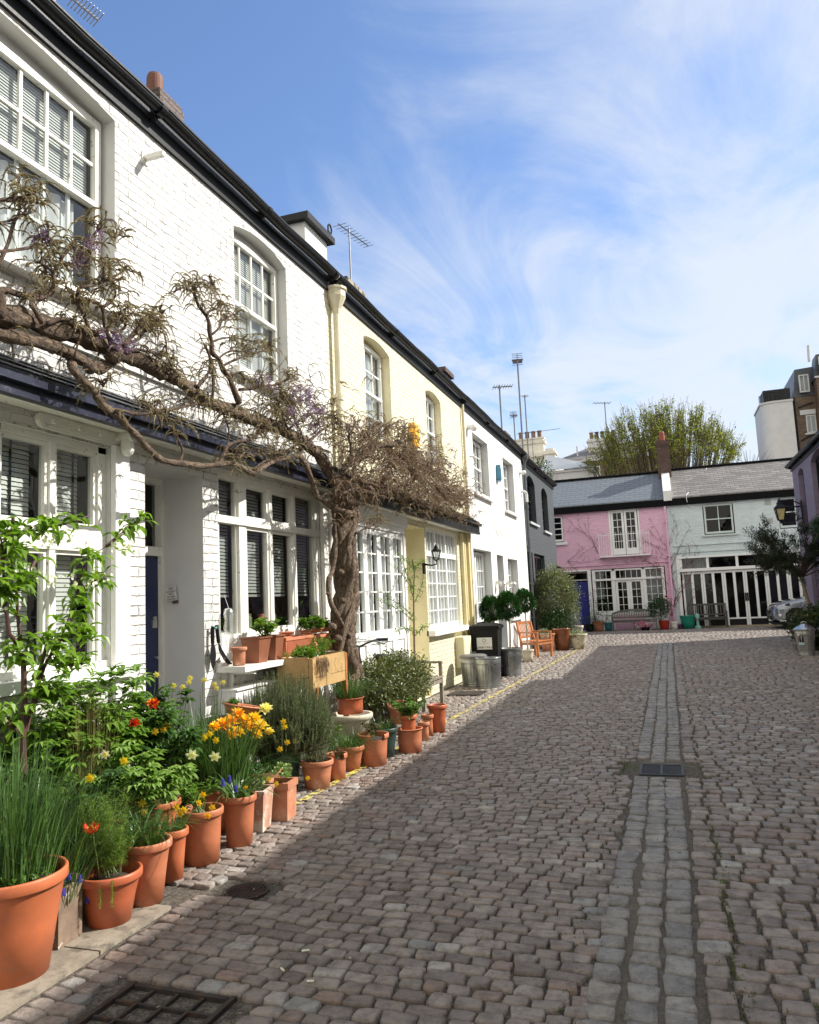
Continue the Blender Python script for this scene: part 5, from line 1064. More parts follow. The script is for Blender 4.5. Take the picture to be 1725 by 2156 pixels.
def rosemary(label,x,y,z,r,h,n,name='rosemary_bush',mat=None,group=PG,nl=.022,gs=None):
    t=thing(name,label,'shrub',(x,y,z),group); b=MB(); s=MB()
    for _ in range(n):
        a=rnd(0,2*PI); q=r*math.sqrt(rnd(0,1)); ph=math.sqrt(max(0,1-(q/r)**2)); hh=h*(.30+.70*ph)*rnd(.62,1.06)
        p0=Vector((x+q*.35*math.cos(a),y+q*.35*math.sin(a),z+.02)); e=Vector((x+q*math.cos(a),y+q*math.sin(a),z+hh)); m_=p0.lerp(e,.5)+Vector((q*.25*math.cos(a),q*.25*math.sin(a),-.02))
        s.tube([p0,m_,e],[.004,.003,.0015],4,False)
        sh=[(p0,m_,e)]
        for _k in range(2): o_=m_.lerp(e,rnd(.1,.7)); f_=o_+Vector((rnd(-.07,.07),rnd(-.07,.07),rnd(.04,.12))); sh.append((o_,o_.lerp(f_,.5),f_))
        for p0,m_,e in sh: needles(b,p0,m_,e,nl)
    s.build('stems',m_rstem,t); b.build('leaves',mat or m_rose,t); return t
def needles(b,p0,m_,e,nl):
    if 1:
        L_=(e-p0).length; k=int(L_*.8/.0036)
        for j in range(k):
            u=.15+.85*j/k; p=p0.lerp(m_,u*2) if u<.5 else m_.lerp(e,u*2-1); aa=j*2.4+rnd(-.4,.4); d=Vector((math.cos(aa),math.sin(aa),rnd(.5,1.3))).normalized(); r_=Vector((-d.y,d.x,0))*.0024
            b.v+=[tuple(p-r_),tuple(p+r_),tuple(p+d*nl*rnd(.7,1.2)+r_*.6)]; n0=len(b.v)-3; b.f.append((n0,n0+1,n0+2))
def bush(label,x,y,z,rx,ry,rz,n,L,w,mat,name='shrub',group=None,cat='shrub',stems=14,shape=None,clump=7,trunk=None,base=None):
    """leaf clumps through an ellipsoid volume with an uneven outline and gaps"""
    t=thing(name,label,cat,(x,y,base if base is not None else 0),group); b=MB(); s=MB(); c=Vector((x,y,z)); nc=max(8,n//clump); cs=[]
    for _ in range(nc):
        d=Vector((random.gauss(0,1),random.gauss(0,1),random.gauss(0,1))).normalized(); rr=rnd(.25,1)**.45*rnd(.82,1.06); cs.append(c+Vector((d.x*rx*rr,d.y*ry*rr,d.z*rz*rr)))
    for q in cs:
        out=(q-c); out=Vector((out.x/rx,out.y/ry,out.z/rz+.25))
        for _ in range(clump):
            p=q+Vector((random.gauss(0,1),random.gauss(0,1),random.gauss(0,1)))*L*.9; d=out.normalized()*.7+Vector((rnd(-1,1),rnd(-1,1),rnd(-.8,.8))); b.leaf(p,d,L*rnd(.7,1.2),w*rnd(.8,1.2),Vector((rnd(-.4,.4),rnd(-.4,.4),1)),.1,rnd(0,.5))
    rt=Vector((x,y,base if base is not None else 0)) if trunk is None else Vector(trunk)
    for _ in range(stems):
        q=random.choice(cs); m_=rt.lerp(q,.5)+Vector((rnd(-.1,.1)*rx,rnd(-.1,.1)*ry,rz*.1)); s.tube([rt,m_,q],[.012*max(rx,.4),.008*max(rx,.4),.003],5,False)
    s.build('branches',m_bstem,t); b.build('leaves',mat,t); return t
# ---- front row (positions measured from the photograph, metres)
pot('largest terracotta pot, in the bottom left corner, with tall narrow leaved plants',-2.955,2.86,.45,.238,.160,rim=.055)
pot('medium terracotta pot holding feathery fennel and one red tulip',-2.91,3.45,.262,.168,.108)
pot('wide terracotta pot with a broad rim right behind the fennel pot',-2.885,3.72,.335,.140,.088)
pot('narrow terracotta pot squeezed between two wide ones, fourth from the bottom left corner',-2.955,4.05,.30,.098,.062)
pot('wide terracotta pot with yellow daffodils trailing over its rim',-2.965,4.37,.335,.142,.112)
pot('tall slightly tapering terracotta pot beside the whitened square planter',-2.90,4.72,.335,.120,.086)
boxpot('square planter of whitened weathered clay with white flowers',-2.975,5.07,.20,.20,.29,m_terra3,R(8),rim=.02,taper=.80)
boxpot('square terracotta planter with a thick rim and rosettes of succulents',-2.93,5.36,.19,.19,.28,m_terra2b,R(6),rim=.05,taper=.93)
pot('terracotta pot with a small grey thyme bush',-3.06,6.27,.245,.148,.108)
pot('narrow terracotta pot with a chipped rim, tucked behind the thyme pot',-3.0,6.56,.245,.100,.076,broken=True)
pot('terracotta pot with grassy leaves, between the narrow chipped pot and the broken rimmed one',-3.04,6.97,.235,.138,.086)
pot('large terracotta pot with a broken rim and a dark leaved heuchera',-2.89,7.20,.31,.158,.124,broken=True)
pot('dark green plastic pot behind the broken rimmed terracotta pot',-2.93,7.60,.30,.150,.10,mat=pm('dark_green_plastic',(.025,.055,.045),.4,.1,3,50,.1))
pot('short wide terracotta pot holding the smaller strawberry pot',-2.74,7.88,.25,.145,.122,rim=.012,soil=True,soilz=.10)
pot('small terracotta pot overgrown with strawberry leaves, standing inside the short wide pot',-2.75,7.88,.24,.095,.07,z=.15)
pot('small narrow terracotta pot just behind the strawberry pots',-2.79,8.52,.21,.072,.055)
pot('slim terracotta pot, farthest but one of the kerbside row',-2.83,8.80,.25,.075,.062)
pot('terracotta pot with bare soil at the far end of the row by the garden bench',-2.78,9.05,.33,.12,.085)
# second row
pot('terracotta pot of chives raised on the cream stone urn',-3.30,7.60,.17,.155,.135,z=.44,rim=.012)
def urn(label,x,y,h,rt,mat,prof=None,group=None,z=0):
    t=thing('stone_urn',label,'urn',(x,y,z),group); b=MB(); b.lathe([(rt*.55,0),(rt*.6,.03),(rt*.42,.07),(rt*.36,h*.28),(rt*.5,h*.42),(rt*.78,h*.62),(rt*.86,h*.82),(rt*.93,h*.86),(rt,h*.90),(rt*1.02,h*.95),(rt,h),(rt*.86,h),(rt*.8,h*.9),(0,h*.88)],(x,y,z),36); b.build('urn_body',mat,t,smooth=True); return t
urn('cream stone urn with a thick rounded rim carrying the chive pot',-3.30,7.60,.44,.235,m_stonepot)
pot('reddish clay bowl lying tilted beside the stone urn',-3.05,8.45,.20,.17,.11,z=.22,mat=m_terra2,tilt=(R(8),R(10),0))
pot('old brown clay pot with daffodil leaves in the second row, under the rosemary',-3.30,5.75,.26,.155,.11,mat=m_terra2)
pot('dark green tub holding the big rosemary bush',-3.38,6.20,.34,.20,.15,mat=pm('dark_green_plastic',(.025,.055,.045),.4,.1,3,50,.1))
pot('terracotta pot hidden among grass leaves at the wall, behind the largest pot',-3.45,3.30,.30,.16,.12)
pot('terracotta pot among the peony stems against the wall',-3.45,4.55,.32,.17,.13)
pot('terracotta pot under the parrot tulips in the second row',-3.28,4.95,.33,.17,.13)
pot('terracotta pot with a peony between the fennel and the wall',-3.36,4.0,.30,.17,.13)
pot('dark plastic tub by the door recess filled with green shoots',-3.62,5.30,.34,.17,.14,mat=m_blackp)
# wooden trough end between the first two pots
def trough():
    t=thing('plant_trough','old wooden trough with flaking white paint, its end showing between the two nearest pots','planter',(-3.02,3.16,0),POTG); m=pm('flaky_wood',(.20,.14,.10),.8,.25,9,60,.5,dirt=(.60,.56,.48),dirts=(.58,.64),dsc=11)
    M=Matrix.Translation((-3.05,3.18,0))@Matrix.Rotation(R(6),4,'Z'); b=MB()
    b.box(.10,.125,-.09,.09,0,.27,M); b.box(-.5,-.475,-.09,.09,0,.30,M); b.box(-.475,.10,-.09,-.07,0,.30,M); b.box(-.475,.10,.07,.09,0,.30,M); b.box(-.475,.1,-.07,.07,.0,.02,M); b.build('boards',m,t); b=MB(); b.box(-.475,.10,-.07,.07,.02,.26,M); b.build('soil',m_soil,t)
trough()
# stand with the red dish
def red_dish():
    t=thing('plant_stand','low black table stand under the tilted red dish','stand',(-3.5,5.5,0)); b=MB(); b.lathe([(0,.66),(.26,.66),(.27,.68),(.26,.70),(0,.70)],(-3.5,5.62,0),28)
    for a in (.5,2.1,3.7,5.3): b.tube([(-3.5+.05*math.cos(a),5.62+.05*math.sin(a),.66),(-3.5+.2*math.cos(a),5.62+.2*math.sin(a),.0)],.012,6)
    b.build('table',m_blackp,t)
    pot('shallow red clay dish of crinkly green leaves tilted on the black stand',-3.42,5.62,.085,.165,.125,z=.725,rim=.02,tilt=(R(-9),R(8),0),feet=False,soilz=.02,name='clay_dish')
    b=leafy('crinkly bright green leaves in the tilted red dish',-3.46,5.58,.80,.09,.05,160,.03,.026,m_green,'houseleek',stems=5)
red_dish()
# ---- plants of the front row
t=blades('tall narrow grassy leaves rising high out of the largest pot in the corner',-2.99,2.86,.40,.20,420,.62,w=.0085,lean=(-.1,.25),droop=(0,.35),name='tall_grass_plant')
for (px,py,x) in ((118,1905,-2.88),(100,1893,-2.9),(133,1885,-2.87)): muscari(at(px,py,x=x),.03,t)
b=MB()
for _ in range(70): b.leaf((-2.88+rnd(-.08,.10),2.82+rnd(-.1,.12),.40+rnd(0,.05)),(rnd(-1,1),rnd(-1,1),.5),.035,.022)
b.build('low_leaves',m_green,t)
def fennel():
    x,y,z=-2.91,3.45,.24; t=thing('fennel_plant','feathery bright green fennel spilling over the medium terracotta pot','plant',(x,y,z),PG); b=MB(); s=MB()
    for k in range(30):
        a=rnd(0,2*PI); h=rnd(.12,.44); q=rnd(.03,.15); e=Vector((x+q*math.cos(a)-.02,y+q*math.sin(a)*.9,z+h)); p0=Vector((x+rnd(-.05,.05),y+rnd(-.05,.05),z)); s.tube([p0,p0.lerp(e,.6)+Vector((0,0,.02)),e],[.003,.0025,.001],4,False)
        for j in range(230):
            u=rnd(.2,1); p=p0.lerp(e,u); aa=rnd(0,2*PI); l=rnd(.02,.06)*(1.2-u*.6); d=Vector((math.cos(aa),math.sin(aa),rnd(-.1,.9)))*l; r_=Vector((rnd(-1,1),rnd(-1,1),rnd(-1,1))).normalized()*.0009; n=len(b.v); b.v+=[tuple(p-r_),tuple(p+r_),tuple(p+d)]; b.f.append((n,n+1,n+2))
            for q2 in range(2):
                o2=p+d*rnd(.4,.8); d2=Vector((rnd(-1,1),rnd(-1,1),rnd(-.4,1)))*.014; n=len(b.v); b.v+=[tuple(o2-r_),tuple(o2+r_),tuple(o2+d2)]; b.f.append((n,n+1,n+2))
    for (dx,dy) in ((.07,-.15),(-.03,-.17),(.12,-.12)):
        for j in range(160): p=Vector((x+dx,y+dy,z+.02-rnd(0,.13))); d=Vector((rnd(-1,1),rnd(-1,1),rnd(-.9,.2)))*.022; n=len(b.v); b.v+=[tuple(p),tuple(p+Vector((.0016,.001,0))),tuple(p+d)]; b.f.append((n,n+1,n+2))
    s.build('stems',m_stem,t); b.build('leaves',fol('fennel_green',(.11,.20,.02),(.26,.38,.06),.5,.35),t)
    c=at(193,1738,x=-2.86); s=MB(); s.tube([(x-.02,y-.05,z),c],[.004,.003],6); s.build('flower_stem',m_stem,t); tulip(c-Vector((0,0,.045)),.048,t,m_red,m_yel)
    for px,py in ((134,1877),(145,1872),(168,1877),(185,1920)): 
        c=at(px,py-20,x=-2.93); muscari(c,.035,t)
fennel()
t=blades('green bulb foliage with small blue flowers in the wide pot behind the fennel',-2.90,3.72,.30,.10,130,.27,w=.012,droop=(.2,.8),mat=m_grassl)
t=blades('drooping thin leaves in the narrow squeezed pot',-2.96,4.05,.27,.07,90,.20,w=.007,droop=(.2,.9))
t=leafy('pale green arching foliage with small daffodils trailing from the wide pot',-2.97,4.37,.30,.17,.20,300,.05,.015,m_bright,'daffodil_plant'); 
for (px,py,x) in ((428,1673,-2.86),(420,1690,-2.85),(380,1713,-2.86),(372,1700,-2.88),(388,1704,-2.84),(438,1717,-2.85),(447,1700,-2.85)): daff(at(px,py,x=x),(rnd(0,.8),-1,rnd(-.3,.3)),.025,t)
t=blades('broad bulb leaves in the tall terracotta pot beside the square planter',-2.91,4.72,.30,.09,60,.24,w=.022,droop=(.3,1.0),name='tulip_plant')
for (px,py,x) in ((470,1655,-2.85),(484,1648,-2.86),(497,1668,-2.86)): muscari(at(px,py,x=x),.045,t)
daff(at(518,1658,x=-2.85),(.5,-1,-.3),.022,t)
t=leafy('arching strap leaves and small white flowers in the whitened planter',-2.975,5.07,.26,.13,.15,170,.06,.010,m_grassl,'white_bulbs')
for k in range(9): daff((-2.96+rnd(-.08,.1),5.0+rnd(-.1,.1),.30+rnd(0,.07)),(rnd(-.5,1),-1,.3),.018,t,m_wht,m_cremp)
def succ():
    t=thing('succulent_plant','rosettes of round fleshy pale green leaves in the thick rimmed square planter','plant',(-2.93,5.36,.25),PG); b=MB()
    for k in range(15):
        c=Vector((-2.93+rnd(-.1,.11),5.36+rnd(-.1,.1),.28+rnd(0,.10))); up=Vector((rnd(-.4,.5),rnd(-.5,.2),1)).normalized(); a=up.orthogonal().normalized(); q=up.cross(a)
        for i in range(12): t_=i*2.4; e=.35+i*.08; d=(a*math.cos(t_)+q*math.sin(t_))*math.sin(e)+up*math.cos(e); b.leaf(c,d,.042,.03,up,.12,-.1)
    b.build('rosettes',fol('succulent_green',(.20,.30,.10),(.34,.44,.19),.45,.2),t)
    for (px,py) in ((566,1640),(582,1650),(648,1638)): daff(at(px,py,x=-2.85),(.6,-1,0),.022,t)
succ()
rosemary('small grey green thyme bush in the terracotta pot',-3.06,6.27,.20,.11,.22,90,'thyme_bush',fol('thyme_grey',(.12,.15,.08),(.26,.28,.18),.6,.1),nl=.008)
t=leafy('dark reddish low shoots in the narrow chipped pot',-3.0,6.56,.2,.07,.07,50,.03,.02,fol('red_leaf',(.09,.03,.025),(.2,.09,.06)),'small_plant',stems=5)
blades('arching grassy leaves of the pot before the broken rimmed one',-3.04,6.97,.20,.10,200,.24,w=.007,droop=(.2,1.0),name='grassy_plant')
leafy('dark green and bronze leaved heuchera in the broken rimmed pot',-2.91,7.22,.27,.13,.14,230,.035,.026,fol('bronze_leaf',(.06,.055,.03),(.17,.15,.08)),'heuchera')
blades('short upright leaves in the dark green plastic pot',-2.93,7.60,.26,.1,90,.2,w=.009,droop=(.1,.8))
leafy('strawberry plant with glossy trifoliate leaves over the small pot',-2.76,7.90,.30,.24,.25,560,.045,.036,m_sber,'strawberry_plant',kind='leaf',stems=16,drop=.5,low=.0)
blades('thin reedy shoots in the small narrow pot',-2.79,8.52,.18,.04,14,.2,w=.004)
blades('few bare stalks in the slim pot',-2.83,8.80,.22,.04,8,.14,w=.004)
# second row plants
blades('chives with long drooping leaves on the stone urn',-3.30,7.60,.58,.13,270,.36,w=.0075,lean=(0,.45),droop=(0,1.0),name='chive_plant')
rosemary('large rounded rosemary bush in the middle of the pot display',-3.36,6.22,.28,.47,.72,1000)
t=blades('clump of long slender dark leaves topped by yellow and orange parrot tulips',-3.20,4.98,.32,.20,480,.56,w=.010,lean=(-.05,.3),droop=(0,.5),name='parrot_tulip_plant')
for (px,py,r,m1,m2) in ((485,1518,.05,m_ory,m_yel),(540,1545,.045,m_yel,None),(515,1515,.045,m_yel,m_ory),(470,1525,.055,m_ory,m_yel),(500,1503,.05,m_ory,m_yel),(520,1530,.055,m_yel,m_ory),(548,1528,.055,m_yel,m_cremp),(535,1512,.05,m_yel,None),(452,1530,.04,m_yel,m_ory),(500,1540,.045,m_yel,None),(567,1540,.035,m_yel,m_cremp),(559,1492,.05,m_cremp,None),(487,1545,.04,m_yel,m_ory)):
    dbl(at(px,py,x=-3.14),r*1.3,t,m1,m2,30,(rnd(0,.5),-.4,1))
for (px,py) in ((455,1558),(442,1545),(430,1552),(600,1530)): daff(at(px,py,x=-3.1),(.6,-1,-.2),.03,t,m_yel,m_yel)
for (px,py) in ((405,1588),(453,1592)): daff(at(px,py,x=-3.05),(.4,-1,-.4),.045,t,m_wht,m_cremp)
s=MB()
for k in range(14): s.blade((-3.2+rnd(-.15,.15),4.98+rnd(-.15,.15),.32),rnd(0,6),rnd(0,.2),rnd(.45,.62),.006,0,4,.8)
s.build('flower_stem',m_stem,t)
t=leafy('tall peony with dark divided leaves and a red double bloom against the wall',-3.42,4.60,.30,.38,.72,380,.115,.036,m_pal,'peony_plant',kind='palm',stems=14,low=.2)
dbl(at(322,1481,x=-3.32),.05,t,m_red,m_ory,24,(.3,-.6,1)); dbl(at(283,1522,x=-3.32),.042,t,m_red,None,20,(.3,-.8,.8))
for (px,py) in ((345,1536),(327,1540),(352,1528)): daff(at(px,py,x=-3.3),(.6,-1,0),.028,t)
t=leafy('spreading peony with bright green cut leaves in front of the door side',-3.18,4.02,.28,.30,.38,260,.105,.034,m_pal2,'peony_plant',kind='palm',stems=12,low=.3)
for (px,py,m1) in ((262,1602,m_yel),(222,1588,m_wht),(190,1638,m_yel),(300,1690,m_yel),(303,1710,m_cremp),(330,1690,m_cremp)): daff(at(px,py,x=-3.02),(.5,-1,-.1),.03,t,m1,m_yel)
leafy('tall peony shrub with large fresh leaves below the white pilaster',-3.58,4.25,.1,.45,1.16,420,.125,.036,m_bright2,'peony_plant',kind='palm',stems=16,low=.35)
leafy('fresh green shrub leaves rising between the cherry trunk and the pilaster',-3.62,3.72,.1,.36,1.12,300,.11,.034,m_bright2,'peony_plant',kind='palm',stems=14,low=.3)
leafy('tall pale green leaves beside the straw coloured stems',-3.5,4.0,.1,.28,.92,230,.10,.03,m_pal2,'peony_plant',kind='palm',stems=12,low=.4)
leafy('dense dark green foliage filling the ground between wall and pots',-3.5,3.7,.05,.55,.72,820,.085,.03,m_dgreen2,'ground_foliage',kind='palm',stems=26,low=.05)
leafy('dark green foliage at the foot of the kitchen wall behind the tulips',-3.5,5.2,.05,.45,.60,700,.08,.028,m_dgreen2,'ground_foliage',kind='palm',stems=22,low=.05)
blades('daffodil clump with dark leaves by the door recess, flowers at the top',-3.45,5.05,.30,.2,260,.62,w=.013,lean=(0,.35),droop=(0,.5),name='daffodil_plant')
t=thing('daffodil_plant','pale narcissi on thin stalks in front of the grey door reveal','plant',(-3.5,5.1,.3),PG); s=MB()
for (px,py) in ((366,1443),(398,1436),(401,1427),(430,1431),(452,1440),(456,1448),(470,1436),(330,1420),(385,1446)):
    c=at(px,py,x=-3.4); s.tube([(-3.5+rnd(-.1,.1),c.y+rnd(-.05,.1),.35),(c.x-.03,c.y+.02,c.z-.1),(c.x-.01,c.y,c.z+.01)],.0025,4,False); daff(c,(.7,-1,-.4),.026,t,m_cremp,m_yel)
s.build('flower_stem',m_stem,t)
blades('thicket of fine reedy leaves between the corner pot and the wall',-3.25,3.1,.2,.36,900,.66,w=.0055,lean=(-.1,.4),droop=(0,.5),name='tall_grass_plant')
blades('wild daffodil leaves behind the fennel pot',-3.12,3.62,.25,.16,260,.42,w=.008,lean=(-.1,.5),droop=(0,.7))
blades('long thin leaves crossing behind the wide pots',-3.22,3.45,.2,.2,200,.5,w=.007,lean=(.1,.6),droop=(0,.6),az=R(20))
for q,(px,py) in enumerate(((190,1638),(180,1735),(270,1718),(300,1700))): pass
blades('upright tuft of straw coloured dry stems in the middle of the plants',-3.45,3.92,.25,.10,260,.78,w=.0035,lean=(-.05,.12),droop=(0,.08),mat=m_straw,name='reed_plant')
blades('arching leaves in the old brown clay pot',-3.30,5.75,.24,.13,150,.28,w=.008,droop=(.2,1.1))
t=thing('daffodil_plant','small yellow daffodils leaning out under the rosemary','plant',(-3.15,5.9,.2),PG)
for (px,py) in ((597,1519),(605,1563),(622,1560),(590,1577)): daff(at(px,py,x=-3.1),(.6,-1,0),.028,t)
for k in range(3): blades(['grass tuft','grassy clump','small tuft'][k]+[' at the foot of the urn',' between the rosemary and the urn',' beside the thyme pot'][k],[-3.25,-3.2,-3.15][k],[7.15,6.95,6.6][k],.1,.16,130,.34,w=.007,droop=(.1,.9),name='grass_tuft')
leafy('lime green leaves showing between the rosemary and the urn',-3.32,7.05,.1,.2,.42,190,.05,.035,m_bright,'leafy_plant')
# big shrub behind and slender young peach tree
bush('broad evergreen shrub with small dark and bronze leaves in front of the garden bench',-3.38,9.05,.60,.46,1.12,.36,12000,.042,.024,fol('olive_bronze',(.05,.075,.02),(.16,.18,.06),.4,.2,(.22,.17,.07)),'evergreen_shrub',stems=30,clump=8)
def young_tree():
    t=thing('young_tree','slender young peach tree with sparse narrow leaves in front of the yellow house','tree',(-3.55,10.2,0)); b=MB(); s=MB(); X=-3.55
    P=lambda l:[at(px,py,x=X+dx) for px,py,dx in l]
    tr=P([(873,1390,0),(872,1310,0),(871,1250,0),(873,1200,.02),(868,1178,.03)]); s.tube([(-3.55,tr[0].y,0)]+tr,[.018,.015,.013,.011,.009,.006],7)
    brs=[P([(872,1310,0),(850,1290,.05),(818,1272,.1),(790,1262,.15)]),P([(871,1260,0),(862,1230,.1),(840,1200,.2),(822,1190,.25)]),P([(872,1270,0),(885,1245,.0),(892,1215,-.02)]),P([(873,1200,0),(855,1182,0.1),(840,1170,.15)]),P([(873,1205,0),(882,1190,.0),(893,1180,0)]),P([(872,1300,0),(845,1275,.15),(812,1255,.25)]),P([(873,1330,0),(855,1322,.1),(830,1330,.2)]),P([(873,1340,0),(890,1322,.05),(905,1318,.1)]),P([(870,1240,0),(858,1215,.05),(850,1190,.1)])]
    for q in brs: s.tube(q,[.007,.005,.004,.0025][:len(q)],5)
    for q in brs+[tr[2:]]:
        for _ in range(34):
            i=random.randrange(len(q)-1); p=q[i].lerp(q[i+1],rnd(0,1)); 
            if rnd(0,1)<.85: b.leaf(p,(rnd(-1,1),rnd(-1,1),rnd(-.6,.9)),.085,.017,Vector((0,0,1)),.1,.8)
    s.build('trunk',m_bstem,t); b.build('leaves',m_bright,t)
young_tree()
m_cherry=fol('cherry_leaf',(.10,.20,.015),(.22,.36,.04),.4,.4)
def cherry():
    t=thing('cherry_tree','small cherry tree with green leaves and white blossom before the ground floor window','tree',(-3.5,3.35,0)); s=MB(); b=MB(); f=MB(); X=-3.5
    P=lambda l:[at(px,py,x=X+(l_[2] if False else 0)) for px,py in l for l_ in [(0,0,0)]]
    main=P([(52,1720),(52,1650),(48,1560),(52,1480),(50,1400),(42,1360),(20,1335),(12,1280),(8,1220),(5,1150),(-5,1100)]); s.tube(main,[.022,.020,.018,.016,.015,.014,.012,.010,.008,.006,.004],8,flute=.06)
    brs=[P([(50,1400),(42,1340),(38,1300),(35,1240),(22,1180),(20,1120)]),P([(55,1540),(75,1460),(95,1400),(125,1350),(155,1280),(165,1230),(178,1185),(200,1165),(225,1150)]),P([(75,1480),(80,1430),(95,1370),(103,1335)]),P([(50,1548),(25,1530),(0,1508),(-30,1490)]),P([(22,1150),(40,1125),(60,1112),(95,1110),(130,1105),(165,1095),(190,1085)]),P([(225,1150),(262,1120),(280,1105),(298,1090)]),P([(165,1240),(200,1225),(210,1205)]),P([(35,1240),(60,1210),(75,1180)]),P([(12,1280),(-15,1240),(-25,1200)]),P([(125,1350),(170,1330),(190,1345)]),P([(100,1390),(150,1400),(175,1395)]),P([(5,1180),(25,1130),(28,1090)]),P([(75,1460),(110,1450),(140,1470)])]
    for q in brs: s.tube(q,[max(.0035,.013-.0015*i) for i in range(len(q))],6)
    for q in brs+[main[5:]]:
        L_=sum((q[i+1]-q[i]).length for i in range(len(q)-1))
        for _ in range(int(L_*20)+3):
            i=random.randrange(len(q)-1); p=q[i].lerp(q[i+1],rnd(0,1))+Vector((rnd(-.05,.07),rnd(-.05,.05),rnd(-.05,.05))); n=random.choice((3,4,5))
            for k in range(n): a=rnd(0,2*PI); b.leaf(p,(math.cos(a)+.4,math.sin(a),rnd(-.7,.6)),rnd(.08,.13),.048,Vector((rnd(-.3,.3),rnd(-.3,.3),1)),.12,rnd(.3,1))
            if rnd(0,1)<.10:
                p=p+Vector((.05,0,rnd(-.03,.03)))
                for k in range(7):
                    c=p+Vector((rnd(-.035,.035),rnd(-.04,.04),rnd(-.035,.035))); d=Vector((rnd(0,1),rnd(-1,.3),rnd(-.5,.5))).normalized(); a=d.orthogonal().normalized(); e=d.cross(a)
                    for j in range(5): f.leaf(c,a*math.cos(j*1.257)+e*math.sin(j*1.257)+d*.3,.013,.011,d,.05,0)
    for (px,py) in ((245,1150),(262,1160),(272,1150),(105,1135),(95,1142),(135,1130),(110,1225),(150,1222),(190,1225),(30,1215),(65,1200),(85,1205)):
        p=at(px,py,x=X+.05)
        for k in range(11):
            c=p+Vector((rnd(-.03,.03),rnd(-.04,.04),rnd(-.035,.035))); d=Vector((rnd(0,1),rnd(-1,.3),rnd(-.5,.5))).normalized(); a=d.orthogonal().normalized(); e=d.cross(a)
            for j in range(5): f.leaf(c,a*math.cos(j*1.257)+e*math.sin(j*1.257)+d*.3,.013,.011,d,.05,0)
    s.build('trunk',pm('cherry_bark',(.075,.035,.027),.6,.25,8,60,.4),t); b.build('crown',m_cherry,t); f.build('blossom',m_wht,t)
cherry()
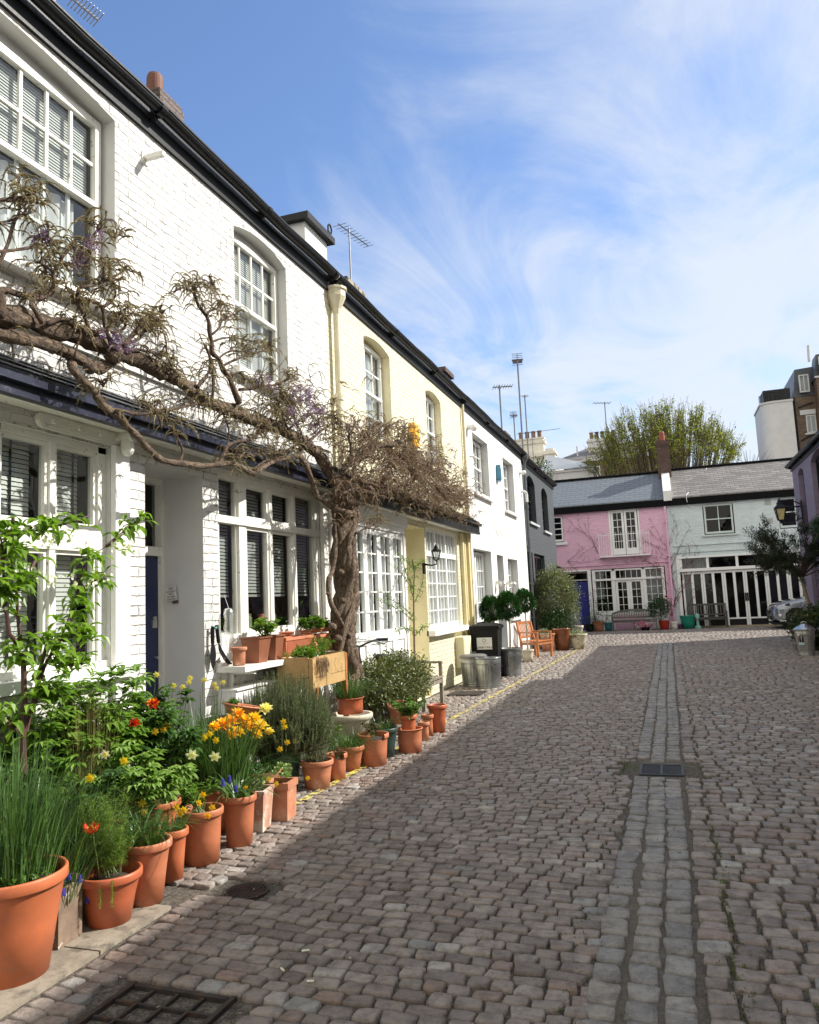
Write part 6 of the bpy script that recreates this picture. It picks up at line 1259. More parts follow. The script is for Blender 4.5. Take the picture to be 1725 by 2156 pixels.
# ---------------------------------------------------------------- wisteria
def smooth(pts,k=3):
    out=[]; n=len(pts)
    for i in range(n-1):
        p0=pts[max(i-1,0)];p1=pts[i];p2=pts[i+1];p3=pts[min(i+2,n-1)]
        for j in range(k):
            t=j/k; out.append(.5*((2*p1)+(p2-p0)*t+(2*p0-5*p1+4*p2-p3)*t*t+(3*p1-p0-3*p2+p3)*t**3))
    out.append(pts[-1]); return out
def wisteria():
    t=thing('wisteria','old wisteria with thick twisted trunk and gnarled limbs trained along the white house','climber',(-3.55,8.4,0))
    big=MB(); med=MB(); tw=MB(); bd=MB(); bb=MB(); pu=MB()
    def P(l,x=-3.5): return [at(q[0],q[1],x=(q[2] if len(q)>2 else x)) for q in l]
    def limb(mb,l,r0,r1,x=-3.5,n=10,flute=.08,k=4,knob=.14):
        p=smooth(P(l,x),k); N=len(p); ph=rnd(0,6)
        mb.tube(p,[(r0+(r1-r0)*i/(N-1))*(1+knob*math.sin(i*.9+ph)+knob*.6*math.sin(i*2.3+ph)) for i in range(N)],n,flute=flute,seed=ph); return p
    # trunk: several stems wound round each other
    b0=at(730,1388,x=-3.55); base=[(738,1420),(728,1385),(722,1330),(726,1290),(733,1235),(724,1180),(722,1130),(730,1085),(722,1040)]
    p=smooth(P(base,-3.55),5); p[0].z=0; N=len(p)
    big.tube([Vector((p[0].x,p[0].y,-.02))]+p,[.17]+[.125*(1+.10*math.sin(i*.8)+.09*math.sin(i*1.9)) for i in range(N)],22,flute=.12)
    for ph,rr,off in ((0,.055,.11),(2.1,.045,.115),(4.2,.05,.105),(1.1,.03,.13)):
        q=[]
        for i,c in enumerate(p):
            a=ph+i*.16; q.append(c+Vector((math.cos(a)*off,math.sin(a)*off,0)))
        big.tube(q,[rr*(1+.2*math.sin(i*1.3+ph)) for i in range(N)],10,flute=.08)
    for (px,py,r) in ((745,1200,.035),(742,1225,.03),(706,1295,.04),(748,1255,.028),(700,1320,.05),(745,1330,.035),(718,1205,.04),(722,1265,.04),(735,1360,.04),(712,1345,.05),(690,1250,.02)):
        c=at(px,py,x=-3.46); big.ball(c,r,10,7,.9,.14)
    limb(big,[(735,1340,-3.44),(715,1305,-3.44),(695,1265,-3.46),(692,1225,-3.48),(702,1195,-3.5),(706,1150,-3.5),(705,1100,-3.52),(700,1055,-3.55)],.030,.022)
    limb(big,[(712,1385,-3.46),(728,1320,-3.42),(745,1270,-3.44),(748,1200,-3.46),(742,1130,-3.48),(745,1080,-3.5),(742,1040,-3.52)],.034,.040)
    # main limbs
    A=[limb(big,[(722,1060,-3.55),(715,1030,-3.52),(698,1004,-3.5),(680,968),(655,945),(616,917),(569,896),(533,885),(486,863),(443,849),(403,818)],.068,.048),
       limb(big,[(403,818),(380,805),(358,790),(319,769),(288,753),(257,743),(241,738)],.046,.049),
       limb(big,[(345,790),(291,757),(246,741),(202,722),(157,703),(101,688),(45,670),(-5,668),(-60,640)],.050,.068,flute=.13,n=14),
       limb(big,[(246,756),(215,775),(190,768),(157,751),(125,735),(101,727),(50,715),(0,703),(-60,690)],.036,.040,flute=.12),
       limb(big,[(745,1083,-3.42),(709,1072,-3.42),(680,1052),(666,1043),(657,1011),(641,975),(630,955),(640,935)],.038,.026),
       limb(big,[(641,978,-3.5),(630,960,-3.46),(610,963),(569,975),(540,994),(533,997),(510,985),(486,975),(443,980),(414,980),(392,977),(365,974),(336,966),(318,950),(308,941),(295,925),(280,910),(262,890),(246,874),(230,864),(218,854),(205,835),(202,829),(174,801,-3.44),(157,782,-3.47),(150,762,-3.5),(157,750,-3.5)],.020,.028,x=-3.42),
       limb(big,[(725,1040,-3.55),(720,1000,-3.52),(735,975),(760,961,-3.42),(781,946,-3.28),(805,937,-3.22),(828,935,-3.18)],.045,.036,knob=.25)]
    for (px,py,r) in ((781,943,.055),(800,938,.05),(820,934,.05),(835,930,.04),(722,1050,.12),(735,1030,.09),(712,1035,.08),(238,750,.055),(190,775,.045),(400,822,.045),(245,745,.06)):
        big.ball(at(px,py,x=-3.45),r,10,7,.9,.16)
    B=[]
    def br(l,r0,r1=.006,x=-3.42,k=3): q=limb(med,l,r0,r1,x,7,.05,k,.12); B.append(q); return q
    br([(504,850),(490,815),(483,795),(470,778),(460,755),(447,743),(446,720),(442,704),(440,680),(434,665),(420,645),(416,639),(410,622),(408,610),(403,595)],.026,.010)
    br([(447,845),(449,820),(449,795),(445,765),(439,743),(430,725)],.014,.010); br([(416,815),(425,803),(435,792),(441,782),(455,775)],.018,.008)
    br([(447,704),(462,690),(468,675),(480,668),(500,660)],.010); br([(434,665),(442,655),(460,648),(468,636)],.012); br([(410,622),(400,610),(385,606),(370,612)],.008); br([(408,612),(420,600),(432,590),(445,600)],.008)
    br([(470,770),(490,760),(510,752),(530,745),(555,738),(570,728)],.012); br([(460,755),(478,742),(500,738),(525,745)],.009); br([(447,720),(470,712),(500,712),(540,720)],.009); br([(483,790),(505,785),(520,800),(545,805)],.010)
    br([(504,820),(530,818),(552,813),(582,810),(600,800),(620,795)],.016,.008); br([(593,812),(592,830),(585,845),(575,855)],.010)
    br([(235,726),(228,705),(222,688),(220,668),(215,648),(205,638),(190,632),(175,631),(163,632)],.016,.012); br([(190,703),(183,680),(175,659),(168,645),(163,634),(155,622),(140,605)],.016,.010)
    br([(215,648),(228,640),(240,628),(243,610),(236,590),(228,560)],.012); br([(163,634),(165,610),(180,603),(200,600),(215,590),(218,570)],.012); br([(200,600),(225,590),(245,580),(258,572),(265,565)],.012)
    br([(90,680),(80,665),(72,650),(67,643),(68,632),(80,628),(96,623),(110,615),(112,609),(113,590),(112,578),(118,565),(125,558),(130,545),(139,531),(150,520)],.015,.010)
    br([(112,575),(100,562),(88,555),(75,552)],.009); br([(125,558),(142,555),(160,560),(180,558)],.008); br([(188,530),(193,510),(197,495),(205,485),(212,468)],.011); br([(205,485),(225,490),(240,500),(258,490)],.007); br([(188,530),(170,520),(150,522)],.010)
    br([(0,668),(2,640),(0,620),(8,610),(40,620),(60,620),(95,625)],.030,.012); br([(-5,560),(10,530),(20,505),(29,470),(40,450),(45,420)],.014,.006); br([(-10,425),(10,420),(25,420),(38,400),(40,375)],.014,.007); br([(20,418),(45,415),(60,410),(80,395)],.010); br([(-10,470),(20,465),(45,455),(60,450)],.008)
    br([(-10,530),(20,528),(60,522),(90,515),(110,505)],.012); br([(100,682),(130,670),(150,680),(180,692),(210,700),(230,690),(245,672),(255,660)],.014,.008)
    br([(241,738),(262,725),(280,705),(295,688),(320,680),(335,672)],.020,.010); br([(262,725),(290,715),(300,700),(318,692),(340,665)],.014); br([(262,738),(290,735),(320,742),(350,750)],.010); br([(295,688),(300,670),(320,665),(342,655)],.010); br([(235,700),(262,692),(262,675),(255,655)],.009)
    br([(320,742),(345,762),(365,780),(380,790)],.009); br([(345,700),(350,720),(352,745),(360,770)],.007)
    br([(157,751),(165,720),(170,700),(160,680)],.008)
    br([(179,811),(200,800),(215,805),(218,815)],.008); br([(228,860),(260,865),(290,872),(330,868),(370,860),(410,852),(440,850)],.014,.008); br([(340,905),(335,880),(320,862),(300,850)],.008); br([(377,975),(385,950),(372,920),(360,900),(350,880)],.012)
    br([(460,980),(472,955),(478,940),(500,930),(530,925),(545,912),(560,905)],.020,.010); br([(478,940),(482,910),(478,890),(470,870)],.008); br([(533,990),(560,970),(600,960),(620,940)],.012)
    br([(560,905),(575,890),(600,885),(620,880)],.010); br([(644,939),(655,925),(662,920),(675,908),(688,899),(700,892),(720,892)],.018,.009); br([(640,930),(632,905),(622,890),(618,870),(608,850),(612,835)],.013); br([(616,917),(600,890),(590,860),(585,840),(595,820)],.012)
    br([(644,939),(625,935),(600,950),(560,955),(520,958),(480,965)],.010); br([(612,900),(640,880),(660,870),(690,872),(710,880)],.010)
    br([(749,1123,-3.4),(765,1115,-3.35),(778,1108,-3.3),(790,1100,-3.3),(803,1097,-3.3)],.014); br([(745,1083),(755,1062),(775,1050),(800,1040)],.012)
    R_=[]
    for l in ([(738,1004),(755,1010),(774,1018),(800,1022),(828,1025),(850,1035),(875,1047),(890,1060),(907,1069),(925,1060),(936,1047),(945,1030),(954,1011)],[(781,993),(810,984),(835,975),(855,972),(875,971),(895,985),(911,1011),(930,1030)],[(720,989),(745,975),(770,960),(800,965),(830,955),(850,965)],[(828,935),(845,925),(850,910),(858,900)],[(835,975),(850,950),(855,935),(845,915)],[(875,1047),(900,1040),(925,1035),(945,1040),(975,1050)],[(722,1040),(745,1030),(780,1035),(810,1050)],[(735,975),(740,945),(735,920),(745,900),(748,885)],[(760,961),(775,935),(775,910),(790,890)],[(781,946),(800,915),(820,895)],[(850,1035),(860,1010),(880,1000),(905,990)],[(936,1047),(955,1050),(975,1070)],[(800,1022),(815,1000),(840,990)],[(835,975),(862,985),(880,1010),(900,1030)]):
        R_.append(limb(med,l,.028 if len(l)>8 else .017,.008,-3.24,7,.05,3,.12))
    # hanging buds: little drooping tapered spikes made of scales
    def raceme(mb,p,az,L,droop=1.0,w=.010,n=20):
        h=Vector((math.cos(az),math.sin(az),0)); c=Vector(p); 
        for i in range(n):
            s_=i/(n-1); c=Vector(p)+h*L*(s_-.25*s_*s_)+Vector((0,0,L*(.30*s_-droop*.85*s_*s_))); a=i*2.4
            d=Vector((math.cos(a),math.sin(a),rnd(-.3,.2)))*w*(1.25-.8*s_)*1.15; k=Vector((-d.y,d.x,rnd(-.01,.01)))*.42
            q=len(mb.v); tz=h*w*1.0+Vector((0,0,-w*1.6*droop*s_)); mb.v+=[tuple(c-k),tuple(c+d*.6+tz*.6+k*.6),tuple(c+d+tz*1.4),tuple(c+k)]; mb.f.append((q,q+1,q+2,q+3))
        e0=Vector(p); pp=[e0+h*L*(s_-.25*s_*s_)+Vector((0,0,L*(.30*s_-droop*.85*s_*s_))) for s_ in (0,.2,.45,.7,1)]; mb.tube(pp,[.0015,.0022*w/.008,.0026*w/.008,.002*w/.008,.0008],4,False)
    def clump(p,k,mb,sp=.11,L=(.08,.16),purple=0):
        tips=[]
        for _ in range(k):
            e=p+Vector((rnd(-1,1)*sp*.8,rnd(-1,1)*sp,rnd(-.4,1)*sp)); m_=p.lerp(e,.5)+Vector((rnd(-.02,.02),rnd(-.02,.02),rnd(-.02,.02))); tw.tube([p,m_,e],[.0042,.003,.002],4,False)
            for _ in range(random.choice((1,2,2,3))): raceme(mb,e+Vector((rnd(-.015,.015),rnd(-.015,.015),0)),rnd(0,2*PI),rnd(*L),rnd(.5,1.25),rnd(.011,.0165))
            if rnd(0,1)<purple:
                for _ in range(60): c=e+Vector((rnd(-.05,.05),rnd(-.05,.05),rnd(-.09,.05))); pu.leaf(c,(rnd(-1,1),rnd(-1,1),rnd(-1,1)),.016,.012)
    for q in B:
        L_=sum((q[i+1]-q[i]).length for i in range(len(q)-1)); N_=int(L_*10)+2
        for _ in range(N_):
            u=rnd(.25,1)**.55*(len(q)-1.001); i=int(u); clump(q[i].lerp(q[i+1],u-i),random.choice((1,2,2,3)),bd,.10)
        clump(q[-1],3,bd,.09)
    for q in A[:1]:
        for _ in range(26): i=random.randrange(len(q)//3,len(q)); clump(q[i],3,bd,.16)
    for q in A[3:6]:
        for _ in range(14): i=random.randrange(len(q)-1); clump(q[i],1,bd,.09)
    for q in R_:
        L_=sum((q[i+1]-q[i]).length for i in range(len(q)-1))
        for _ in range(int(L_*15)+3):
            i=random.randrange(len(q)-1); clump(q[i].lerp(q[i+1],rnd(0,1)),3,bb,.17,(.10,.20))
    # dense cascade at the right hand end
    for _ in range(185):
        px=random.gauss(938,34); py=1010+ (px-900)*.55+random.gauss(0,38)
        if py<905 or px>1010 or py>1108: continue
        clump(at(px,py,x=-3.45+rnd(-.12,.28)),3,bb,.14,(.10,.20))
    for _ in range(105):
        px=rnd(720,925); py=random.gauss(965+(px-800)*.22,42)
        if 850<px<890 and py<945: continue
        clump(at(px,py,x=-3.5+rnd(-.12,.25)),3,bb if rnd(0,1)<.6 else bd,.15,(.09,.18))
    for _ in range(62):
        px=rnd(545,720); py=random.gauss(880+(px-640)*.15,38); clump(at(px,py,x=-3.5+rnd(-.12,.2)),3,bd,.14,(.08,.15))
    for _ in range(26):
        px=rnd(700,800); py=rnd(1040,1110); clump(at(px,py,x=-3.4+rnd(-.05,.1)),2,bb,.10)
    # open purple blossom
    for (px,py,n,s_) in ((625,832,16,.10),(638,850,12,.10),(565,806,8,.05),(730,893,12,.08),(740,905,8,.07),(668,890,6,.06),(168,521,7,.05),(237,706,5,.05),(268,730,4,.04),(112,500,4,.05),(905,965,14,.13),(925,1000,9,.12),(600,870,6,.08),(650,875,5,.08),(945,980,8,.1)):
        for _ in range(n):
            c=at(px,py,x=-3.38)+Vector((random.gauss(0,1),random.gauss(0,1),random.gauss(0,1)))*s_
            for k in range(44): q=c+Vector((rnd(-.022,.022),rnd(-.022,.022),rnd(-.05,.03))); pu.leaf(q,(rnd(-1,1),rnd(-1,1),rnd(-1,.6)),.015,.012)
    big.build('trunk',m_barkw,t,smooth=True); med.build('branches',m_bark2,t,smooth=True); tw.build('twigs',m_twig,t); bd.build('green_buds',m_bud,t); bb.build('brown_buds',m_budd,t); pu.build('blossom',m_pur,t)
def barkm(name,c1,c2,st=1):
    m,N,L,b=new(name); tc=N.new('ShaderNodeTexCoord').outputs['Object']; mp=N.new('ShaderNodeMapping'); mp.inputs['Scale'].default_value=(46,7,16); L.new(tc,mp.inputs[0])
    n=noise(N,L,mp.outputs[0],1.6,9,.72,.8); c=mixc(N,L,mrange(N,L,n,.38,.62),c1,c2); L.new(c,b.inputs['Base Color']); b.inputs['Roughness'].default_value=.9; bump(N,L,b,n,1,.06*st); return m
m_barkw=barkm('wisteria_bark',(.065,.042,.028),(.30,.215,.145)); m_bark2=barkm('branch_bark',(.045,.027,.018),(.17,.11,.075),.6)
wisteria()
m_terrab=pm("terracotta_brown",(.22,.075,.035),.6,.15,6,50,.2,dirt=(.45,.28,.2),dirts=(.6,.75),dsc=9); m_terrar=pm("terracotta_red",(.55,.20,.11),.6,.12,6,50,.2)
# ---------------------------------------------------------------- on the kitchen shelf
SG='pots on the white shelf under the kitchen window'
Z=1.0855
pot('small round weathered clay pot at the left end of the white shelf',-3.74,6.13,.165,.075,.055,mat=m_terra2,z=Z,group=SG)
boxpot('tall square brown clay pot second along the shelf',-3.73,6.42,.20,.22,.24,m_terrab,0,Z,.015,.72,group=SG)
boxpot('square brown clay pot on a saucer, third along the shelf',-3.73,6.73,.18,.17,.24,m_terrab,0,Z,.015,.72,group=SG)
boxpot('long ribbed terracotta window box on the shelf',-3.74,7.17,.17,.60,.20,m_terrar,0,Z,.03,.92,flutes=26,group=SG)
boxpot('plain terracotta window box at the right end of the shelf',-3.74,7.78,.17,.52,.19,m_terrar,0,Z,.03,.92,group=SG)
for i,(y,l) in enumerate(((7.05,'shallow clay saucer resting on the ribbed window box'),(7.50,'small clay saucer pot between the two window boxes'),(7.75,'shallow saucer on the plain window box'),(7.98,'last little saucer at the right end of the shelf'))):
    pot(l,-3.74,y,.05,.085,.06,mat=m_terrar,z=Z+.205 if i!=1 else Z+.20,rim=.012,feet=False,group=SG,name='clay_saucer',soilz=.012)
leafy('strawberry leaves in the two square brown pots',-3.70,6.52,Z+.2,.17,.20,230,.05,.045,m_bright,'strawberry_plant',stems=10,group=SG)
leafy('leafy seedlings in the ribbed window box',-3.70,7.45,Z+.22,.13,.15,150,.05,.045,m_bright,'strawberry_plant',stems=8,group=SG)
leafy('rounded strawberry leaves in the plain window box',-3.70,7.72,Z+.22,.14,.16,190,.05,.045,m_bright,'strawberry_plant',stems=8,group=SG)
leafy('strawberry leaves at the right end of the shelf',-3.70,8.0,Z+.22,.13,.13,150,.05,.045,m_bright,'strawberry_plant',stems=8,group=SG)
blades('tiny succulent spikes in the third pot',-3.74,6.86,Z+.2,.04,20,.05,w=.008,group=SG,name='succulent')
# jars behind the kitchen window
for i,(u,r,h,c,l) in enumerate(((6.70,.05,.20,(.55,.58,.55),'clear glass jar inside the kitchen window'),(6.82,.035,.13,(.7,.28,.30),'little jar with a pink label inside the kitchen window'),(6.95,.04,.16,(.3,.35,.2),'green glass jar inside the kitchen window'),(7.2,.045,.15,(.45,.14,.06),'red topped jar inside the kitchen window'),(7.32,.05,.13,(.5,.2,.1),'orange jar inside the kitchen window'),(7.45,.04,.18,(.55,.5,.4),'tall storage jar inside the kitchen window'),(6.3,.06,.24,(.5,.36,.18),'brown paper bag of food inside the kitchen window'))):
    b=MB(); x,y,z=-4.12,u,1.38; b.lathe([(r,0),(r,h*.75),(r*.75,h*.85),(r*.8,h*.86),(r*.8,h),(0,h)],(x,y,z),14); tag(b.build('storage_jar',pm('jar_%d'%i,c,.2,.3,20,50,.1),origin=(x,y,z)),l,'jar','jars inside the kitchen window')
b=MB(); b.box(-4.35,-4.0,6.12,8.15,1.345,1.379); tag(b.build('worktop',m_wpaint,origin=(-4.2,7,1.36)),'pale worktop behind the kitchen window carrying jars','worktop')
# tools hanging on the pier
def tools():
    x=-3.86; t=thing('hand_tools','black handled garden trowel and fork hanging on a string from the white pier','garden tools',(x,5.95,1.3)); b=MB(); y=5.93
    b.tube([(x,y-.03,1.45),(x,y-.035,1.30)],.017,8); b.tube([(x,y+.03,1.46),(x+.01,y+.045,1.30)],.017,8); b.build('handle',m_blackp,t)
    b=MB(); pr=[(-.012,1.30),(-.035,1.26),(-.045,1.19),(-.03,1.12),(0,1.07),(.03,1.12),(.045,1.19),(.035,1.26),(.012,1.30)]
    PL=plane((x,y-.035,0),(0,1,0),(1,0,0)); b.prism(pr,PL,.0,.006)
    for k in (-1,0,1): b.tube([(x+.01,y+.045,1.30),(x+.02,y+.055+k*.02,1.24),(x+.045,y+.10+k*.026,1.15),(x+.06,y+.15+k*.026,1.10)],.006,6)
    b.build('blade',m_black,t); b=MB(); b.tube([(x-.03,y,1.66),(x,y-.03,1.45)],.002,4); b.tube([(x-.03,y+.005,1.66),(x,y+.03,1.46)],.002,4); b.tube([(x-.01,y-.035,1.45),(x+.015,y,1.43),(x,y+.035,1.45)],.010,6); b.build('string',pm('green_string',(.05,.25,.16),.6,.1,5,50,0),t)
tools()
def bottle():
    t=thing('plastic_bottle','crumpled clear plastic bottle hanging upside down beside the kitchen window','bottle',(-3.84,6.12,1.35)); m,N,L,bs=new('clear_plastic'); bs.inputs['Base Color'].default_value=(.75,.78,.80,1); bs.inputs['Transmission Weight'].default_value=.8; bs.inputs['Roughness'].default_value=.15; bs.inputs['Alpha'].default_value=.6
    b=MB(); b.lathe([(0,.42),(.035,.41),(.045,.36),(.038,.30),(.045,.24),(.040,.18),(.045,.14),(.03,.08),(.014,.04),(.014,0),(0,0)],(-3.84,6.13,1.19),14,lambda a,z:.08*math.sin(3*a+z*40)); b.build('bottle_body',m,t,smooth=True)
    b=MB(); b.tube([(-3.84,6.13,1.61),(-3.88,6.13,1.72)],.002,4); b.build('string',m_wpaint2,t)
bottle()
def notice():
    # handwritten note on the door reveal (wall facing the camera side at y=5.83)
    t=thing('paper_note','small white handwritten note hanging in the door reveal by the blue door','note',(-4.2,5.81,1.79)); M0=Matrix.Translation((-4.22,5.80,1.75))@Matrix.Rotation(R(-6),4,'Y')
    b=MB(); b.box(-.055,.055,.0,.004,-.055,.065,M0); b.build('paper',pm('note_paper',(.66,.65,.60),.7,.04,5,50,0),t); b=MB(); b.box(-.0,.05,.005,.025,-.085,-.06,M0); b.build('clip',pm('brown_clip',(.10,.05,.03),.6,.1,5,50,0),t)
    for i,(s_,sz) in enumerate((('I AM',.026),('OUT BACK',.020),('4012',.026),('PLS  RING',.019),('DOOR BELL',.018))):
        M=M0@Matrix(((1,0,0,0),(0,0,-1,-.002),(0,1,0,.042-i*.0225),(0,0,0,1))); text(s_,sz,m_black,t,M,'writing',.0004)
notice()
# alarm boxes
def alarm(label,u,v,mat,kind):
    t=thing('alarm_box',label,'alarm',(-3.9,u,v)); b=MB()
    if kind==0:
        pr=[(-.10,.20),(.10,.20),(.15,.05),(.13,-.15),(0,-.24),(-.13,-.15),(-.15,.05)]; b.prism([(u+a,v+c) for a,c in pr],LEFT,.004,.11); b.prism([(u+a*.8,v+c*.8) for a,c in pr],LEFT,.1102,.125); o=b.build('cover',mat,t)
        b=MB(); b.prism([(u-.12,v+.0),(u,v-.10),(u+.12,v+.0),(u+.12,v-.03),(u,v-.14),(u-.12,v-.03)],LEFT,.1255,.131); b.prism([(u-.09,v+.07),(u+.09,v+.07),(u+.09,v+.055),(u-.09,v+.055)],LEFT,.1255,.13)
        for k in range(6): b.pb(plane((-3.9,u-.145,0),(1,0,0),(0,-1,0)),.02,.10,v-.12+k*.028,v-.108+k*.028,-.004,.008)
        b.build('marks',pm('dark_marks',(.05,.03,.01),.5,.1,5,50,0),o); M=Matrix(((0,0,1,-3.9+.127),(1,0,0,u),(0,1,0,v+.02),(0,0,0,1))); 
        b=MB(); b.lathe([(.09,0),(.10,.05),(.0,.05)],(-3.9+.07,u,v-.31),12); b.build('strobe',pm('grey_lens',(.35,.35,.35),.2,.1,5,50,0),t)
    else:
        pr=[(-.05,.20),(.05,.20),(.11,-.16),(.07,-.20),(-.07,-.20),(-.11,-.16)]; b.prism([(u+a,v+c) for a,c in pr],LEFT,.004,.10); b.prism([(u+a*.7,v-.03+c*.7) for a,c in pr],LEFT,.1002,.112); b.build('cover',mat,t)
        b=MB(); b.pb(LEFT,u-.08,u+.08,v-.24,v-.2002,.01,.08); b.build('strobe',pm('blue_lens',(.25,.45,.6),.2,.1,5,50,0),t)
p=at(871,918,x=-3.85); alarm('yellow burglar alarm box high on the pale yellow wall behind the wisteria',p.y,p.z,pm('alarm_yellow',(.80,.42,.03),.4,.1,4,50,0),0)
alarm('light blue alarm box between the two upper windows of the white rendered house',18.81,4.72,pm('alarm_blue',(.05,.19,.27),.4,.1,4,50,0),1)
# lantern
def lantern(label,c,s,wall,mat,arm,glow=None,glass=None):
    t=thing('wall_lantern',label,'lantern',wall); c=Vector(c); W_=Vector(wall); b=MB(); n=6 if s<.2 else 4
    def ring(r,z,ph=PI/4 if n==4 else 0): return [c+Vector((r*math.cos(2*PI*i/n+ph),r*math.sin(2*PI*i/n+ph),z)) for i in range(n)]
    a=ring(s*.30,-s*.55); d=ring(s*.55,s*.45)
    for i in range(n): b.bar(a[i],d[i],s*.07); b.bar(a[i],a[(i+1)%n],s*.07); b.bar(d[i],d[(i+1)%n],s*.09)
    top=ring(s*.66,s*.5); m_=ring(s*.25,s*.82); 
    for i in range(n): b.q(top[i],top[(i+1)%n],m_[(i+1)%n],m_[i])
    b.q(*ring(s*.30,-s*.58)); b.lathe([(s*.25,s*.80),(s*.26,s*.9),(s*.16,s*1.0),(s*.18,s*1.08),(s*.06,s*1.18),(s*.05,s*1.25),(s*.07,s*1.3),(.001,s*1.36)],tuple(c),10); b.lathe([(.001,-s*.85),(s*.1,-s*.8),(s*.08,-s*.7),(s*.2,-s*.6),(s*.2,-s*.56)],tuple(c),10); b.build('cage',mat,t)
    g=MB()
    a2=ring(s*.29,-s*.53); d2=ring(s*.53,s*.45)
    for i in range(n): g.q(a2[i],a2[(i+1)%n],d2[(i+1)%n],d2[i])
    g.build('glass_pane',glass or m_glass,t); b=MB(); k=(W_-c); k.z=0
    if arm==0:
        b.tube([c+Vector((0,0,-s*.8)),c+Vector((0,0,-s*1.05)),c+k*.4+Vector((0,0,-s*1.15)),c+k*.8+Vector((0,0,-s*1.0)),W_+Vector((0,0,-s*1.2))],[s*.06,s*.07,s*.09,s*.12,s*.14],8); b.box(W_.x-.0,W_.x+.03,W_.y-.05,W_.y+.05,W_.z-s*2.1,W_.z-s*.8)
    else:
        b.tube([c+Vector((0,0,s*1.0)),c+k*.5+Vector((0,0,s*1.15)),W_+Vector((0,0,s*.62))],.018,8); b.tube([c+Vector((0,0,-s*.8)),c+k*.5+Vector((0,0,-s*.9)),W_+Vector((0,0,-s*.4))],.018,8)
        b.tube([c+Vector((0,0,s*.50)),W_+Vector((0,0,s*.50))],.022,8)
        for q in range(2): cc=c+k*(.35+.3*q); b.tube([cc+Vector((k.normalized().x*.12*math.cos(i*PI/5),k.normalized().y*.12*math.cos(i*PI/5),.12*math.sin(i*PI/5)+s*.2)) for i in range(11)],.008,5)
        b.box(W_.x-.03,W_.x,W_.y-.06,W_.y+.06,W_.z-s*.9,W_.z+s*1.0)
    b.build('bracket',mat,t)
lantern('black six sided wall lantern beside the many paned window of the yellow house',(-3.66,12.28,2.34),.145,(-3.9,12.28,2.34),m_black,0)
lantern('large black street lantern with yellowed glass on a scrolled bracket from the lilac house',(3.40,25.4,3.72),.36,(4.0,25.4,3.72),m_black,1,glass=pm('yellow_glass',(.50,.42,.20),.25,.3,6,30,.1))
# raised wooden planter
def woodplanter():
    t=thing('raised_planter','raised pine board planter on legs with dark corner posts, left of the wisteria trunk','planter',(-3.5,7.1,0)); x0,x1,y0,y1=-3.68,-3.30,6.73,7.55; z0,z1=.80,1.08; b=MB()
    for z,h in ((z0,.10),(z0+.102,.198)):
        b.box(x1-.02,x1,y0+.045,y1-.045,z,z+h-.003); b.box(x0,x0+.02,y0+.045,y1-.045,z,z+h-.003); b.box(x0+.045,x1-.045,y1-.02,y1,z,z+h-.003); b.box(x0+.045,x1-.045,y0,y0+.02,z,z+h-.003)
    b.box(x0+.02,x1-.02,y0+.02,y1-.02,z0,z0+.02); o=b.build('boards',m_pine,t)
    b=MB(); b.box(x1-.022,x1+.004,(y0+y1)/2-.10,(y0+y1)/2+.0,z0+.002,z1-.002); b.build('batten',m_pine,t)
    for x in (x0,x1-.04):
        for y in (y0,y1-.04): b=MB(); b.box(x,x+.044,y,y+.044,0,z1+.005); b.build('leg',m_pine if y==y0 else m_teak,t)
    b=MB(); b.box(x0+.02,x1-.02,y0+.02,y1-.02,z1-.06,z1-.03); b.build('soil',m_soil,t)
    leafy('low bright green salad leaves in the raised pine planter',-3.50,7.05,z1-.04,.36,.13,460,.06,.022,m_bright,'salad_plants',stems=26,flat=.35)
    b=leafy('ferny green leaves at the right end of the raised planter',-3.50,7.35,z1-.04,.18,.22,260,.06,.014,m_bright,'fern_plant',stems=14,flat=.6)
    b=MB(); t2=thing('dead_foliage','dry thatch hanging over the front of the raised planter','plant',(-3.29,6.92,1.0))
    for _ in range(90): y=6.92+rnd(-.10,.12); p=Vector((-3.285,y,1.07+rnd(-.02,.02))); e=p+Vector((rnd(0,.02),rnd(-.05,.03),-rnd(.06,.20))); b.tube([p,p.lerp(e,.5)+Vector((.012,0,.01)),e],.0018,3,False)
    b.build('stems',pm('dry_brown',(.16,.10,.05),.9,.3,9,50,0),t2)
woodplanter()
m_lidgrey2=pm('grey_alloy',(.13,.13,.13),.35,.1,5,50,0,metal=.7)
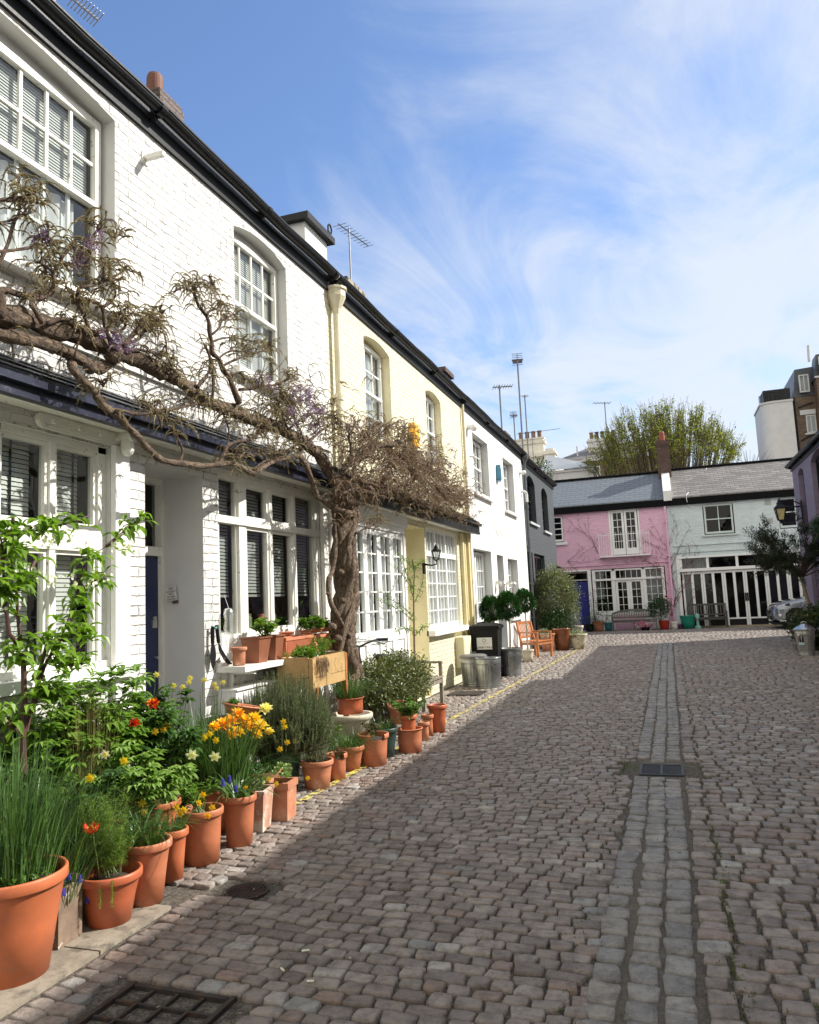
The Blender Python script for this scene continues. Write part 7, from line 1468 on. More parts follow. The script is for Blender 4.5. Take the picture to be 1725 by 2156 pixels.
def bicycle():
    # parked along the wall, front wheel towards the camera side, handlebar showing above the plants
    hb=at(792,1349,x=-3.3); Y=hb.y-.05; X=-3.48; t=thing('bicycle','bicycle parked behind the plants with only its grey handlebar and brake lever showing','bicycle',(X,Y,0)); mt=pm('bike_paint',(.10,.11,.12),.35,.1,4,50,0,metal=.3); mm=m_galv2
    for k,(yy,nm) in enumerate(((Y-.12,'wheel'),(Y+.92,'wheel'))):
        b=MB(); b.tube([(X,yy+.33*math.cos(i*PI/16),.345+.33*math.sin(i*PI/16)) for i in range(33)],.016,8); w=b.build(nm,m_blackp,t); b=MB()
        for i in range(24): a=i*PI/12; b.tube([(X+(.02 if i%2 else -.02),yy,.345),(X,yy+.32*math.cos(a),.345+.32*math.sin(a))],.0012,3)
        b.build('spokes',mm,w)
    b=MB(); hd=(X,Y,.86); bb=(X,Y+.48,.30); st=(X,Y+.62,.88); b.tube([hd,(X,Y+.04,.74)],.02,8); b.tube([(X,Y+.02,.80),bb],.017,8); b.tube([(X,Y+.01,.84),(X,Y+.6,.80)],.015,8); b.tube([bb,st],.015,8); b.tube([bb,(X,Y+.92,.345)],.010,6); b.tube([(X,Y+.6,.80),(X,Y+.92,.345)],.010,6); b.tube([(X,Y+.03,.76),(X,Y-.12,.345)],.013,6); b.build('frame',mt,t)
    b=MB(); b.tube([hd,(X,Y-.05,1.03),(X,Y-.04,1.09)],.014,8); G=lambda s_: [(X,Y-.04,1.09),(X+s_*.10,Y-.04,1.13),(X+s_*.17,Y-.02,1.155),(X+s_*.20,Y+.02,1.165)]
    for s_ in (1,-1): b.tube(G(s_),.012,8)
    o=b.build('handlebar',m_lidgrey2,t)
    for s_ in (1,-1):
        b=MB(); q=G(s_)[-1]; b.tube([q,(q[0]+s_*.10,q[1]+.09,q[2]-.004)],.017,10); b.build('grip',m_blackp,o); b=MB(); b.tube([q,(q[0]+s_*.03,q[1]-.03,q[2]-.03),(q[0]+s_*.10,q[1]+.02,q[2]-.05)],.006,6); b.build('brake_lever',mm,o)
    b=MB(); b.ball((X,Y+.66,.92),.10,12,6,.35); b.build('saddle',m_blackp,t)
bicycle()
def bench(name,label,c,L,rot,mat,curved=False,arms=True,seat=.42,back=.85,depth=.46,slats=12,group=None):
    """garden bench, local: length along X, sitter faces -Y"""
    t=thing(name,label,'bench',c,group); t.rotation_euler=(0,0,rot); O=Vector((0,0,0))
    def mk(n): b=MB(); return b
    for s_ in (-1,1):
        x=s_*(L/2-.03)
        b=MB(); b.bar((x,-depth/2,0),(x,-depth/2,.62),.05,.05,up=(0,1,0)); b.build('leg',mat,t,origin=O)
        b=MB(); top=back if not curved else back-.12; b.bar((x,depth/2-.02,0),(x,depth/2,.45),.05,.05,up=(0,1,0)); b.bar((x,depth/2,.45),(x,depth/2+.10,top),.05,.045,up=(0,1,0)); b.build('leg',mat,t,origin=O)
        if arms: b=MB(); b.bar((x,-depth/2-.03,.635),(x,depth/2+.06,.645),.065,.03); b.build('armrest',mat,t,origin=O)
        b=MB(); b.bar((x,-depth/2,.36),(x,depth/2,.36),.03,.07); b.build('side_rail',mat,t,origin=O)
    b=MB(); n=6
    for i in range(n): y=-depth/2-.01+(depth+.0)*i/(n-1); b.box(-L/2+.01,L/2-.01,y-.032,y+.032,seat-.012,seat+.012)
    b.box(-L/2+.06,L/2-.06,-depth/2-.02,-depth/2+.01,seat-.09,seat-.014); b.build('seat',mat,t,origin=O)
    if L>1: b=MB(); b.bar((0,-depth/2+.02,0),(0,-depth/2+.02,seat-.02),.05,.05,up=(0,1,0)); b.build('leg',mat,t,origin=O)
    b=MB(); yb=lambda z:depth/2+.10*(z-.45)/(back-.45)
    tp=lambda x: back-.03-(.16*(abs(x)/(L/2))**2.6 if curved else 0)
    m=16
    for i in range(m):
        xa=-L/2+.05+(L-.1)*i/m; xb=-L/2+.05+(L-.1)*(i+1)/m; b.bar((xa,yb(back),tp(xa)),(xb,yb(back),tp(xb)),.03,.075)
    b.bar((-L/2+.05,yb(.52),.52),(L/2-.05,yb(.52),.52),.03,.06)
    for i in range(slats):
        x=-L/2+.10+(L-.2)*i/(slats-1); b.bar((x,yb(.54),.54),(x,yb(back),tp(x)-.03),.014,.045 if L>1 else .03,up=(1,0,0))
    b.build('backrest',mat,t,origin=O); return t
# bench by the wisteria: along the wall, facing the street (+X)
bench('garden_bench','weathered wooden garden bench along the yellow house wall, half hidden by the evergreen shrub',(-3.66,10.6,0),1.75,R(90),m_wood,slats=22,back=.98)
# ---- bins
def bin_(label,x,y,h,rt,rb,mat,lid=None,flutes=26,handles=True,group='galvanised dustbins'):
    t=thing('dustbin',label,'dustbin',(x,y,0),group); fl=lambda a,z:(.012*math.sin(a*flutes) if .09*h/.5<z<h*.80 else 0); b=MB(); H=h
    prof=[(rb,0),(rb+.006,.015),(rb,.03),(rb,.045),(rb+.006,.055),(rb,.065)]+[(rb+(rt-rb)*k/10,.07+(H*.80-.07)*k/10) for k in range(11)]+[(rt+.008,H*.83),(rt,H*.86),(rt+.008,H*.90),(rt,H*.93),(rt,H*.97),(rt+.012,H*.985),(rt+.010,H),(rt-.012,H),(rt-.016,H*.9),(rb-.02,.02)]
    b.lathe(prof,(x,y,0),104,fl); b.build('body',mat,t,smooth=True)
    if handles:
        for s_ in (-.9,2.2): 
            b=MB(); cx=x+rt*math.cos(s_); cy=y+rt*math.sin(s_); tx=Vector((-math.sin(s_),math.cos(s_),0)); o_=Vector((math.cos(s_),math.sin(s_),0)); c=Vector((cx,cy,H*.78)); b.tube([c-tx*.05,c-tx*.05+o_*.03-Vector((0,0,.0)),c+o_*.045-Vector((0,0,.05)),c+tx*.05+o_*.03,c+tx*.05],.006,6); b.build('handle',mat,t)
    if lid=='flat': b=MB(); b.lathe([(rt+.02,H-.03),(rt+.022,H+.015),(rt-.02,H+.035),(.08,H+.04),(0,H+.04)],(x,y,0),40); l=b.build('lid',m_lidgrey,t,smooth=False); b=MB(); b.tube([(x-.06,y,H+.04),(x-.05,y,H+.075),(x+.05,y,H+.075),(x+.06,y,H+.04)],.007,6); b.build('handle',m_galv,l)
    if lid=='rim': b=MB(); b.lathe([(rt+.02,H-.03),(rt+.024,H+.02),(rt+.004,H+.025),(rt-.01,H+.0),(0,H-.03)],(x,y,0),40); b.build('rim',m_lidgrey,t); b=MB(); b.disc((x,y,H-.01),rt-.02); b.build('soil',m_soil,t)
    if lid=='cone':
        b=MB(); b.lathe([(rt+.03,H-.02),(rt+.035,H+.01),(rt*.72,H+.07),(rt*.66,H+.075),(.05,H+.125),(0,H+.125)],(x,y,0),64,lambda a,z:(.02*math.sin(a*10) if H+.02<z<H+.12 else 0)); l=b.build('lid',m_galv2,t); b=MB(); b.tube([(x-.06*math.cos(q*0+.3),y,H+.12)]+[(x-.06*math.cos(q),y,H+.12+.055*math.sin(q)) for q in (.3,.8,1.57,2.3,2.8)],.006,6); b.build('handle',m_galv2,l)
    return t
m_galvr=pm('bright_galvanised',(.36,.36,.34),.36,.25,5,25,.2,metal=.8,dirt=(.12,.11,.08),dirts=(.5,.75),dsc=5)
m_lidgrey=pm('lid_grey',(.16,.16,.15),.5,.2,4,50,.2,metal=.3)
bin_('dented galvanised dustbin with a flat grey lid against the yellow wall',-3.50,13.80,.53,.235,.215,m_galv,'flat')
bin_('galvanised dustbin without lid standing in front of the black wheelie bin',-3.16,13.52,.53,.225,.205,m_galv,None)
bin_('galvanised dustbin used as planter with a dark rim, holding a clipped bay tree',-3.14,15.47,.53,.225,.19,m_galv,'rim')
bR=bin_('shiny galvanised dustbin with conical lid and black and blue stickers',2.79,19.04,.57,.20,.165,m_galvr,'cone',flutes=20,group='galvanised dustbins')
bin_('second shiny dustbin cut off by the right edge of the view',3.30,19.12,.57,.20,.165,m_galvr,'cone',flutes=20)
def sticker():
    b=MB(); PL=lambda u,v,w=0:(2.79+(.188+w+v*.0)*math.sin(u),19.04-(.188+w)*math.cos(u),v)
    def patch(u0,u1,v0,v1,w,m,n,par):
        b=MB(); k=6
        for i in range(k): a=u0+(u1-u0)*i/k; c=u0+(u1-u0)*(i+1)/k; f=.012; b.q(PL(a,v0,w-.012),PL(c,v0,w-.012),PL(c,v1,w),PL(a,v1,w))
        return b.build(n,m,par)
    s_=patch(-1.0,-.30,.30,.47,.012,m_black,'sticker',bR); patch(-.95,-.28,.245,.295,.010,pm('sticker_blue',(.45,.62,.66),.4,.05,5,50,0),'sticker',bR); patch(-.98,-.75,.41,.465,.016,m_wpaint2,'sticker',bR)
sticker()
def wheelie():
    x,y=-3.52,15.05; t=thing('wheelie_bin','black wheelie bin with a white notice reading LINEN ONLY between the galvanised dustbins','wheelie bin',(x,y,0)); M=Matrix.Translation((x,y,0))@Matrix.Rotation(R(4),4,'Z'); b=MB()
    def fr(w0,d0,z0,w1,d1,z1): b.hex([(-w0,-d0,z0),(w0,-d0,z0),(w0,d0,z0),(-w0,d0,z0),(-w1,-d1,z1),(w1,-d1,z1),(w1,d1,z1),(-w1,d1,z1)],M)
    fr(.235,.26,.10,.275,.31,.97); b.build('body',m_blackp,t); b=MB(); fr(.30,.335,.97,.305,.34,1.0); b.build('rim',m_blackp,t)
    b=MB(); fr(.31,.345,1.002,.30,.335,1.03); fr(.30,.335,1.03,.22,.25,1.065); fr(.22,.25,1.065,.14,.18,1.085); b.tube([tuple(M@Vector((-.28,-.33,1.03))),tuple(M@Vector((.28,-.33,1.03)))],.016,8); b.build('lid',m_blackp,t)
    for s_ in (-1,1): b=MB(); b.tube([tuple(M@Vector((s_*.22,.27,.1))),tuple(M@Vector((s_*.27,.27,.1)))],.10,18); b.build('wheel',m_blackp,t)
    # sticker on the side facing the camera (-Y face, slightly sloped)
    sl=math.atan2(.05,.87); S0=M@Matrix.Translation((.0,-.300,.70))@Matrix.Rotation(sl,4,'X'); b=MB(); b.box(-.15,.15,-.003,.002,-.115,.115,S0); p=b.build('notice',pm('notice_white',(.78,.78,.76),.4,.02,5,50,0),t)
    T=lambda z,dx=0:S0@Matrix(((1,0,0,dx),(0,0,-1,-.0035),(0,1,0,z),(0,0,0,1))); dk=pm('notice_ink',(.03,.03,.04),.5,.1,5,50,0); gr=pm('notice_grey_ink',(.25,.27,.28),.5,.1,5,50,0)
    text('LINEN ONLY',.054,pm('notice_brown_ink',(.10,.015,.01),.5,.1,5,50,0),t,T(-.095),'lettering',.0006,bold=.0012); text("A'PARTMENTS",.024,gr,t,T(-.008),'lettering',.0005); text('SERVICED STAYS',.009,gr,t,T(-.026),'lettering',.0005); text('LONDON',.013,gr,t,T(-.046),'lettering',.0005)
    b=MB(); 
    for k in range(7):
        a=k*2*PI/7; c=Vector((.030*math.cos(a),-.0045,.060+.030*math.sin(a))); d=Vector((math.cos(a+1.9),0,math.sin(a+1.9)))*.013; b.tube([tuple(S0@(c-d)),tuple(S0@(c+d))],.0045,5)
    b.build('emblem',dk,t)
wheelie()
def clipped(label,x,y,z0,zt,r,trunk=True,rz=None):
    t=thing('bay_tree',label,'bay tree',(x,y,z0),'clipped bay trees in front of the white rendered house'); b=MB(); s=MB(); c=Vector((x,y,zt)); rz=rz or r
    s.tube([(x,y,z0),(x+.02,y,(z0+zt)/2),(x,y,zt)],[.022,.018,.015],8)
    for k in range(10): a=k*2.4; s.tube([(x,y,zt-r*.7),(x+r*.6*math.cos(a),y+r*.6*math.sin(a),zt+rnd(-.3,.6)*r)],[.01,.004],5)
    for _ in range(1700):
        d=Vector((random.gauss(0,1),random.gauss(0,1),random.gauss(0,1))).normalized(); rr=rnd(.5,1.02)**.5*(1+.10*math.sin(4*d.x+3*d.z)+.06*math.sin(9*d.y)); p=c+Vector((d.x*r*rr,d.y*r*rr,d.z*rz*rr)); b.leaf(p,d+Vector((rnd(-.9,.9),rnd(-.9,.9),rnd(-.2,1))),.10,.038,Vector((0,0,1)),.12,.2)
    s.build('trunk',pm('pale_stem',(.38,.33,.25),.8,.15,9,60,.3),t); b.build('crown',fol('bay_leaf',(.012,.05,.012),(.045,.13,.03),.28,.12),t)
p=at(1028,1290,x=-3.6); clipped('clipped bay tree behind the black wheelie bin, leftmost of the three',-3.60,16.0,.45,1.34,.225)
clipped('clipped bay tree on a bare stem in the galvanised bin, middle of three',-3.14,15.47,.5,1.40,.235)
clipped('clipped bay tree nearest the grey house, rightmost of the three',-3.36,18.6,.0,1.46,.24)
pot('dark planter holding the bay tree behind the wheelie bin',-3.60,16.0,.46,.2,.16,mat=m_blackp,group='planters in front of the white rendered house')
pot('plain clay planter at the foot of the rightmost bay tree',-3.36,18.6,.3,.16,.12,mat=m_stonepot,group='planters in front of the white rendered house')
pot('small cream bowl with a brown rim beside the orange armchair',-3.42,18.75,.24,.125,.075,mat=pm('cream_glaze',(.62,.54,.40),.35,.1,5,50,.1),rim=.03,group='planters in front of the white rendered house')
# orange armchair
bench('garden_armchair','orange stained wooden garden armchair facing the street by the white rendered wall',(-3.38,20.05,0),.72,R(68),m_teak,slats=9,seat=.42,back=.92,depth=.50)
t=pot('small round stone bowl on the seat side of the armchair with grey green heather',-3.2,20.35,.14,.14,.09,mat=m_stonepot,z=.44,rim=.02,group='planters in front of the white rendered house')
bush('dome of grey green heather in the stone bowl on the armchair',-3.2,20.35,.62,.15,.15,.09,700,.02,.01,fol('heather_grey',(.16,.20,.11),(.30,.34,.20),.6,.15),'heather_plant',stems=4,base=.57)
# shrubs in front of the grey house
bush('very large feathery olive green shrub in front of the grey house',*(lambda c:(c.x,c.y))(at(1170,1262,y=23.6)),1.38,.72,.9,1.10,17000,.07,.028,fol('oleaster_leaf',(.07,.095,.035),(.22,.24,.11),.45,.2,(.40,.42,.30)),'large_shrub',stems=40,clump=9)
bush('dark ivy like shrub below the large feathery shrub',-3.2,23.0,.7,.55,.6,.5,4200,.06,.035,m_dgreen,'dark_shrub',stems=14)
b=bush('trailing silvery lavender hanging beside the orange glazed pot',-2.72,22.9,.62,.26,.3,.45,1800,.035,.012,fol('lavender_grey',(.10,.11,.10),(.25,.26,.26),.6,.1),'lavender_plant',stems=10)
pot('large round orange glazed pot under the big shrub',-3.0,22.2,.62,.26,.19,mat=pm('orange_glaze',(.20,.065,.022),.2,.35,3,50,.1,coat=.4),group='pots in front of the grey house')
pot('second orange pot half hidden behind the armchair',-3.35,21.9,.5,.22,.17,mat=m_terra2,group='pots in front of the grey house')
pot('plain clay pot behind the white stone planter',-2.75,23.0,.36,.2,.15,mat=m_terra3,group='pots in front of the grey house')
urn('small pale stone urn standing behind the white planter',-2.72,23.7,.62,.19,m_stonepot)
def whiteplanter():
    t=thing('stone_planter','flared white stone planter with dark weather streaks beside the yellow line','planter',(-2.57,22.40,0),'pots in front of the grey house'); b=MB(); b.lathe([(.15,0),(.155,.03),(.18,.06),(.215,.20),(.255,.38),(.275,.41),(.275,.44),(.24,.44),(.20,.36),(0,.36)],(-2.57,22.40,0),28); b.build('planter_body',pm('streaked_stone',(.55,.50,.36),.8,.1,3,50,.3,dirt=(.13,.11,.04),dirts=(.5,.64),dsc=5),t,smooth=True)
    bush('mat of grey green leaves filling the white stone planter',-2.57,22.40,.46,.23,.23,.09,900,.03,.014,fol('heather_grey',(.16,.20,.11),(.30,.34,.20),.6,.15),'low_plant',stems=4,base=.36)
whiteplanter()
# ---- in front of the pink and blue houses
EG='pots in front of the pink house'
bench('garden_bench','grey weathered garden bench with a curved back in front of the pink house',(-1.42,32.3,0),1.75,0,pm('grey_teak',(.15,.145,.125),.8,.2,8,60,.4),curved=True,slats=24)
bench('garden_bench','straight backed grey garden bench in front of the slatted garage doors',(1.42,32.45,0),1.35,0,pm('grey_teak2',(.085,.08,.072),.8,.2,8,60,.4),slats=12,back=.95)
for l,x,y,h,rt,m in (('terracotta pot with a thin climber left of the curved bench',-2.85,32.3,.42,.26,m_terra2),('blue glazed pot left of the curved bench',-2.42,32.25,.36,.2,pm('blue_glaze',(.03,.15,.17),.2,.1,5,50,0)),('red pot with a rose bush right of the curved bench',-.28,32.3,.36,.22,pm('red_glaze',(.36,.03,.015),.3,.1,5,50,0)),('white painted scroll pattern pot beside the red pot',.12,32.25,.30,.17,m_wpaint),('big turquoise tub at the foot of the pink climber',.62,32.35,.52,.30,pm('turquoise_plastic',(.01,.22,.15),.35,.1,5,50,0)),('dark pot at the left end of the row by the blue door',-3.2,32.2,.32,.2,m_blackp),('small purple pot between the white pot and the turquoise tub',.30,32.2,.2,.11,pm('purple_glaze',(.10,.03,.09),.3,.1,5,50,0))):
    pot(l,x,y,h,rt,rt*.75,mat=m,group=EG)
bush('thin climbing shrub left of the french doors',-2.95,32.4,1.0,.3,.2,.75,420,.06,.03,m_dgreen,'climbing_plant',EG,stems=14,base=.35)
bush('spindly shrub in the terracotta pot by the white panel',-2.55,32.35,.85,.3,.2,.45,260,.06,.035,m_dgreen,'small_shrub',EG,stems=10,base=.35)
bush('dark green rose bush with one red bloom in the red pot',-.40,32.3,.85,.48,.3,.45,1300,.07,.045,m_dgreen,'rose_bush',EG,stems=12,base=.35)
t=thing('rose_bloom','red rose bloom on top of the rose bush by the window','flower',(-.15,32.1,1.28)); dbl((-.12,32.1,1.30),.09,t,m_red,None,18)
bush('dark ferns at the left end by the blue door',-3.1,32.1,.35,.45,.2,.28,700,.07,.02,m_dgreen,'fern_plant',EG,stems=8)
def pinkflowers():
    t=thing('flower_bowl','bowl of pink and white cyclamen under the curved bench','flowers',(-1.0,32.05,0),EG); b=MB(); w=MB(); p=MB(); p.lathe([(.14,0),(.2,.14),(.18,.14),(0,.12)],(-1.0,31.95,0),18); p.build('bowl',m_blackp,t)
    for _ in range(240): (b if rnd(0,1)<.65 else w).leaf((-1.0+random.gauss(0,.15),31.93+rnd(-.12,.1),.20+random.gauss(0,.07)),(rnd(-1,1),rnd(-1,1),1),.055,.05)
    b.build('pink_petals',fol('pink_petal',(.55,.04,.25),(.75,.12,.4)),t); w.build('white_petals',m_wht,t)
pinkflowers()
def small_statue():
    t=thing('fountain_pump','small pale green metal pump beside the turquoise tub','pump',(.98,32.3,0)); b=MB(); b.lathe([(.12,0),(.12,.1),(.06,.13),(.055,.38),(.09,.42),(.09,.52),(.05,.58),(.0,.6)],(.98,32.25,0),14); b.tube([(.98,32.2,.45),(.98,32.05,.44),(.98,32.03,.38)],.03,8); b.build('pump_body',pm('verdigris',(.22,.45,.38),.6,.15,8,60,.2),t)
small_statue()
def climber(name,label,base,seeds,spread,mat,leafm=None,nl=0,pl=END,w=.05,group=None,th=.022):
    """bare wandering stems on a wall"""
    t=thing(name,label,'climber',base,group); s=MB(); b=MB(); 
    for (u,v,du,dv,n,r) in seeds:
        pts=[]; U,V=u,v; a=math.atan2(dv,du); 
        for i in range(n):
            pts.append(Vector(pl(U,V,w+rnd(-.02,.03)))); a+=rnd(-.42,.42); a=a*.8+math.atan2(dv,du)*.2; L_=rnd(.10,.2); U+=math.cos(a)*L_; V+=math.sin(a)*L_
        if len(pts)>2:
            s.tube(pts,[max(.004,.62*r*(1-i/len(pts)*.8)) for i in range(len(pts))],5)
            for q in pts[2::2]:
                e=q+Vector((rnd(-.25,.25),0,rnd(-.1,.3))); s.tube([q,q.lerp(e,.5)+Vector((0,-.02,.03)),e],[.006,.004,.003],4,False)
                for _ in range(nl): b.leaf(q.lerp(e,rnd(0,1)),(rnd(-1,1),-rnd(0,1),rnd(-1,1)),.05,.035)
    s.build('stems',mat,t)
    if b.v: b.build('leaves',leafm,t)
    return t
vm=pm('climber_stem',(.085,.04,.04),.9,.3,9,60,0); vm2=pm('climber_stem_red',(.22,.05,.075),.9,.3,9,60,0)
climber('climbing_plant','bare dark climber fanning over the left half of the pink wall',(-4,32.9,2.9),[(-4.0,2.95,1,.35,8,.016),(-4.0,2.95,1,.1,12,.014),(-4.0,2.95,1,-.3,9,.012),(-3.5,3.1,1,.5,9,.012),(-2.7,3.2,-.45,1,12,.014),(-2.7,3.3,-.8,.9,10,.013),(-2.9,3.9,-.7,.7,9,.010),(-3.3,4.2,-1,.25,6,.008),(-3.0,4.2,.2,1,5,.007),(-2.6,3.9,1,.3,4,.008),(-3.4,4.4,-.3,1,5,.006)],1,vm)
climber('climbing_plant','tangled reddish climber on the drainpipe between the pink and pale blue houses',(.3,32.9,0),[(.05,.5,.02,1,24,.03),(.12,.5,-.05,1,22,.025),(.0,.5,.0,1,20,.02),(.1,.5,.15,1,18,.018),(.0,1.8,-.6,1,12,.014),(-.1,2.2,-1,.6,9,.012),(-.1,2.4,-1,.15,12,.012),(-.1,3.0,-.5,1,11,.014),(.0,3.2,-.9,.8,8,.010),(-.1,3.6,-.3,1,8,.010),(0,2.6,.8,.5,6,.012),(.1,3.1,.5,1,7,.010),(.05,2.8,-.8,.3,8,.01),(.0,3.4,-1,1,8,.01),(.1,2.0,.5,1,8,.01),(-.05,1.5,-.4,1,8,.012)],1,vm2,m_dgreen,2)
climber('climbing_plant','thin brown climber looping over the edge of the pale blue wall',(.8,32.9,0),[(.55,.6,.2,1,14,.014),(.5,1.6,0,1,12,.012),(.5,2.0,.5,1,10,.010),(.5,2.4,1,.25,8,.012),(.45,3.0,.35,1,9,.010),(.45,3.4,0,1,9,.008),(.9,1.0,-.2,1,7,.010),(.4,3.8,.1,1,7,.008),(.7,2.6,1,0,5,.01)],1,vm,m_dgreen,1)
# ---- car
def car():
    t=thing('parked_car','grey metallic crossover car parked at the right, only its front end in view','car',(5.5,31.1,0)); x0=3.42; yc=31.0; W_=.90
    st=[ # x offset, bottom z, top z, half width bottom, half width top, mid bulge
     (0.00,.42,.62,.50,.46),(.05,.30,.74,.66,.60),(.14,.24,.86,.78,.70),(.30,.22,.93,.86,.76),(.60,.22,1.0,.89,.78),(1.0,.22,1.05,.90,.79),(1.35,.22,1.10,.90,.80),(1.40,.22,1.12,.90,.80),(2.2,.22,1.13,.90,.80),(3.4,.22,1.14,.90,.80),(4.1,.26,1.10,.86,.74),(4.3,.36,1.0,.78,.66)]
    b=MB(); rings=[]
    for (dx,zb,zt,wb,wt) in st:
        zs=zb+(zt-zb)*.52; r=[(-wb*.92,zb),(-wb,zb+(zt-zb)*.15),(-wb,zs),(-wb*.985,zs+(zt-zb)*.2),(-wt,zt-.035),(-wt*.9,zt),(-wt*.4,zt+.025),(wt*.4,zt+.025),(wt*.9,zt),(wt,zt-.035),(wb*.985,zs+(zt-zb)*.2),(wb,zs),(wb,zb+(zt-zb)*.15),(wb*.92,zb)]
        rings.append([len(b.v)+i for i in range(len(r))]); b.v+=[(x0+dx,yc+q[0],q[1]) for q in r]
    n=len(rings[0])
    for i in range(len(rings)-1):
        for j in range(n-1): b.f.append((rings[i][j],rings[i][j+1],rings[i+1][j+1],rings[i+1][j]))
        b.f.append((rings[i][n-1],rings[i][0],rings[i+1][0],rings[i+1][n-1]))
    b.f.append(tuple(rings[0])); b.f.append(tuple(rings[-1])[::-1])
    o=b.build('body',pm('grey_car_paint',(.22,.235,.26),.25,.05,2,100,0,metal=.75,coat=1),t,smooth=True)
    md=o.modifiers.new('sub','SUBSURF'); md.levels=md.render_levels=2
    b=MB(); cab=[(1.25,1.08,.76),(1.9,1.62,.60),(3.3,1.66,.58),(4.15,1.12,.70)]; R0=[(x0+a,yc-w,z) for a,z,w in cab]; R1=[(x0+a,yc+w,z) for a,z,w in cab]
    for i in range(3): b.q(R0[i],R0[i+1],R1[i+1],R1[i])
    b.q(*R0); b.q(*R1); b.build('cabin',pm('car_glass',(.02,.025,.03),.08,.1,3,50,0),t)
    b=MB(); b.box(x0+1.9,x0+3.35,yc-.58,yc+.58,1.64,1.70); b.build('roof',pm('grey_car_paint',(.1,)*3),t)
    for dx in (.80,3.45):
        for s_ in (-1,1):
            b=MB(); cx=x0+dx; cy=yc+s_*.80; b.tube([(cx,cy-.11,.34),(cx,cy+.11,.34)],.34,28); w=b.build('wheel',m_blackp,t); b=MB(); b.tube([(cx,cy+s_*.095,.34),(cx,cy+s_*.122,.34)],.22,20); b.build('rim',m_galv2,w)
            b=MB(); b.tube([(cx,yc+s_*.86,.34),(cx,yc+s_*.912,.34)],.40,28); b.build('wheel_arch',m_black,t)
    dk=m_black
    b=MB(); b.box(x0-.02,x0+.10,yc-.50,yc+.50,.52,.66); b.box(x0-.01,x0+.1,yc-.56,yc+.56,.34,.46); b.build('grille',dk,t)
    for s_ in (-1,1):
        yy=yc+s_*.80
        b=MB(); b.hex([(x0+.10,yc+s_*.60,.755),(x0+.60,yc+s_*.905,.845),(x0+.60,yc+s_*.86,.87),(x0+.10,yc+s_*.56,.79),(x0+.10,yc+s_*.60,.80),(x0+.62,yc+s_*.905,.89),(x0+.6,yc+s_*.8,.91),(x0+.1,yc+s_*.5,.82)]); b.build('headlight',dk,t)
        b=MB()
        for k in range(3): a=.14+k*.12; b.box(x0+a,x0+a+.09,min(yc+s_*(.66+a*.42),yc+s_*(.60+a*.42)),max(yc+s_*(.66+a*.42),yc+s_*(.60+a*.42)),.78+a*.12,.82+a*.12)
        b.build('lamp',m_wpaint2,t)
        b=MB(); P_=plane((x0+.0,yc+s_*.0,0),(1,.0,0),(0,s_,0)); pr=[(.06,.66),(.42,.70),(.44,.36),(.26,.30),(.12,.42)]
        b.prism([(u,v) for u,v in pr],lambda u,v,w=0:(x0+u,yc+s_*(.60+ .30*min(1,u/.36)+.012+w),v),0,.02); fl=b.build('fog_light_panel',pm('fog_panel',(.30,.31,.33),.3,.2,6,50,0,metal=.6),t)
        b=MB(); b.tube([(x0+u,yc+s_*(.60+.30*min(1,u/.36)+.035),v) for u,v in ((.05,.70),(.06,.55),(.12,.40),(.26,.285),(.44,.29))],.014,6); b.build('chrome_trim',pm('chrome',(.8,.8,.82),.08,.05,5,50,0,metal=1),fl)
        b=MB(); b.tube([(x0+.27,yc+s_*.86,.50),(x0+.27,yc+s_*.90,.50)],.05,12); b.build('fog_light',m_wpaint2,fl)
    b=MB(); b.box(x0+.05,x0+4.2,yc-.88,yc+.88,.16,.24); b.build('skirt',dk,t)
car()
# ---- right side: olive tree, hedge planter
def olive():
    c=at(1668,1165,x=3.25); base=Vector((3.62,22.6,.0)); t=thing('olive_tree','olive tree with pale slender trunk and loose dark crown before the lilac house','olive tree',tuple(base)); s=MB(); b=MB(); s2=MB()
    tp=[base,Vector((3.55,22.6,.55)),Vector((3.46,22.5,1.05)),Vector((3.40,22.5,1.45)),Vector((3.36,22.45,1.75))]; s.tube(smooth(tp,3),[.06,.058,.055,.052,.05,.048,.047,.045,.044,.043,.042,.041,.04][:13],10,flute=.06)
    C=Vector((3.30,22.3,2.35)); ends=[]
    for k in range(46):
        a=rnd(0,2*PI); q=rnd(.25,1)**.5; e=C+Vector((math.cos(a)*q*1.15,math.sin(a)*q*1.15,(rnd(-.75,1))*.95*math.sqrt(max(.05,1-q*q*.7)))); m_=tp[-1].lerp(e,.45)+Vector((rnd(-.1,.1),rnd(-.1,.1),.12)); s2.tube([tp[-1],m_,e],[.022,.012,.004],5,False); ends.append((m_,e))
        for j in range(3): f=e+Vector((rnd(-.35,.35),rnd(-.35,.35),rnd(-.25,.35))); s2.tube([m_.lerp(e,.6),f],[.006,.003],4,False); ends.append((m_.lerp(e,.6),f))
    for _ in range(20000):
        p0,p1=random.choice(ends); p=p0.lerp(p1,rnd(.15,1.1))+Vector((rnd(-.07,.07),rnd(-.07,.07),rnd(-.07,.07))); b.leaf(p,(p-C)*.6+Vector((rnd(-1,1),rnd(-1,1),rnd(-.5,.9))),rnd(.06,.095),.024,Vector((0,0,1)),.05,.3)
    s.build('trunk',pm('olive_bark',(.28,.21,.14),.85,.2,9,60,.5),t); s2.build('branches',m_twig,t); b.build('crown',fol('olive_leaf',(.022,.035,.015),(.06,.075,.035),.45,.1),t)
olive()
bush('dark leafy hedge plants around the olive trunk behind the right hand dustbins',3.42,21.0,.50,.68,1.4,.52,9500,.08,.04,fol('shade_leaf',(.018,.035,.010),(.06,.085,.022),.45,.15,(.25,.20,.05)),'hedge',stems=24,clump=8)
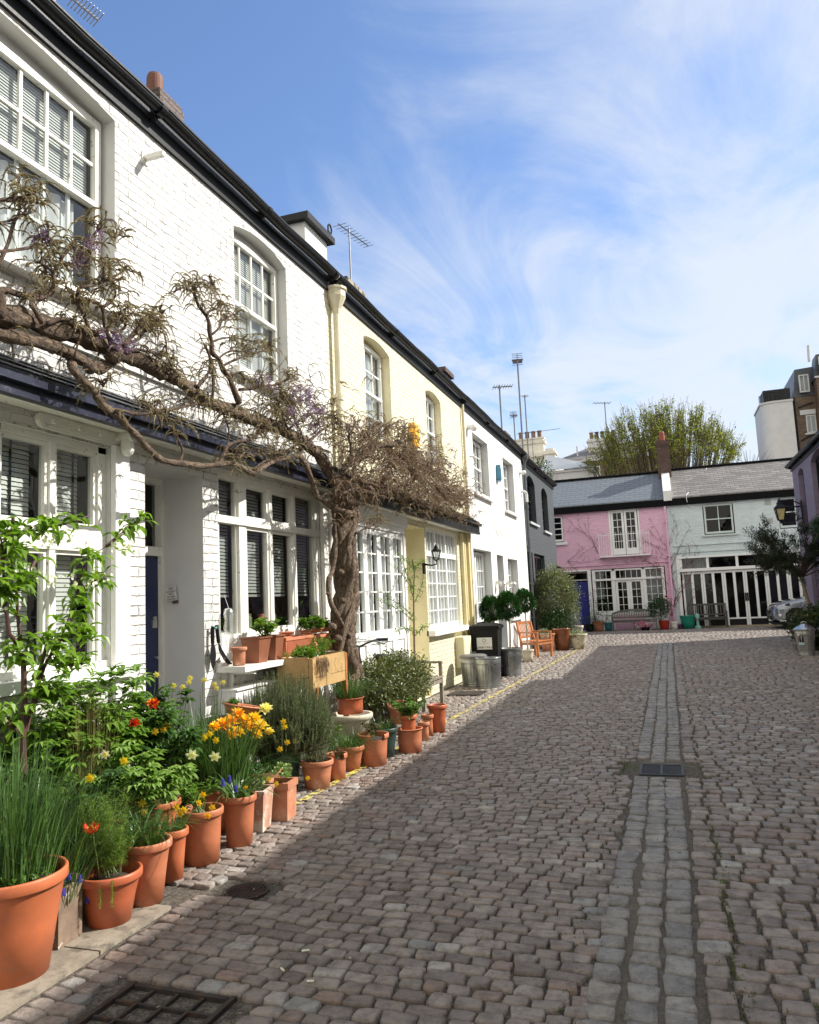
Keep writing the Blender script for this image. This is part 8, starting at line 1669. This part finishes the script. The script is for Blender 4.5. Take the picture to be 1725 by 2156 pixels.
bush('yellowish green shrub at the right edge behind the dustbins',3.75,20.3,.85,.3,.5,.4,1300,.06,.035,m_green,'shrub',stems=8)
bush('green plants trailing from the window box of the lilac house',3.75,21.4,2.95,.22,.85,.28,1500,.06,.035,m_dgreen,'window_box_plants',stems=6,base=2.6)
pot('dark red pot low among the hedge plants on the right',2.95,20.4,.36,.2,.16,mat=pm('dark_red_clay',(.12,.03,.02),.6,.2,5,50,.2),group='pots on the right')
# thin creeper by the lilac wall
climber('climbing_plant','twisting bare stems climbing beside the olive tree on the lilac wall',(3.95,23,0),[(22.9,.4,.05,1,14,.012),(23.2,.5,-.05,1,13,.010),(22.6,1.6,.3,1,9,.008)],1,vm,m_dgreen,1,pl=RIGHT,w=.08)
# ---- far trees
def bigtree():
    C=Vector((.2,44.5,5.6)); t=thing('street_tree','big round tree with upright branches and sparse new yellow green leaves behind the end houses','tree',(.2,44.5,0)); s=MB(); b=MB(); root=Vector((.2,44.5,0))
    s.tube([root,(.2,44.5,2.),(.2,44.5,5.2)],[.30,.26,.24],10,flute=.08); ends=[]
    for k in range(300):
        a=rnd(0,2*PI); q=rnd(0,1)**.55; ex=math.cos(a)*q*4.3; ey=math.sin(a)*q*3.4; top=12.25-2.7*(q**3)-rnd(0,2.4)*(1-.6*q); e=Vector((C.x+ex,C.y+ey,top)); r0=Vector((.2+ex*.08,44.5+ey*.08,rnd(3.0,5.2))); m1=r0.lerp(e,.35)+Vector((ex*.22,ey*.22,-.5)); m2=r0.lerp(e,.7)+Vector((ex*.10,ey*.10,-.2)); pts=[r0,m1,m2,e]; s.tube(pts,[.055,.035,.02,.007],5,False); ends.append(pts)
        for j in range(2): f=e+Vector((rnd(-.5,.5),rnd(-.5,.5),rnd(-.4,.35))); s.tube([m2.lerp(e,.5),f],[.012,.005],4,False); ends.append([m1.lerp(m2,.5),m2,m2.lerp(e,.5),f])
    for _ in range(6800):
        pts=random.choice(ends); u=1.9+.9*rnd(0,1)**.7; i=min(2,int(u)); p=pts[i].lerp(pts[i+1],u-i)
        for k in range(3): b.leaf(p+Vector((rnd(-.13,.13),rnd(-.13,.13),rnd(-.13,.13))),(rnd(-1,1),rnd(-1,1),rnd(-.3,1)),rnd(.11,.17),.075,Vector((0,0,1)),.1,.3)
    s.build('trunk',pm('tree_bark',(.10,.075,.05),.9,.2,3,30,.3),t); b.build('crown',fol('spring_leaf',(.13,.15,.03),(.31,.33,.09),.5,.35),t)
bigtree()
def baretree():
    t=thing('bare_tree','small leafless tree with pale twigs rising behind the pale blue house roof','tree',(5.2,50,0)); s=MB(); s.tube([(5.2,50,0),(5.2,50,7.6)],[.16,.10],8)
    for k in range(60):
        a=rnd(-1,1)*.85; y=rnd(-.6,.6); L_=rnd(1.4,2.5); pts=[Vector((5.2,50,7.2)),Vector((5.2+math.sin(a)*L_*.4,50+y*.4,7.3+L_*.55*math.cos(a*.6))),Vector((5.2+math.sin(a)*L_*.95,50+y,7.2+L_*1.05*math.cos(a*.9)))]; s.tube(pts,[.03,.018,.006],4,False)
    s.build('trunk',pm('pale_twig',(.20,.20,.21),.9,.1,3,30,0),t)
baretree()
bush('green leaved climber or young tree growing over the stucco parapet beyond the grey house',-5.4,36.5,7.0,.75,.8,1.3,900,.13,.07,m_dgreen,'small_tree',stems=30,clump=6,base=0)
